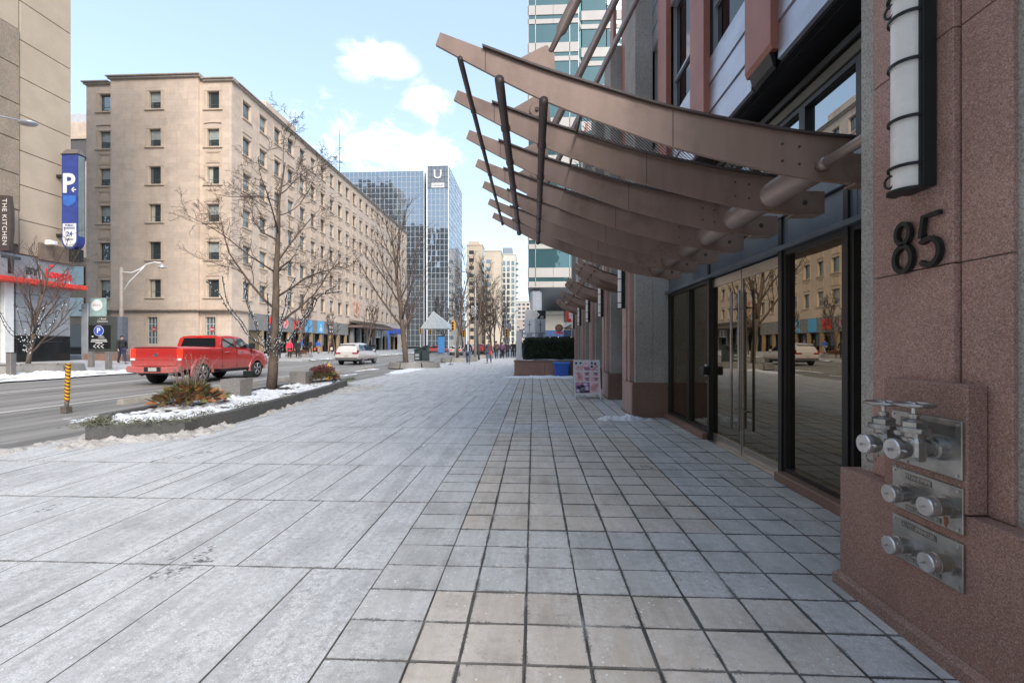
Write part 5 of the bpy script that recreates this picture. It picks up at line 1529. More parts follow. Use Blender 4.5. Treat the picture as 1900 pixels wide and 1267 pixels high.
# sandwich board
t = thing('sandwich_board', 'white A frame board with pink beauty salon photographs on the pavement', 'sign', (1.46, 12.7, 0))
bw0, bw1, by, hz = 1.12, 1.80, 12.62, 1.045
def aframe(sgn):
    y0 = 12.66+sgn*.30; y1 = 12.66+sgn*.03
    def Y(z): return y0+(y1-y0)*z/hz
    def slab(xa, xb, za, zb, off, th, nm, mt, par):
        q = MB(); q.add([(xa, Y(za)+sgn*off, za), (xb, Y(za)+sgn*off, za), (xb, Y(zb)+sgn*off, zb), (xa, Y(zb)+sgn*off, zb), (xa, Y(za)+sgn*(off+th), za), (xb, Y(za)+sgn*(off+th), za), (xb, Y(zb)+sgn*(off+th), zb), (xa, Y(zb)+sgn*(off+th), zb)],
                        [(0,1,2,3), (7,6,5,4), (0,4,5,1), (1,5,6,2), (2,6,7,3), (3,7,4,0)])
        return q.build(nm, mt, par)
    slab(bw0, bw1, .13, hz-.02, 0, .006, 'panel', WHITEP, t)
    fr = slab(bw0-.015, bw0+.012, .0, hz, -.006, .018, 'frame', WHITEP, t)
    slab(bw1-.012, bw1+.015, .0, hz, -.006, .018, 'frame', WHITEP, t)
    slab(bw0+.014, bw1-.014, .125, .15, -.006, .016, 'rail', WHITEP, t); slab(bw0+.014, bw1-.014, hz-.03, hz, -.006, .016, 'rail', WHITEP, t)
    if sgn < 0:
        PK = [simple('print_pink', (.72,.30,.36), .5, 0, .25, 14), simple('print_pale_pink', (.80,.58,.62), .5, 0, .15, 12), simple('print_mauve', (.42,.26,.42), .5, 0, .45, 22), simple('print_salmon', (.80,.42,.38), .5, 0, .2, 16), simple('print_grey', (.62,.64,.70), .5, 0, .15, 12)]
        DKP = simple('print_dark', (.04,.025,.05), .5); VIO = simple('print_violet', (.30,.17,.42), .5, 0, .3, 25)
        o1 = .008
        def pic(u0, u1, v0, v1, mt, par=None, k=0):
            xa, xb = bw0+.02+(bw1-bw0-.04)*u0, bw0+.02+(bw1-bw0-.04)*u1; za, zb = .16+.84*v0, .16+.84*v1
            return slab(xa, xb, za, zb, .0075+k*.0012, .001, 'photograph' if k == 0 else 'print', mt, par or t)
        rr = random.Random(4)
        def ellp(u, v, ru, rv, mt, k, par, th=0):
            xa = bw0+.02+(bw1-bw0-.04)*u; zc = .16+.84*v; pts = []
            for i in range(14):
                a = 2*PI*i/14; dx, dz = ru*math.cos(a)*.66, rv*math.sin(a)*.84
                dx, dz = dx*math.cos(th)-dz*math.sin(th), dx*math.sin(th)+dz*math.cos(th)
                pts.append((xa+dx, Y(zc+dz)+sgn*(.0085+k*.0012), zc+dz))
            MB().add(pts, [tuple(range(14))]).build('print', mt, par)
        a = pic(0, .33, .70, 1, PK[4]); 
        ellp(.12, .93, .07, .035, PK[4], 1, a); ellp(.05, .95, .05, .04, DKP, 1, a); ellp(.24, .96, .05, .03, DKP, 1, a)
        for i in range(4): ellp(.07+.075*i, .80, .028, .085, PK[0] if i % 2 else PK[3], 2, a, -.2)
        a = pic(.34, .62, .70, .98, PK[1])
        for i in range(6): ellp(.40+.04*i, .80+rr.uniform(-.04,.05), .03, .07, PK[2] if i % 2 else PK[0], 2, a, .5)
        a = pic(.63, 1, .70, 1, PK[4])
        for (u, v, ru, rv, mt, th) in ((.72,.95,.04,.05,DKP,0), (.86,.93,.045,.04,DKP,.4), (.71,.84,.06,.035,DKP,0), (.88,.84,.10,.05,PK[0],.5), (.78,.75,.12,.045,PK[0],.3), (.93,.73,.03,.02,DKP,0)): ellp(u, v, ru, rv, mt, 2, a, th)
        a = pic(0, .34, .36, .69, PK[1]); 
        for (u, v, ru, rv) in ((.15,.60,.10,.06), (.20,.50,.12,.07), (.14,.43,.08,.04), (.25,.42,.06,.03)): ellp(u, v, ru, rv, PK[0] if rv > .05 else PK[3], 2, a, -.5)
        a = pic(.36, 1, .53, .67, PK[1]); b_ = pic(.36, 1, .36, .52, PK[1])
        for pp, v in ((a, .595), (b_, .43)):
            for u in (.50, .87):
                ellp(u, v-.01, .095, .038, PK[0], 1, pp); ellp(u, v, .07, .022, PK[2], 2, pp); ellp(u, v, .03, .018, DKP, 3, pp); ellp(u-.0, v+.045, .11, .013, DKP, 2, pp, .12 if u < .6 else -.12)
        a = pic(0, .60, 0, .34, VIO)
        for (u, v, ru, rv, mt) in ((.08,.28,.06,.04,PK[0]), (.2,.30,.08,.03,PK[3]), (.12,.18,.07,.05,DKP), (.28,.22,.09,.04,DKP), (.30,.10,.15,.10,DKP), (.30,.10,.11,.075,PK[4]), (.33,.11,.05,.04,VIO), (.10,.08,.07,.05,PK[4]), (.48,.15,.08,.07,PK[4]), (.50,.05,.08,.03,DKP), (.42,.28,.10,.04,PK[1])): ellp(u, v, ru, rv, mt, 2 if ru > .1 else 3, a)
        a = pic(.61, 1, 0, .34, PK[1])
        for (u, v, ru, rv) in ((.80,.22,.12,.09), (.70,.15,.08,.06), (.90,.25,.06,.05), (.78,.09,.09,.05)): ellp(u, v, ru, rv, PK[3], 2, a)
for sg in (-1, 1): aframe(sg)
MB().tube([(bw0, 12.48, .3), (bw0, 12.84, .3)], .006, 5).tube([(bw1, 12.48, .3), (bw1, 12.84, .3)], .006, 5).build('spreader', STEEL, t)
MB().bbox(1.28, 12.60, 1.04, 1.31, 12.72, 1.075, .005).bbox(1.58, 12.60, 1.04, 1.61, 12.72, 1.075, .005).build('hinge', STEEL, t)

# ------------------------------------------------------------------ snow heaps
def lump(cx, cy, rx, ry, h, seed=0, rough=.55, s=2.2, ang=0):
    ca, sa = math.cos(ang), math.sin(ang)
    def f(x, y):
        dx, dy = x-cx, y-cy
        u, v = (dx*ca+dy*sa)/rx, (-dx*sa+dy*ca)/ry
        d = 1-(u*u+v*v)
        return h*(d*.75 + rough*fbm(x, y, s, seed)*.9) - h*.15 + h*.5*abs(N3(x, y, 11, seed)) + h*.25*N3(x, y, 28, seed)
    return f
heap('snow_pile', lump(1.78, 9.05, .52, .20, .10, 3, .8, 4), 1.1, 2.4, 8.7, 9.5, .02, SNOW, 0, 'small heap of snow crumbs at the foot of the first far pillar', 'snow')
heap('snow_patch', lump(.8, 20.7, 2.0, .75, .07, 5, .8, 1.6), -1.4, 2.0, 19.7, 21.6, .06, SNOW, 0, 'white strip of snow in front of the brown planter wall', 'snow')

# ------------------------------------------------------------------ the long dark granite planter on the left
def planter_ring(outer, h, t_, name, label, mat, seg=1.2):
    T__ = thing(name, label, 'planter', (sum(p[0] for p in outer)/len(outer), sum(p[1] for p in outer)/len(outer), 0))
    n = len(outer)
    cx, cy = sum(p[0] for p in outer)/n, sum(p[1] for p in outer)/n
    inner = []
    for i in range(n):
        a, b, c = Vector(outer[i-1]), Vector(outer[i]), Vector(outer[(i+1) % n])
        d1 = (b-a).normalized(); d2 = (c-b).normalized(); n1 = Vector((-d1.y, d1.x)); n2 = Vector((-d2.y, d2.x))
        m_ = (n1+n2).normalized(); k = t_/max(.4, m_.dot(n1)); inner.append(b+m_*k)
    for i in range(n):
        a, b = Vector(outer[i]), Vector(outer[(i+1) % n]); ai, bi = inner[i], inner[(i+1) % n]
        m = max(1, round((b-a).length/seg))
        for k in range(m):
            f0, f1 = k/m, (k+1)/m
            g0 = .004/(b-a).length if k else 0; g1 = .004/(b-a).length if k < m-1 else 0
            pts = [a.lerp(b, f0+g0), a.lerp(b, f1-g1), ai.lerp(bi, f1-g1), ai.lerp(bi, f0+g0)]
            MB().prism([tuple(p) for p in pts], 'z', 0, h).build('granite_block', mat, T__)
    return T__, inner
outl = [(-6.62, 6.42), (-5.62, 7.08), (-5.55, 8.2), (-5.75, 10.5), (-6.05, 13.2), (-6.5, 15.6), (-6.75, 16.2), (-7.25, 16.0), (-7.9, 14.0), (-7.95, 10.0), (-7.7, 7.75)]
PLN, inn = planter_ring(outl, .24, .16, 'long_planter', 'long low dark granite planter at the kerb holding the lit tree', DKGRAN, 1.5)
MB().prism([tuple(p) for p in inn], 'z', 0, .17).build('soil', simple('dark_soil', (.05,.04,.03), .95), PLN)
def in_poly(x, y, P_):
    c = False; n = len(P_)
    for i in range(n):
        x1, y1 = P_[i]; x2, y2 = P_[(i+1) % n]
        if (y1 > y) != (y2 > y) and x < (x2-x1)*(y-y1)/(y2-y1)+x1: c = not c
    return c
inl = [tuple(p) for p in inn]
def soilsnow(x, y):
    if not in_poly(x, y, inl): return -1
    return .014+.06*fbm(x, y, 1.6, 2)+.055*N3(x, y, 8, 4)+.02*N3(x, y, 23) - (.10 if (x+7.55)**2+(y-13.2)**2 < .12 else 0)
heap('snow_on_planter', soilsnow, -8, -5.4, 6.3, 16.3, .035, PSNOW, .17, 'snow lying over the soil of the long dark planter', 'snow')
def edge_dist(x, y, P_):
    best = 9
    for i in range(len(P_)):
        a, b = Vector(P_[i]), Vector(P_[(i+1) % len(P_)]); p = Vector((x, y)); ab = b-a
        t__ = max(0, min(1, (p-a).dot(ab)/ab.length_squared)); best = min(best, (p-(a+ab*t__)).length)
    return best
def slush(x, y):
    if in_poly(x, y, outl): return -1
    d = edge_dist(x, y, outl)
    a = (.34 if y < 7.9 else .10)+.22*fbm(x, y, .9, 7)
    if y > 8.3 and y < 9.6: a -= .16
    if x < -6.7 and y < 7: a -= .1
    return (.085 if y < 8 else .055)*(1-d/max(.03, a)) + .055*fbm(x, y, 7, 1)*(1 if d < a else 0) + .028*N3(x, y, 26) - .012 if a > .03 else -1
heap('dirty_snow_bank', slush, -7.1, -4.9, 6.0, 16.9, .03, SNOWD, 0, 'ragged bank of dirty snow along the foot of the dark planter', 'snow')
heap('snow_pile', lump(-5.75, 14.6, .42, 1.5, .12, 9, .7, 2.5, -.13), -7, -4.6, 12.6, 16.8, .055, SNOWD, 0, 'low heap of crusted snow beside the far end of the dark planter', 'snow')
heap('snow_pile', lump(-6.0, 11.3, .33, 1.3, .09, 19, .8, 2.5, .12), -6.8, -5.2, 9.6, 13, .05, SNOWD, 0, 'brownish crusted snow beside the middle of the dark planter', 'snow')
heap('kerb_snow', lambda x, y: .05*(1-abs(x+7.22+.12*N3(0, y, .7))/.26)+.08*fbm(x, y, 4, 3)+.02*N3(x, y, 20)-.03, -7.8, -6.8, 2.5, 6.6, .032, SNOWD, -.01, 'lumps of grey slush along the near kerb at the left edge', 'snow')
heap('road_snow', lambda x, y: .06*(fbm(x, y*.25, 1.1, 8)-.38)+.02*N3(x, y, 6), -10.2, -7.7, 7.5, 45, .09, SNOW, ROADZ, 'streaks of thin snow over the cycle lane beyond the planter', 'snow')
heap('far_kerb_snow', lambda x, y: .17*(1-abs(x+21.3+.2*N3(0, y, .5, 3))/.55)+.09*fbm(x, y, 1.7, 3)-.05, -22.3, -20.5, 8, 30, .09, SNOW, .02, 'bright ridge of ploughed snow along the far kerb by the bollards', 'snow')
heap('far_kerb_snow', lambda x, y: .12*(1-abs(x+21.3+.2*N3(0, y, .5, 3))/.5)+.08*fbm(x, y, 1.5, 5)-.05, -22.3, -20.5, 42, 80, .12, SNOW, .02, 'patchy snow along the far kerb opposite the shops', 'snow')

GB = lambda z0=0: None
def gblock(x, y, s, label, h=.34):
    t = thing('granite_block_seat', label, 'stone block', (x, y, .2), 'grey granite cube seats in the long planter')
    q = MB(); q.loft([[(x-s*.5, y-s*.5, .18), (x+s*.5, y-s*.5, .18), (x+s*.5, y+s*.5, .18), (x-s*.5, y+s*.5, .18)], [(x-s*.56, y-s*.56, .2+h), (x+s*.56, y-s*.56, .2+h), (x+s*.56, y+s*.56, .2+h), (x-s*.56, y+s*.56, .2+h)]])
    q.build('block', GREYGRAN, t)
    heap('snow_cap', lambda a, b: .02+.02*fbm(a, b, 5, x), x-s*.5, x+s*.5, y-s*.5, y+s*.5, .05, SNOW, .2+h, parent=None) if False else None
gblock(-7.38, 11.0, .45, 'grey granite block seat just behind the nearer plant display', .42)
gblock(-7.55, 14.5, .48, 'grey granite block seat beside the farther plant display', .40)

# plant displays
MAG = [simple('brown_magnolia_leaf', (.30,.125,.045), .55, 0, .35, 9), simple('dark_brown_magnolia_leaf', (.15,.06,.03), .55, 0, .35, 9), simple('olive_magnolia_leaf', (.16,.15,.055), .45, 0, .3, 9)]
RED_B = simple('dark_red_foliage', (.16,.03,.04), .6, 0, .4, 9)
CED = simple('cedar_sprays', (.085,.105,.045), .8, 0, .45, 6)
STEMW = simple('glitter_twig', (.26,.19,.17), .6, 0, .5, 40)
def leafmesh(L, W, curl, mat, nm):
    mb = MB(); mb.smooth = True; n = 6; vs = []
    for i in range(n+1):
        f = i/n; w = W*math.sin(PI*min(1, f*1.02))**.8*(1-.25*f); x = L*f; z = curl*math.sin(f*PI*.9)
        vs += [(x, -w/2, z+.18*w), (x, 0, z-.05*w), (x, w/2, z+.18*w)]
    fs = []
    for i in range(n): fs += [(3*i, 3*i+1, 3*i+4, 3*i+3), (3*i+1, 3*i+2, 3*i+5, 3*i+4)]
    mb.add(vs, fs); return mb.mesh(nm, mat)
LM = [leafmesh(.17, .075, .02, MAG[0], 'leaf'), leafmesh(.16, .07, -.02, MAG[1], 'leaf'), leafmesh(.18, .07, .03, MAG[2], 'leaf'), leafmesh(.15, .075, .01, MAG[0], 'leaf')]
def display(cx, cy, r, label, seed, reds=0, nl=230, stem_h=.85, nst=46, stem_r=.0062):
    t = thing('plant_display', label, 'plant', (cx, cy, .2)); rr = random.Random(seed)
    for i in range(nl):
        a = rr.uniform(0, 2*PI); q = rr.random()**.6; el = R(66-58*q+rr.uniform(-18, 22))
        d = r*q
        x, y, z = cx+d*.75*math.cos(a), cy+d*1.0*math.sin(a), .24+.26*(1-q)+rr.uniform(-.02, .10)
        m_ = LM[rr.choice((0, 0, 1, 3, 1)) if rr.random() < .8 else 2]
        o_ = inst('leaf', m_, t, (x, y, z), rot=(rr.uniform(-.9, .9), -el, a+rr.uniform(-.5, .5)), scale=rr.uniform(1.0, 1.55)*(r/.62)**.5)
    mb = MB()
    for i in range(1300):
        a = rr.uniform(0, 2*PI); q = rr.random()**.7; d = r*.85*q
        ctr = Vector((cx+d*.8*math.cos(a), cy+d*math.sin(a), .30+.30*(1-q*q)+rr.uniform(-.08, .10)))
        dr = Vector((math.cos(a)*.7+rr.gauss(0, .4), math.sin(a)*.7+rr.gauss(0, .4), .7+rr.gauss(0, .4))).normalized()
        s_ = dr.orthogonal().normalized(); L_ = rr.uniform(.04, .10); w = .007
        mb.add([ctr-s_*w, ctr+s_*w, ctr+dr*L_+s_*w*.3, ctr+dr*L_-s_*w*.3], [(0,1,2,3)])
        for k in (1, 2):
            b_ = ctr+dr*L_*k/3; e_ = b_+(dr+s_*(1 if (i+k) % 2 else -1)).normalized()*L_*.4
            mb.add([b_, b_+dr*w, e_], [(0,1,2)])
    mb.build('cedar_sprays', CED, t, kind='stuff')
    if reds:
        mb = MB()
        for i in range(reds):
            a = rr.uniform(0, 2*PI); q = rr.random()**.5*.8
            c = Vector((cx+r*q*.8*math.cos(a), cy+r*q*math.sin(a), .55+.18*(1-q)+rr.uniform(-.05, .09))); nn = Vector((rr.gauss(0,1), rr.gauss(0,1), rr.gauss(0,1))).normalized(); u = nn.orthogonal().normalized(); v = nn.cross(u)
            mb.add([c-u*.025, c+v*.014, c+u*.025, c-v*.014], [(0,1,2,3)])
        mb.build('red_foliage', RED_B, t, kind='stuff')
    mb = MB()
    for i in range(nst):
        a = rr.uniform(0, 2*PI); d = rr.uniform(.02, .2)*r/.6; x, y = cx+d*math.cos(a), cy+d*math.sin(a); h_ = stem_h*rr.uniform(.6, 1.1); lean = rr.uniform(.1, .38)
        pts = [Vector((x+lean*h_*f*f*math.cos(a)+.02*math.sin(f*9+i), y+lean*h_*f*f*math.sin(a), .35+h_*f)) for f in (0, .25, .5, .75, 1)]
        mb.tube(pts, [stem_r, stem_r, stem_r*.8, stem_r*.6, stem_r*.3], 4)
        for k in range(12):
            f = rr.random(); j = min(3, int(f*4)); p = pts[j].lerp(pts[j+1], f*4-j); mb.ball(p+Vector((rr.gauss(0, .008), rr.gauss(0, .008), 0)), .010, 4)
    mb.build('twigs', STEMW, t, kind='stuff')
    return t
display(-7.2, 9.2, .68, 'nearer plant display of brown magnolia leaves, cedar and tall glitter twigs', 11)
display(-7.2, 15.2, .62, 'farther plant display of brown leaves and dark red foliage in front of the hydrant', 12, 900, 170, .7, 18, .008)
# cedar garlands hanging over the planter edge
mb = MB(); rr = random.Random(9)
for (x, y) in [(-6.45+.9*f, 6.55+.55*f) for f in [i/9 for i in range(10)]] + [(-5.68, 7.2+.18*i) for i in range(18)] + [(-6.25-.1*i*.3, 15.3+.1*i) for i in range(9)] + [(-6.6-.05*i, 6.5+.08*i) for i in range(8)]:
    if rr.random() < .25: continue
    if y > 7.15 and rr.random() < .35: continue
    for i in range(70):
        ctr = Vector((x-.05+rr.gauss(0, .08), y+rr.gauss(0, .12), .275+rr.gauss(0, .025))); dr = Vector((rr.gauss(0,1), rr.gauss(0,1), rr.gauss(0,.4)-.2)).normalized(); s_ = dr.orthogonal().normalized()
        mb.add([ctr-s_*.006, ctr+s_*.006, ctr+dr*rr.uniform(.04, .09)], [(0,1,2)])
o_ = mb.build('cedar_garland', simple('weathered_cedar', (.13,.135,.085), .85, 0, .4, 7), kind='stuff'); tag(o_, 'flattened cedar branches hanging over the rim of the dark planter', 'branches')

# hydrant, meter post, striped marker, kerb stops
t = thing('fire_hydrant', 'yellow fire hydrant behind the farther plant display', 'hydrant', (-7.75, 16.9, 0))
YEL = simple('hydrant_yellow', (.75,.42,.03), .4, 0, .08)
MB().lathe([(.16,0),(.16,.03),(.11,.04),(.11,.5),(.14,.51),(.14,.55),(.12,.56),(.10,.66),(.05,.72),(.03,.78)], (-7.75,16.9,0), 'z', 16).build('barrel', YEL, t)
MB().lathe([(.06,-.17),(.06,.17)], (-7.75,16.9,.42), 'x', 12).build('outlet', YEL, t)
t = thing('post_box_meter', 'dark metal post with a small box on top in the planter', 'post', (-8.45, 13.0, 0))
MB().bbox(-8.49, 12.96, -.04, -8.41, 13.04, .52, .006).build('post', IRON, t); MB().bbox(-8.50, 12.93, .521, -8.22, 13.09, .70, .01).build('box', IRON, t)
t = thing('striped_marker_post', 'leaning yellow and black striped marker post at the cycle lane', 'post', (-10.3, 9.6, ROADZ))
def at_(z): return Vector((-10.33+.035*z, 9.6, z))
YS = simple('marker_yellow', (.72,.36,.02), .5, 0, .15, 9); KS = simple('marker_black', (.04,.015,.012), .5)
MB().tube([at_(-.05), at_(.22)], .04, 10).bbox(-10.40, 9.52, -.05, -10.27, 9.68, .10, .01).build('base', simple('rusty_grey_steel', (.18,.15,.13), .6, .5, .3, 12), t)
MB().tube([at_(.22), at_(1.05)], .046, 14).build('sleeve', YS, t)
q = MB()
for k in range(11):
    z0 = .21+.078*k; vs = []; m_ = 14
    for i in range(m_+1):
        a = 2*PI*i/m_; zz0 = z0+.055*(1-math.cos(a))*.5+.0; 
        zt = min(1.05, zz0+.030); zb = min(1.05, max(.22, zz0))
        b_ = at_(zb); c_ = at_(zt)
        vs += [(b_.x+.0475*math.cos(a+PI*.0), b_.y+.0475*math.sin(a), zb), (c_.x+.0475*math.cos(a), c_.y+.0475*math.sin(a), zt)]
    q.add(vs, [(2*i, 2*i+2, 2*i+3, 2*i+1) for i in range(m_)])
q.build('stripe', KS, t)
CS = simple('concrete_kerb_stop', (.34,.31,.27), .85, 0, .12, 5)
for k, (y0, nm) in enumerate(((11.0, 'nearest'), (14.6, 'second'), (18.4, 'third'), (22.5, 'fourth'), (27, 'farthest'))):
    q = MB(); q.loft([[(-10.53, y, ROADZ), (-10.30, y, ROADZ), (-10.35, y, .09), (-10.48, y, .09)] for y in (y0, y0+2.1)])
    tag(q.build('kerb_stop', CS, org=(-10.4, y0+1, ROADZ)), nm+' of the concrete kerb stops lying along the cycle lane', 'kerb stop', 'concrete kerb stops along the cycle lane')

# curved bench planters round street trees
def bench(cx, cy, label, r0=1.15, rot=0, h=.36, zb=0):
    t = thing('bench_planter', label, 'planter', (cx, cy, zb), 'low grey granite planters round street trees')
    segs = 7
    for k in range(segs):
        a0, a1 = 2*PI*k/segs+rot+.03, 2*PI*(k+1)/segs+rot-.03
        q = MB(); rings = []
        for i in range(7):
            a = a0+(a1-a0)*i/6; ca, sa = math.cos(a), math.sin(a)*1.15
            rings.append([(cx+(r0+.10)*ca, cy+(r0+.10)*sa, zb), (cx+r0*ca, cy+r0*sa, zb+h), (cx+(r0-.32)*ca, cy+(r0-.32)*sa, zb+h), (cx+(r0-.32)*ca, cy+(r0-.32)*sa, zb)])
        q.loft(rings); q.build('granite_segment', GREYGRAN, t)
    MB().prism([(cx+(r0-.3)*math.cos(2*PI*i/20), cy+(r0-.3)*1.15*math.sin(2*PI*i/20)) for i in range(20)], 'z', zb, zb+.24).build('soil', simple('dark_soil', (.05,.04,.03), .95), t)
    return t
bench(-7.9, 29.4, 'granite tree planter beside the dark waste bin on the pavement', 1.45)
heap('snow_on_planter', lambda x, y: .06+.05*fbm(x, y, 1.5)-.03*(((x+7.9)/1.1)**2+((y-29.4)/1.25)**2)*2, -9.1, -6.7, 28.1, 30.7, .09, SNOW, .24, 'snow inside the granite tree planter by the waste bin', 'snow')
heap('snow_patch', lump(-7.2, 25.7, .55, 3.2, .05, 31, .8, 1.5), -8.3, -6.2, 22.5, 29.3, .09, SNOW, 0, 'thin snow beside the granite tree planter', 'snow')
t = thing('granite_bench', 'separate wedge of granite bench beside the waste bin planter', 'bench', (-6.3, 29.3, 0))
q = MB(); q.loft([[(-6.75, 28.7, 0), (-6.1, 28.7, 0), (-6.2, 28.75, .36), (-6.65, 28.75, .36)], [(-6.8, 29.9, 0), (-6.15, 29.9, 0), (-6.25, 29.85, .36), (-6.7, 29.85, .36)]]); q.build('block', GREYGRAN, t)
bench(-6.6, 40.0, 'second granite tree planter, behind the bin and before the walking man', 1.55)
bench(-6.0, 50.0, 'third granite tree planter farther up the pavement', 1.5)
bench(-23.6, 20.2, 'granite tree planter across the road in front of the black stone base', 1.75, h=.40, zb=.14)
bench(-24.5, 46.5, 'granite planter with a leafless shrub across the road by the shoppers', 1.2, h=.34, zb=.18)
heap('snow_patch', lump(-21.9, 19.2, .5, 3.4, .22, 41, .5, 1), -23, -21, 15.5, 23, .09, SNOW, .12, 'snow piled against the far tree planter', 'snow')

# waste bin on the pavement
t = thing('waste_bin', 'dark double litter bin with slanted hoods beside the granite tree planter', 'bin', (-7.6, 31.6, 0))
BG = simple('dark_bin_plastic', (.03,.045,.045), .5, 0, .15)
MB().bbox(-8.30, 31.3, .02, -7.84, 31.95, 1.05, .05).build('body', BG, t); MB().bbox(-7.81, 31.3, .02, -7.36, 31.95, 1.10, .05).build('body', BG, t)
q = MB(); q.loft([[(x, 31.28, z-.10), (x, 31.97, z-.10), (x, 31.97, z), (x, 31.28, z)] for x, z in ((-8.33, 1.15), (-8.1, 1.21), (-7.8, 1.32), (-7.5, 1.45), (-7.36, 1.43))]); q.build('hood', BG, t)
q = MB(); q.prism([(-8.28, 1.0), (-7.38, 1.0), (-7.38, 1.34), (-7.6, 1.30), (-8.28, 1.06)], 'y', 31.36, 31.9); q.build('hood_side', BG, t)
MB().box(-8.22, 31.292, .68, -7.95, 31.3, .84).box(-8.22, 31.292, .46, -7.95, 31.3, .6).build('label_panel', simple('grey_print_panel', (.3,.33,.33)), t)
MB().lathe([(.10, 0), (.10, -.02)], (-7.58, 31.34, 1.16), 'y', 14).build('flap', BLACKM, t)

# bollards across the road
for (x, y, nm) in ((-19.9+-1.9, 18.0, 'grey metal bollard at the far left edge of the view'), (-24.9, 24.5, 'grey bollard left of the pair before the parking totem'), (-22.9, 23.5, 'grey bollard right of the pair before the parking totem')):
    t = thing('bollard', nm, 'bollard', (x, y, .13), 'square grey metal bollards')
    MB().bbox(x-.11, y-.11, .1, x+.11, y+.11, 1.12, .012).build('shaft', simple('taupe_bollard_metal', (.25,.23,.22), .45, .4), t)
    MB().bbox(x-.115, y-.115, 1.121, x+.115, y+.115, 1.15, .01).build('cap', DARKM, t)
# totem
t = thing('parking_totem', 'dark directory pillar with blue P disc and arrows beside a silver slab', 'sign', (-29.9, 30.3, .2))
DT = simple('dark_olive_panel', (.06,.065,.06), .4); 
yT = 30.5
MB().bbox(-31.75, yT, .2, -31.25, yT+.5, 4.35, .02).build('silver_slab', SILVER, t)
MB().bbox(-31.22, yT-.02, 1.0, -29.1, yT+.4, 3.45, .02).build('dark_panel', DT, t)
MB().bbox(-31.18, yT-.05, 1.2, -29.55, yT-.021, 2.85, .01).build('black_plate', BLACKM, t)
MB().bbox(-29.1, yT, .95, -28.75, yT+.5, 3.45, .02).build('edge_column', simple('slate_metal', (.12,.13,.16), .5), t)
MB().bbox(-31.5, yT-.1, .15, -28.7, yT+.6, .85, .03).build('plinth', BROWNG, t)
MB().bbox(-31.2, yT+.1, 3.47, -30.05, yT+.2, 4.75, .01).build('glass_panel', simple('teal_frosted_glass', (.30,.42,.40), .25), t)
MB().lathe([(.40, 0), (.40, -.02)], (-30.68, yT+.1, 4.25), 'y', 24).build('round_badge', WHITEP, t)
text('lettering', 'SHOPS', .2, (-30.68, yT+.07, 4.25), FACE_CAM, simple('grey_red_print', (.45,.3,.3)), t, .002)
MB().lathe([(.33, 0), (.33, -.02)], (-30.4, yT-.05, 2.45), 'y', 24).build('disc', simple('sign_blue', (.03,.08,.42)), t)
MB().lathe([(.36, 0), (.36, -.008)], (-30.4, yT-.05, 2.45), 'y', 24).build('disc_edge', WHITEP, t)
text('lettering', 'P', .52, (-30.4, yT-.075, 2.45), FACE_CAM, WHITEP, t, .003, bold=.01)
text('lettering', '< Retail\nConcourse', .17, (-30.15, yT-.03, 3.2), FACE_CAM, OFFW, t, .002, bold=.002)
text('lettering', 'PUBLIC\nPARKING', .11, (-30.2, yT-.055, 2.02), FACE_CAM, WHITEP, t, .002)
text('lettering', 'HOTEL UNDERGROUND\nHUDSONS SHOPS\nMAIN ENTRANCE', .10, (-30.38, yT-.055, 1.72), FACE_CAM, WHITEP, t, .002) if False else None
q = MB()
for i, w_ in enumerate((1.1, 1.2, .5)): q.box(-30.38-w_/2, yT-.058, 1.80-.12*i, -30.38+w_/2, yT-.053, 1.85-.12*i)
for i in range(3):
    x = -30.75+.28*i; q.prism([(x+.18, 1.5), (x, 1.37), (x+.18, 1.24), (x+.12, 1.24), (x-.07, 1.37), (x+.12, 1.5)], 'y', yT-.058, yT-.053)
q.prism([(-30.8,2.0),(-30.95,2.06),(-30.8,2.12)], 'y', yT-.058, yT-.053)
q.build('arrow_print', WHITEP, t)
# ------------------------------------------------------------------ trees
def grow(mb, p, d, r, L, lev, rr, prm, lines):
    n = prm['seg'][lev]; pts = [p.copy()]; rad = [r]; q = p.copy(); dd = d.copy()
    taper = prm['taper'][lev]
    for i in range(n):
        dd = (dd + Vector((rr.gauss(0, 1), rr.gauss(0, 1), rr.gauss(0, 1)))*prm['wig'][lev] + Vector((0, 0, prm['up'][lev]))).normalized()
        q = q + dd*(L/n); pts.append(q.copy()); rad.append(max(prm['rmin'], r*(1-(1-taper)*(i+1)/n)))
    mb.tube(pts, rad, (10, 7, 5, 3, 3)[min(lev, 4)], lev < 2)
    if lev <= 1: lines.append(pts)
    if lev+1 >= len(prm['seg']): return
    k = prm['kids'][lev]
    for i in range(k):
        f = prm['start'][lev]+(1-prm['start'][lev])*((i+rr.random()*.8)/k)
        j = min(n-1, int(f*n)); c = pts[j].lerp(pts[j+1], f*n-j); dr = (pts[j+1]-pts[j]).normalized()
        a = prm['ang'][lev]*rr.uniform(.75, 1.25); s_ = dr.orthogonal().normalized(); s_ = Matrix.Rotation(rr.uniform(0, 2*PI) if lev else i*2.4+rr.uniform(-.4, .4), 3, dr) @ s_
        nd_ = (dr*math.cos(a)+s_*math.sin(a)).normalized()
        grow(mb, c, nd_, max(prm['rmin'], rad[j]*prm['rr'][lev]*rr.uniform(.75, 1)), L*prm['lr'][lev]*rr.uniform(.7, 1.15)*(1-.45*f if lev == 0 else 1-.35*f), lev+1, rr, prm, lines)
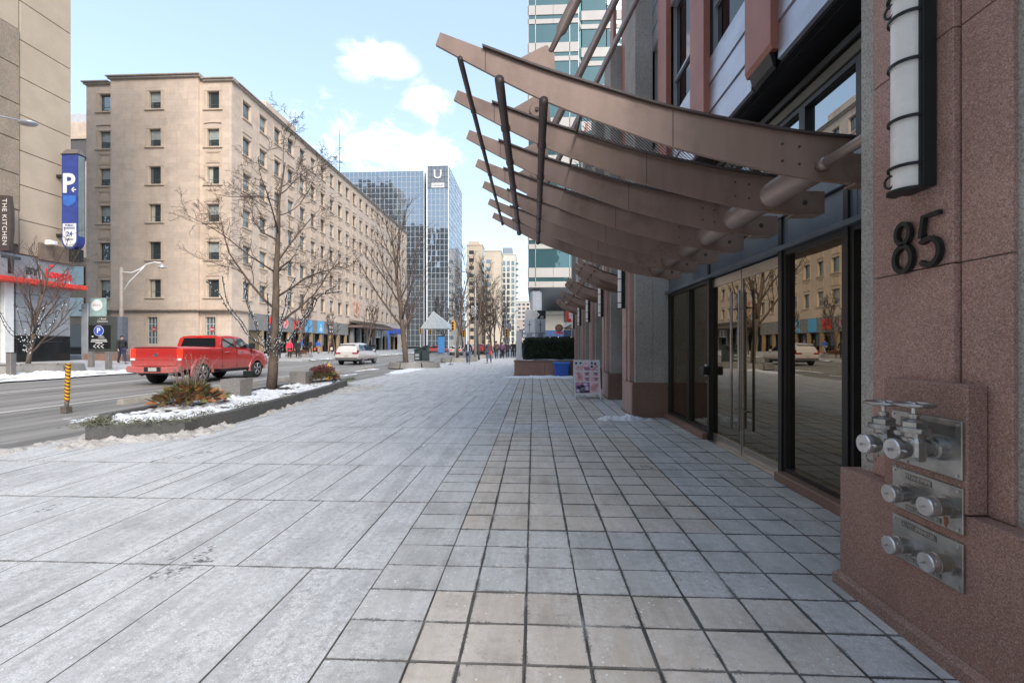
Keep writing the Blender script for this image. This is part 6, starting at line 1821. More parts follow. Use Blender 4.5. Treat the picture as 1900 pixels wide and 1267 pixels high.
def tree(name, label, x, y, z, h, r, prm, seed, cat='tree', group='leafless street trees', lean=(0,0)):
    rr = random.Random(seed); t = thing(name, label, cat, (x, y, z), group)
    mb = MB(); mb.smooth = True; lines = []
    grow(mb, Vector((x, y, z-.05)), Vector((lean[0], lean[1], 1)).normalized(), r, h*.97, 0, rr, prm, lines)
    # the trunk is the first tube: keep it as its own part
    nT = (prm['seg'][0]+1)*10
    tr = MB(); tr.smooth = True; tr.v = mb.v[:nT]
    fsT = [f for f in mb.f if max(f) < nT]
    tr.f = fsT; tr.mi = [0]*len(fsT); tr.sm = [True]*len(fsT)
    cr = MB(); cr.v = [v for v in mb.v[nT:]]; cr.f = [tuple(i-nT for i in f) for f in mb.f if min(f) >= nT]; cr.mi = [0]*len(cr.f); cr.sm = [True]*len(cr.f)
    tr.build('trunk', BARK, t); cr.build('crown', TWIG, t, kind='stuff')
    return t, lines
BIG = dict(seg=(12, 9, 7, 5, 4), taper=(.12, .22, .28, .4, .5), wig=(.055, .11, .16, .2, .25), up=(.05, .035, .03, .0, .0), rmin=.0035, kids=(13, 9, 8, 5), start=(.25, .18, .15, .12), ang=(.95, .70, .68, .7), rr=(.42, .50, .5, .6), lr=(.54, .48, .46, .46))
# lighter crown of fine twigs, spreading low
t1_, ln1 = tree('street_tree', 'leafless tree wrapped in fairy lights standing in the long dark planter', -7.80, 13.2, .18, 7.25, .155, BIG, 21, lean=(.0, 0))
SLIM = dict(seg=(10, 8, 6, 5), taper=(.18, .25, .35, .5), wig=(.035, .08, .12, .2), up=(.04, .12, .1, .04), rmin=.008, kids=(15, 8, 5), start=(.20, .15, .15), ang=(.62, .55, .6), rr=(.55, .55, .55), lr=(.60, .45, .45))
t2_, ln2 = tree('street_tree', 'upright leafless tree in the granite planter beside the waste bin', -8.4, 29.6, .2, 9.4, .19, SLIM, 5)
SMALL = dict(seg=(8, 8, 6, 5), taper=(.3, .3, .4, .5), wig=(.05, .09, .14, .2), up=(.05, .10, .06, .02), rmin=.006, kids=(11, 8, 6), start=(.14, .15, .15), ang=(.55, .5, .6), rr=(.6, .6, .6), lr=(.78, .5, .45))
t3_, ln3 = tree('street_tree', 'leafless tree with fairy lights across the road before the grocery store', -25.3, 21.6, .3, 5.4, .105, SMALL, 8)
FAR = dict(seg=(7, 6, 5, 4), taper=(.25, .3, .4, .5), wig=(.06, .10, .15, .2), up=(.05, .10, .08, .02), rmin=.022, kids=(10, 7, 6), start=(.25, .2, .15), ang=(.6, .6, .6), rr=(.6, .6, .6), lr=(.6, .5, .45))
f1_, _l = tree('street_tree', 'leafless tree on the pavement line behind the second planter', -6.75, 40.0, .2, 8.2, .13, dict(FAR, rmin=.012), 31, group='leafless trees up the street')
f2_, _l = tree('street_tree', 'leafless tree across the road behind the white car', -24.5, 46.5, .3, 5.2, .10, dict(FAR, rmin=.014), 32, group='leafless trees up the street')
for i, (x, y, s, src, nm) in enumerate(((-6.4, 50, 1.1, 0, 'leafless tree in the third granite planter'), (-6.6, 61, 1.2, 0, 'leafless tree left of the walking group'), (-6.9, 74, 1.3, 0, 'leafless tree near the banner pole'), (-7.5, 88, 1.35, 0, 'leafless tree before the pale condominium'),
                                        (-7.6, 104, 1.4, 0, 'leafless tree before the distant tan slab'), (-23, 62, 1.15, 1, 'small leafless tree before the office entrance canopy'), (-22.5, 80, 1.6, 1, 'leafless tree at the far end of the office block'),
                                        (-21.5, 110, 2.2, 1, 'tall leafless tree beside the glass tower base'), (-20, 128, 2.7, 1, 'big leafless tree before the beige towers'), (-17.5, 140, 2.6, 1, 'leafless tree right of the glass tower'), (-15, 150, 2.4, 1, 'leafless tree before the buff stone block'), (-7.8, 124, 1.6, 0, 'farthest leafless tree on the near pavement'), (-24, 54, .85, 1, 'smallest leafless tree by the shoppers'))):
    dup((f1_, f2_)[src], (x, y, 0.1), nm, rz=i*1.3, scale=s)

# fairy lights: wires fanning up from the trunk with small bulbs
WIRE = simple('black_wire', (.015,.015,.015), .6); BULB = simple('clear_bulb', (.72,.74,.76), .12, 0, .3, 60)
def garland(name, label, strands, trunkwrap, seed, br=.0115, step=.020, bw=.014):
    t = thing(name, label, 'string lights', trunkwrap[0], 'fairy lights wrapped on trees'); rr = random.Random(seed)
    w = MB(); b = MB(); dk = MB()
    for s_ in strands:
        pts = [Vector(p) for p in s_]
        # smooth path
        path = []
        for i in range(len(pts)-1):
            p0, p1, p2, p3 = pts[max(i-1,0)], pts[i], pts[i+1], pts[min(i+2,len(pts)-1)]
            for k in range(8):
                f = k/8; path.append(.5*((2*p1)+(p2-p0)*f+(2*p0-5*p1+4*p2-p3)*f*f+(3*p1-p0-3*p2+p3)*f**3))
        path.append(pts[-1])
        w.tube(path, bw, 5)
        acc = 0
        for i in range(len(path)-1):
            L_ = (path[i+1]-path[i]).length; acc += L_
            while acc > step:
                acc -= step; p = path[i].lerp(path[i+1], rr.random())+Vector((rr.gauss(0,1), rr.gauss(0,1), rr.gauss(0,1)))*br*1.6
                (b if rr.random() < .5 else dk).ball(p, br*rr.uniform(.7, 1.25), 4, (1, 1, 1.5))
    (cx, cy, cz), rad, hgt = trunkwrap[0], trunkwrap[1], trunkwrap[2]
    hel = []
    for i in range(int(hgt/.016)):
        a = i*.42; hel.append(Vector((cx+(rad+.015)*math.cos(a), cy+(rad+.015)*math.sin(a), cz+i*.016)))
    w.tube(hel, .006, 4)
    for p in hel[::1]:
        for k in range(2): (b if rr.random() < .62 else dk).ball(p+Vector((rr.gauss(0,1), rr.gauss(0,1), rr.gauss(0,1)))*.018, br*rr.uniform(.6, 1.1), 4, (1, 1, 1.5))
    w.build('wire', WIRE, t, kind='stuff'); b.build('bulbs', BULB, t, kind='stuff'); dk.build('bulb_sockets', WIRE, t, kind='stuff')
    return t
bx, by_, k_ = -7.80, 13.2, 1
def arm(dx, dy, top, side=1, curl=.0):
    return [(bx+dx*.05, by_, 1.15), (bx+dx*.16, by_+dy*.2, 1.42), (bx+dx*.42, by_+dy*.5, 1.72), (bx+dx*.60, by_+dy*.7, 2.15), (bx+dx*.82, by_+dy*.9, 2.55), (bx+dx*.93, by_+dy, 2.9), (bx+dx*1.0+curl, by_+dy, top)]
arms = [arm(-1.65, .2, 3.55), arm(-1.45, -.3, 3.35, curl=-.35), arm(-1.0, .3, 3.5), arm(-.65, -.3, 3.25), arm(.5, .2, 3.2), arm(.75, -.4, 3.4, curl=.2), arm(1.45, .2, 3.25, curl=.45), arm(1.6, -.2, 3.0, curl=.55), arm(1.2, .4, 2.8), arm(-.25, .5, 2.9), arm(.2, -.5, 2.9)]
garland('fairy_lights', 'dense fairy lights wrapped round the trunk and low branches of the planter tree', arms, ((bx, by_, .95), .155, .75), 4)
bx, by_ = -25.3, 21.6
arms = [[(bx+x*.06, by_, 1.5), (bx+x*.3, by_+y_, 1.85), (bx+x*.7, by_+y_, 2.3), (bx+x, by_+y_, 3.0), (bx+x*1.25, by_+y_, 3.6)] for x, y_ in ((-1.5,.1), (-1.1,-.3), (-.7,.2), (.6,.2), (1.0,-.2), (1.5,.1))]
garland('fairy_lights', 'fairy lights fanning out on the tree across the road', arms, ((bx, by_, 1.05), .12, .7), 5, .022, .09)
# spare low branches that carry the lights
rb = MB(); rb.smooth = True

# ------------------------------------------------------------------ street lamps, poles, signals, banner
POLE = simple('galvanised_pole', (.35,.35,.35), .45, .5)
CONP = simple('concrete_pole', (.38,.35,.32), .8)
def street_lamp(x, y, h, dx, dy, label, z=0, r=.10, arm_h=.7, mat=None):
    t = thing('street_lamp', label, 'street lamp', (x, y, z), 'street lamps')
    q = MB(); q.smooth = True; q.tube([(x, y, z), (x, y, z+h)], [r, r*.6], 10); q.build('pole', mat or POLE, t)
    q = MB(); q.smooth = True
    q.tube([(x+dx*f, y+dy*f, z+h-.35+arm_h*math.sin(f*PI*.5)) for f in [i/8 for i in range(9)]], .04, 6)
    q.tube([(x+dx*f*.45, y+dy*f*.45, z+h-1.5+1.45*f) for f in (0, .3, .6, 1)], .025, 5); q.build('arm', mat or POLE, t)
    q = MB(); q.smooth = True; q.ball((x+dx*1.05, y+dy*1.05, z+h-.38+arm_h), .20, 8, (1.3, 1, .45)); q.build('lamp_head', SILVER, t)
    return t
# lamp with curled double arm by the totem
t = thing('street_lamp', 'concrete street lamp with a curled double bracket arm by the parking totem', 'street lamp', (-30.2, 32.0, .2), 'street lamps')
q = MB(); q.smooth = True; q.tube([(-30.2, 32, .2), (-30.2, 32, 7.15)], [.15, .11], 12); q.build('pole', simple('taupe_pole', (.30,.26,.23), .7), t)
q = MB(); q.smooth = True
q.tube([(-30.1, 32, 6.8), (-29.4, 32, 6.75), (-28.8, 32, 7.0), (-28.3, 32, 7.35), (-27.7, 32, 7.5), (-27.2, 32, 7.45)], .05, 8)
q.tube([(-30.1, 32, 5.3), (-29.6, 32, 6.1), (-28.9, 32, 6.75), (-28.4, 32, 7.25)], .035, 8); q.build('arm', WHITEP, t)
MB().lathe([(.08,.30),(.12,.22),(.26,.12),(.28,.05),(.10,0)], (-27.1, 32, 7.05), 'z', 16).build('lamp_head', SILVER, t)
street_lamp(-5.4, 42.0, 8.3, -2.0, 3.0, 'tall street lamp on the near pavement, its arm reaching left over the road', r=.12)
street_lamp(-5.2, 86, 8.6, -1.8, 4, 'farther street lamp right of the pale condominium tower', r=.13)
t = thing('street_lamp', 'lamp head at the left edge in front of the tan tower', 'street lamp', (-27, 20.5, 10), 'street lamps')
q = MB(); q.smooth = True; q.tube([(-29.5, 20, .2), (-29.5, 20, 12.2), (-27.6, 20.2, 12.75)], [.14, .1, .04], 8); q.build('pole', POLE, t)
q = MB(); q.smooth = True; q.ball((-25.75, 22.0, 12.75), .32, 10, (1.5, 1, .42)); q.tube([(-27.6, 20.2, 12.75), (-25.9, 22, 12.85)], .04, 6); q.build('lamp_head', SILVER, t)
YL = simple('signal_yellow', (.85,.38,.02), .5, 0, .05)
def signal(x, y, z, label, n=3, s=1, pole=True, base=0):
    t = thing('traffic_light', label, 'traffic light', (x, y, base), 'yellow traffic lights at the crossings')
    MB().bbox(x-.19*s, y-.1, z, x+.19*s, y+.15, z+1.05*s, .03).build('housing', YL, t)
    q = MB()
    for k in range(n): q.lathe([(.12*s, -.02), (.12*s, -.10), (.13*s, -.10)], (x, y-.1, z+.18*s+.33*s*k), 'y', 12)
    q.build('lens_hood', BLACKM, t)
    if pole: MB().tube([(x+.25, y+.1, base), (x+.25, y+.1, z+1.1*s)], .07, 8).build('pole', POLE, t)
    return t
signal(-8.9, 50, 3.05, 'yellow traffic light left of the walking man above the parked planters')
signal(-10.0, 65, 2.6, 'smaller yellow traffic light beyond the man')
signal(-3.25, 55, 2.4, 'large yellow traffic light above the walking group'); signal(-3.0, 58, 1.75, 'second yellow head just below the large one', pole=False) if False else None
signal(-21.5, 86, 3.6, 'yellow traffic light under the glass pyramid, left one'); signal(-19.6, 86, 3.4, 'yellow traffic light under the glass pyramid, right one')
signal(-5.5, 95, 2.4, 'distant yellow traffic light over the cars'); signal(-.8, 90, 1.9, 'distant yellow traffic light just left of the stone post')
t = thing('street_banner', 'black and white lettered banner on a leaning pole', 'banner', (-5.7, 44, 0))
q = MB(); q.smooth = True; q.tube([(-5.3, 44, 0), (-5.45, 44, 2.2), (-5.72, 44, 4.0), (-5.75, 44, 5.7)], [.11, .10, .08, .06], 8); q.build('pole', simple('dark_pole', (.06,.05,.05), .6), t)
MB().bbox(-6.15, 43.95, 3.85, -5.35, 43.99, 5.55, .005).build('cloth', BLACKM, t)
text('lettering', 'BLO\nORY\nORK\nVIL', .34, (-5.75, 43.93, 4.70), FACE_CAM, WHITEP, t, .004, ls=.88)
for (x, y, h, nm) in ((-14.6, 118, 10, 'bare grey utility pole near the white cars'), (-13.0, 92, 6, 'bare pole left of the white car'), (-4.4, 70, 5.4, 'thin pole behind the walking group')):
    t = thing('utility_pole', nm, 'pole', (x, y, 0)); q = MB(); q.smooth = True; q.tube([(x, y, -.05), (x, y, h)], .09, 8); q.build('shaft', CONP, t)
for (x, y, z, w_, h_, nm) in ((-3.3, 62, 3.3, .5, 1.1, 'pale street banner above the farthest walkers'), (-2.2, 80, 2.8, .8, 1.4, 'lilac street banner in the distance')):
    t = thing('street_banner', nm, 'banner', (x, y, 0)); MB().tube([(x+w_, y, 0), (x+w_, y, z+h_+.8)], .06, 6).build('pole', POLE, t); MB().box(x-w_/2, y, z, x+w_/2, y+.03, z+h_).build('cloth', simple('lilac_cloth', (.42,.38,.44), .7), t)
# bicycle ring on the pavement
t = thing('bicycle_stand', 'thin steel bicycle ring in front of the second granite planter', 'bicycle stand', (-6.3, 33.5, 0))
q = MB(); q.smooth = True; q.tube([(-6.55, 33.5, 0), (-6.75, 33.5, .7), (-6.68, 33.5, .85), (-6.5, 33.5, .85), (-6.4, 33.5, .7), (-6.1, 33.5, 0)], .025, 8); q.build('ring', POLE, t)
MB().bbox(-6.3, 33.4, 0, -5.95, 33.6, .05, .01).build('foot', BLACKM, t)

# ------------------------------------------------------------------ vehicles
def paint(name, col, coat=.9, dirt=None):
    if name in MATS: return MATS[name]
    m = simple(name, col, .32, .1, .02, 2, coat=coat, dirt=dirt); n = m.node_tree
    p = [x for x in n.nodes if x.type == 'BSDF_PRINCIPLED'][0]; src = p.inputs['Base Color'].links[0].from_socket
    z = nd(n, 'ShaderNodeSeparateXYZ', {0: pos(n)}).outputs[2]
    low = nd(n, 'ShaderNodeMapRange', {0: z, 1: 1.15, 2: .35}, interpolation_type='SMOOTHSTEP').outputs[0]     # dried road salt on the flanks
    f = mul(n, low, nd(n, 'ShaderNodeMapRange', {0: noi(n, 3, 6, .7), 1: .3, 2: .7, 3: .25, 4: .75}).outputs[0])
    n.links.new(mix(n, f, src, (.30+.3*col[0], .24+.15*col[1], .22+.15*col[2])), p.inputs['Base Color'])
    n.links.new(mul(n, f, .45, 'ADD') if False else nd(n, 'ShaderNodeMapRange', {0: f, 3: .26, 4: .75}).outputs[0], p.inputs['Roughness'])
    n.links.new(nd(n, 'ShaderNodeMapRange', {0: f, 3: coat, 4: 0}).outputs[0], p.inputs['Coat Weight'])
    return m
CHROME = simple('chrome', (.6,.6,.62), .15, 1)
def wheel(parent, x, y, r, w, side, spokes=5):
    """wheel with its own tyre and rim; side = +1 faces +X"""
    t = MB(); t.smooth = True
    t.lathe([(r*.62, -w/2), (r*.93, -w/2), (r, -w*.36), (r, w*.36), (r*.93, w/2), (r*.62, w/2)], (x, y, r), 'x', 30)
    ty = t.build('wheel', TYRE, parent)
    q = MB(); s_ = side
    q.lathe([(r*.63, 0), (r*.66, s_*.015), (r*.60, s_*.015), (r*.57, -s_*.04)], (x+s_*w*.46, y, r), 'x', 30)
    q.lathe([(r*.60, -s_*.06), (.01, -s_*.06)], (x+s_*w*.46, y, r), 'x', 24) if False else None
    for k in range(spokes):
        a = 2*PI*k/spokes+.3
        for da in (-.13, .13):
            p0 = Vector((x+s_*(w*.46-.01), y+r*.10*math.cos(a), r+r*.10*math.sin(a))); p1 = Vector((x+s_*(w*.46), y+r*.62*math.cos(a+da), r+r*.62*math.sin(a+da)))
            q.tube([p0, p1], [r*.085, r*.06], 5)
    q.lathe([(r*.14, 0), (r*.13, s_*.02)], (x+s_*(w*.46-.01), y, r), 'x', 12)
    q.build('rim', RIM, ty)
    MB().lathe([(r*.60, 0), (r*.60, s_*.01)], (x+s_*(w*.46-.09), y, r), 'x', 20).build('brake_disc', DARKM, ty)
    return ty
def body_loft(st, nrow=1):
    """st = list of (y, z_low, z_belt, z_top, hw_low, hw_mid, hw_belt, hw_top)"""
    rings = []
    for (y, zl, zb, zt, wl, wm, wb, wt) in st:
        zm = zl+(zb-zl)*.55
        half = [(0, zl), (wl*.8, zl), (wl, zl+.05), (wm, zl+(zm-zl)*.5), (wm, zm), (wb+(wm-wb)*.35, zb-(zb-zm)*.22), (wb, zb), (wt+(wb-wt)*.12, zt-(zt-zb)*.14 if zt-zb > .1 else zb+(zt-zb)*.4), (wt*.86, zt-(.02 if zt-zb > .1 else .0)), (wt*.5, zt+.012), (0, zt+.018)]
        rings.append([(x, y, z) for x, z in half]+[(-x, y, z) for x, z in half[-2:0:-1]])
    return rings
def carve(ob, cyls, boxes=()):
    """cut wheel arches (and the like) out of a body mesh"""
    for c in cyls:
        x, y, z, r, w = c; q = MB().lathe([(r, -w/2), (r, w/2)], (x, y, z), 'x', 32); cut = q.build('cutter', DARKM)
        m = ob.modifiers.new('b', 'BOOLEAN'); m.operation = 'DIFFERENCE'; m.object = cut; m.solver = 'EXACT'
        bpy.context.view_layer.update(); dg = bpy.context.evaluated_depsgraph_get(); me = bpy.data.meshes.new_from_object(ob.evaluated_get(dg)); ob.modifiers.clear(); old = ob.data; ob.data = me
        bpy.data.objects.remove(cut, do_unlink=True)
    for b in boxes:
        q = MB().box(*b); cut = q.build('cutter', DARKM)
        m = ob.modifiers.new('b', 'BOOLEAN'); m.operation = 'DIFFERENCE'; m.object = cut; m.solver = 'EXACT'
        bpy.context.view_layer.update(); dg = bpy.context.evaluated_depsgraph_get(); me = bpy.data.meshes.new_from_object(ob.evaluated_get(dg)); ob.modifiers.clear(); ob.data = me
        bpy.data.objects.remove(cut, do_unlink=True)
def smoothen(ob, ang=35):
    me = ob.data; bm = bmesh.new(); bm.from_mesh(me)
    bmesh.ops.remove_doubles(bm, verts=bm.verts[:], dist=.0005)
    for f in bm.faces: f.smooth = True
    for e in bm.edges:
        e.smooth = not (len(e.link_faces) == 2 and e.calc_face_angle(0) > R(ang))
    bm.to_mesh(me); bm.free()

# --- red pickup (model space: +Y forward, origin on the ground in the middle)
def pickup():
    t = thing('pickup_truck', 'red crew cab pickup truck with brake lights on, driving away in the near lane', 'pickup truck', (-13.97, 19.0, ROADZ), zero=True)
    RD = paint('red_car_paint', (.52, .028, .024), .9, dirt=((.38,.12,.10), 2.5, .35)); hw = 1.0
    S = [  # y, zlow, zbelt, ztop, wl, wm, wb, wt
        (-2.78, .62, 1.34, 1.42, .93, .97, .95, .92), (-2.72, .55, 1.36, 1.44, .95, .99, .97, .94), (-1.6, .52, 1.36, 1.44, .96, 1.0, .98, .94), (-.70, .48, 1.36, 1.44, .96, 1.0, .98, .94), (-.62, .46, 1.36, 1.44, .96, 1.0, .98, .94),
        (1.35, .46, 1.33, 1.36, .96, 1.0, .97, .92), (1.6, .46, 1.27, 1.33, .96, 1.0, .95, .90), (2.3, .50, 1.16, 1.27, .95, 1.0, .92, .80), (2.62, .50, 1.08, 1.20, .93, .98, .88, .72), (2.80, .52, .98, 1.08, .84, .90, .80, .60), (2.84, .55, .9, .95, .75, .82, .7, .5)]
    q = MB(); q.loft(body_loft(S)); b = q.build('body', RD, t)
    fa, ra = 1.80, -1.72
    carve(b, [(0, fa, .42, .52, 3), (0, ra, .42, .52, 3)], [(-.80, -2.66, .95, .80, -.78, 2.0)])
    smoothen(b, 30)
    # cab
    cab = MB(); 
    C_ = [(-.66, .93, 1.38, .88, 1.84), (-.50, .93, 1.38, .79, 1.895), (.1, .93, 1.38, .79, 1.93), (.75, .93, 1.38, .78, 1.90), (1.02, .93, 1.36, .76, 1.84), (1.62, .92, 1.30, .90, 1.34)]
    rings = []
    for (y, wb, zb, wt, zt) in C_:
        if y == -.66: yt = -.62
        h_ = [(wb, zb), (wb+(wt-wb)*.5, zb+(zt-zb)*.5), (wt+.015, zt-.07), (wt-.03, zt-.02), (wt*.6, zt+.01), (0, zt+.02)]
        rings.append([(x, y, z) for x, z in h_]+[(-x, y, z) for x, z in h_[-2::-1]])
    # lean the rear and front of the cab
    rings[0] = [(x, -.68+.16*(z-1.38)/.5, z) for x, y, z in rings[0]]
    cab.loft(rings); co = cab.build('cab', RD, t); smoothen(co, 40)
    def pane(pts, nm='window', mt=CARGLASS, par=None, off=None):
        o_ = MB().add(pts, [tuple(range(len(pts)))]); return o_.build(nm, mt, par or t)
    for s_ in (-1, 1):
        def P_(y, f):   # point on the side glass plane
            zb, zt = 1.40, 1.80
            wb, wt = .935, .812
            return (s_*(wb+(wt-wb)*f+.012), y, zb+(zt-zb)*f)
        pane([P_(-.50, .05), P_(.30, .05), P_(.30, .98), P_(-.36, .98)], 'side_window')
        pane([P_(.38, .05), P_(1.42, .0), P_(1.30, .25), P_(.86, .98), P_(.38, .98)], 'side_window')
        hd = MB()
        for y in (-.42, .52): hd.tube([(s_*.985, y, 1.20), (s_*1.02, y+.02, 1.21), (s_*1.02, y+.2, 1.21), (s_*.985, y+.22, 1.20)], .014, 6)
        hd.build('door_handle', CHROME, t)
        ln = MB()
        for y in (-.60, .345, 1.36): ln.box(s_*.965, y-.004, .58, s_*1.0035, y+.004, 1.34)
        ln.build('door_gap', DARKM, t)
        m_ = MB(); m_.bbox(s_*1.0, 1.12, 1.34, s_*1.24, 1.28, 1.60, .04); m_.build('mirror', BLACKM, t)
        fl = MB()
        for ya in (fa, ra):
            rg = []
            for i in range(15):
                a = PI*i/14*1.06-.03; rg.append([(s_*.97, ya+.52*math.cos(a), .42+.52*math.sin(a)), (s_*1.025, ya+.53*math.cos(a), .42+.53*math.sin(a)), (s_*1.02, ya+.60*math.cos(a), .42+.60*math.sin(a)), (s_*.97, ya+.62*math.cos(a), .42+.62*math.sin(a))])
            fl.loft(rg)
        fo = fl.build('wheel_arch_flare', RD, t); smoothen(fo, 40)
        tl = MB().bbox(s_*.985 if s_ > 0 else -.985, -2.80, 1.02, s_*.80, -2.70, 1.37, .02)
        lo = tl.build('tail_light', simple('lit_tail_light', (.7,.02,.01), .2, 0, .05, emit=((1, .04, .02), .55)), t)
        MB().bbox(s_*.975, -2.812, .93, s_*.81, -2.72, 1.015, .01).build('reversing_light', WHITEP, t)
    pane([(-.76, -.695+.01, 1.42), (.76, -.695+.01, 1.42), (.67, -.575, 1.80), (-.67, -.575, 1.80)], 'rear_window')
    pane([(-.84, 1.60, 1.35), (.84, 1.60, 1.35), (.70, 1.055, 1.83), (-.70, 1.055, 1.83)], 'windscreen')
    MB().bbox(-.14, -.60, 1.865, .14, -.54, 1.895, .01).build('brake_lamp', simple('high_brake_lamp', (.7,.05,.03), .3, emit=((1,.1,.05), .4)), t)
    # tailgate, bumper, exhausts, plate, badge
    tg = MB().bbox(-.785, -2.815, .72, .785, -2.76, 1.385, .02); to = tg.build('tailgate', RD, t)
    MB().bbox(-.80, -2.80, 1.388, .80, -2.70, 1.42, .012).build('tailgate_cap', DARKM, t)
    MB().box(-.74, -2.8165, .955, .74, -2.814, .965).build('tailgate_crease', simple('dark_red_line', (.2,.01,.01)), to)
    MB().prism([(-.07,1.20),(.07,1.20),(.085,1.15),(.05,1.09),(0,1.06),(-.05,1.09),(-.085,1.15)], 'y', -2.825, -2.814).build('badge', CHROME, to)
    text('badge_lettering', '4X4', .07, (.58, -2.817, 1.10), FACE_CAM, CHROME, to, .002)
    bu = MB(); bu.loft([[(-1.0, y, z0), (-.5, y, z0-.04), (.5, y, z0-.04), (1.0, y, z0), (1.0, y, z1), (.45, y, z1-.03), (-.45, y, z1-.03), (-1.0, y, z1)] for y, z0, z1 in ((-2.78, .50, .73), (-2.90, .50, .73), (-2.95, .53, .68))]); bo = bu.build('bumper', RD, t); smoothen(bo, 40)
    MB().bbox(-.32, -2.962, .52, .32, -2.94, .70, .01).build('plate_recess', DARKM, bo); MB().box(-.15, -2.967, .55, .17, -2.962, .68).build('number_plate', simple('grey_plate', (.45,.46,.42)), bo)
    for s_ in (-1, 1): MB().lathe([(.05, -.08), (.05, .1)], (s_*.62, -2.80, .47), 'y', 12).build('exhaust', CHROME, t)
    MB().box(-.85, -2.6, .38, .85, 2.6, .60).build('chassis', BLACKM, t); MB().box(-.78, -2.60, .92, .78, -.72, .96).build('bed_floor', DARKM, t)
    MB().lathe([(.08, -.85), (.08, .85)], (0, ra, .40), 'x', 10).lathe([(.14, -.12), (.14, .12)], (0, ra, .40), 'x', 10).build('axle', BLACKM, t)
    for s_ in (-1, 1):
        for y in (fa, ra): wheel(t, s_*.86, y, .415, .28, s_)
        text('side_lettering', 'HEMI 5.7 LITER', .075, (s_*.999, 1.62, 1.06), FACE_E if s_ > 0 else FACE_W, simple('silver_letter', (.6,.5,.5), .4), t, .002, sx=1.3)
        MB().bbox(s_*.76, 2.60, .88, s_*.93, 2.72, 1.06, .02).build('headlight', simple('head_lamp', (.6,.62,.65), .1), t)
        MB().box(s_*.90, -.6, .44, s_*1.0, 1.3, .50).build('side_step', DARKM, t)
    MB().bbox(-.62, 2.80, .62, .62, 2.86, .98, .02).build('grille', CHROME, t)
    return t
pickup()

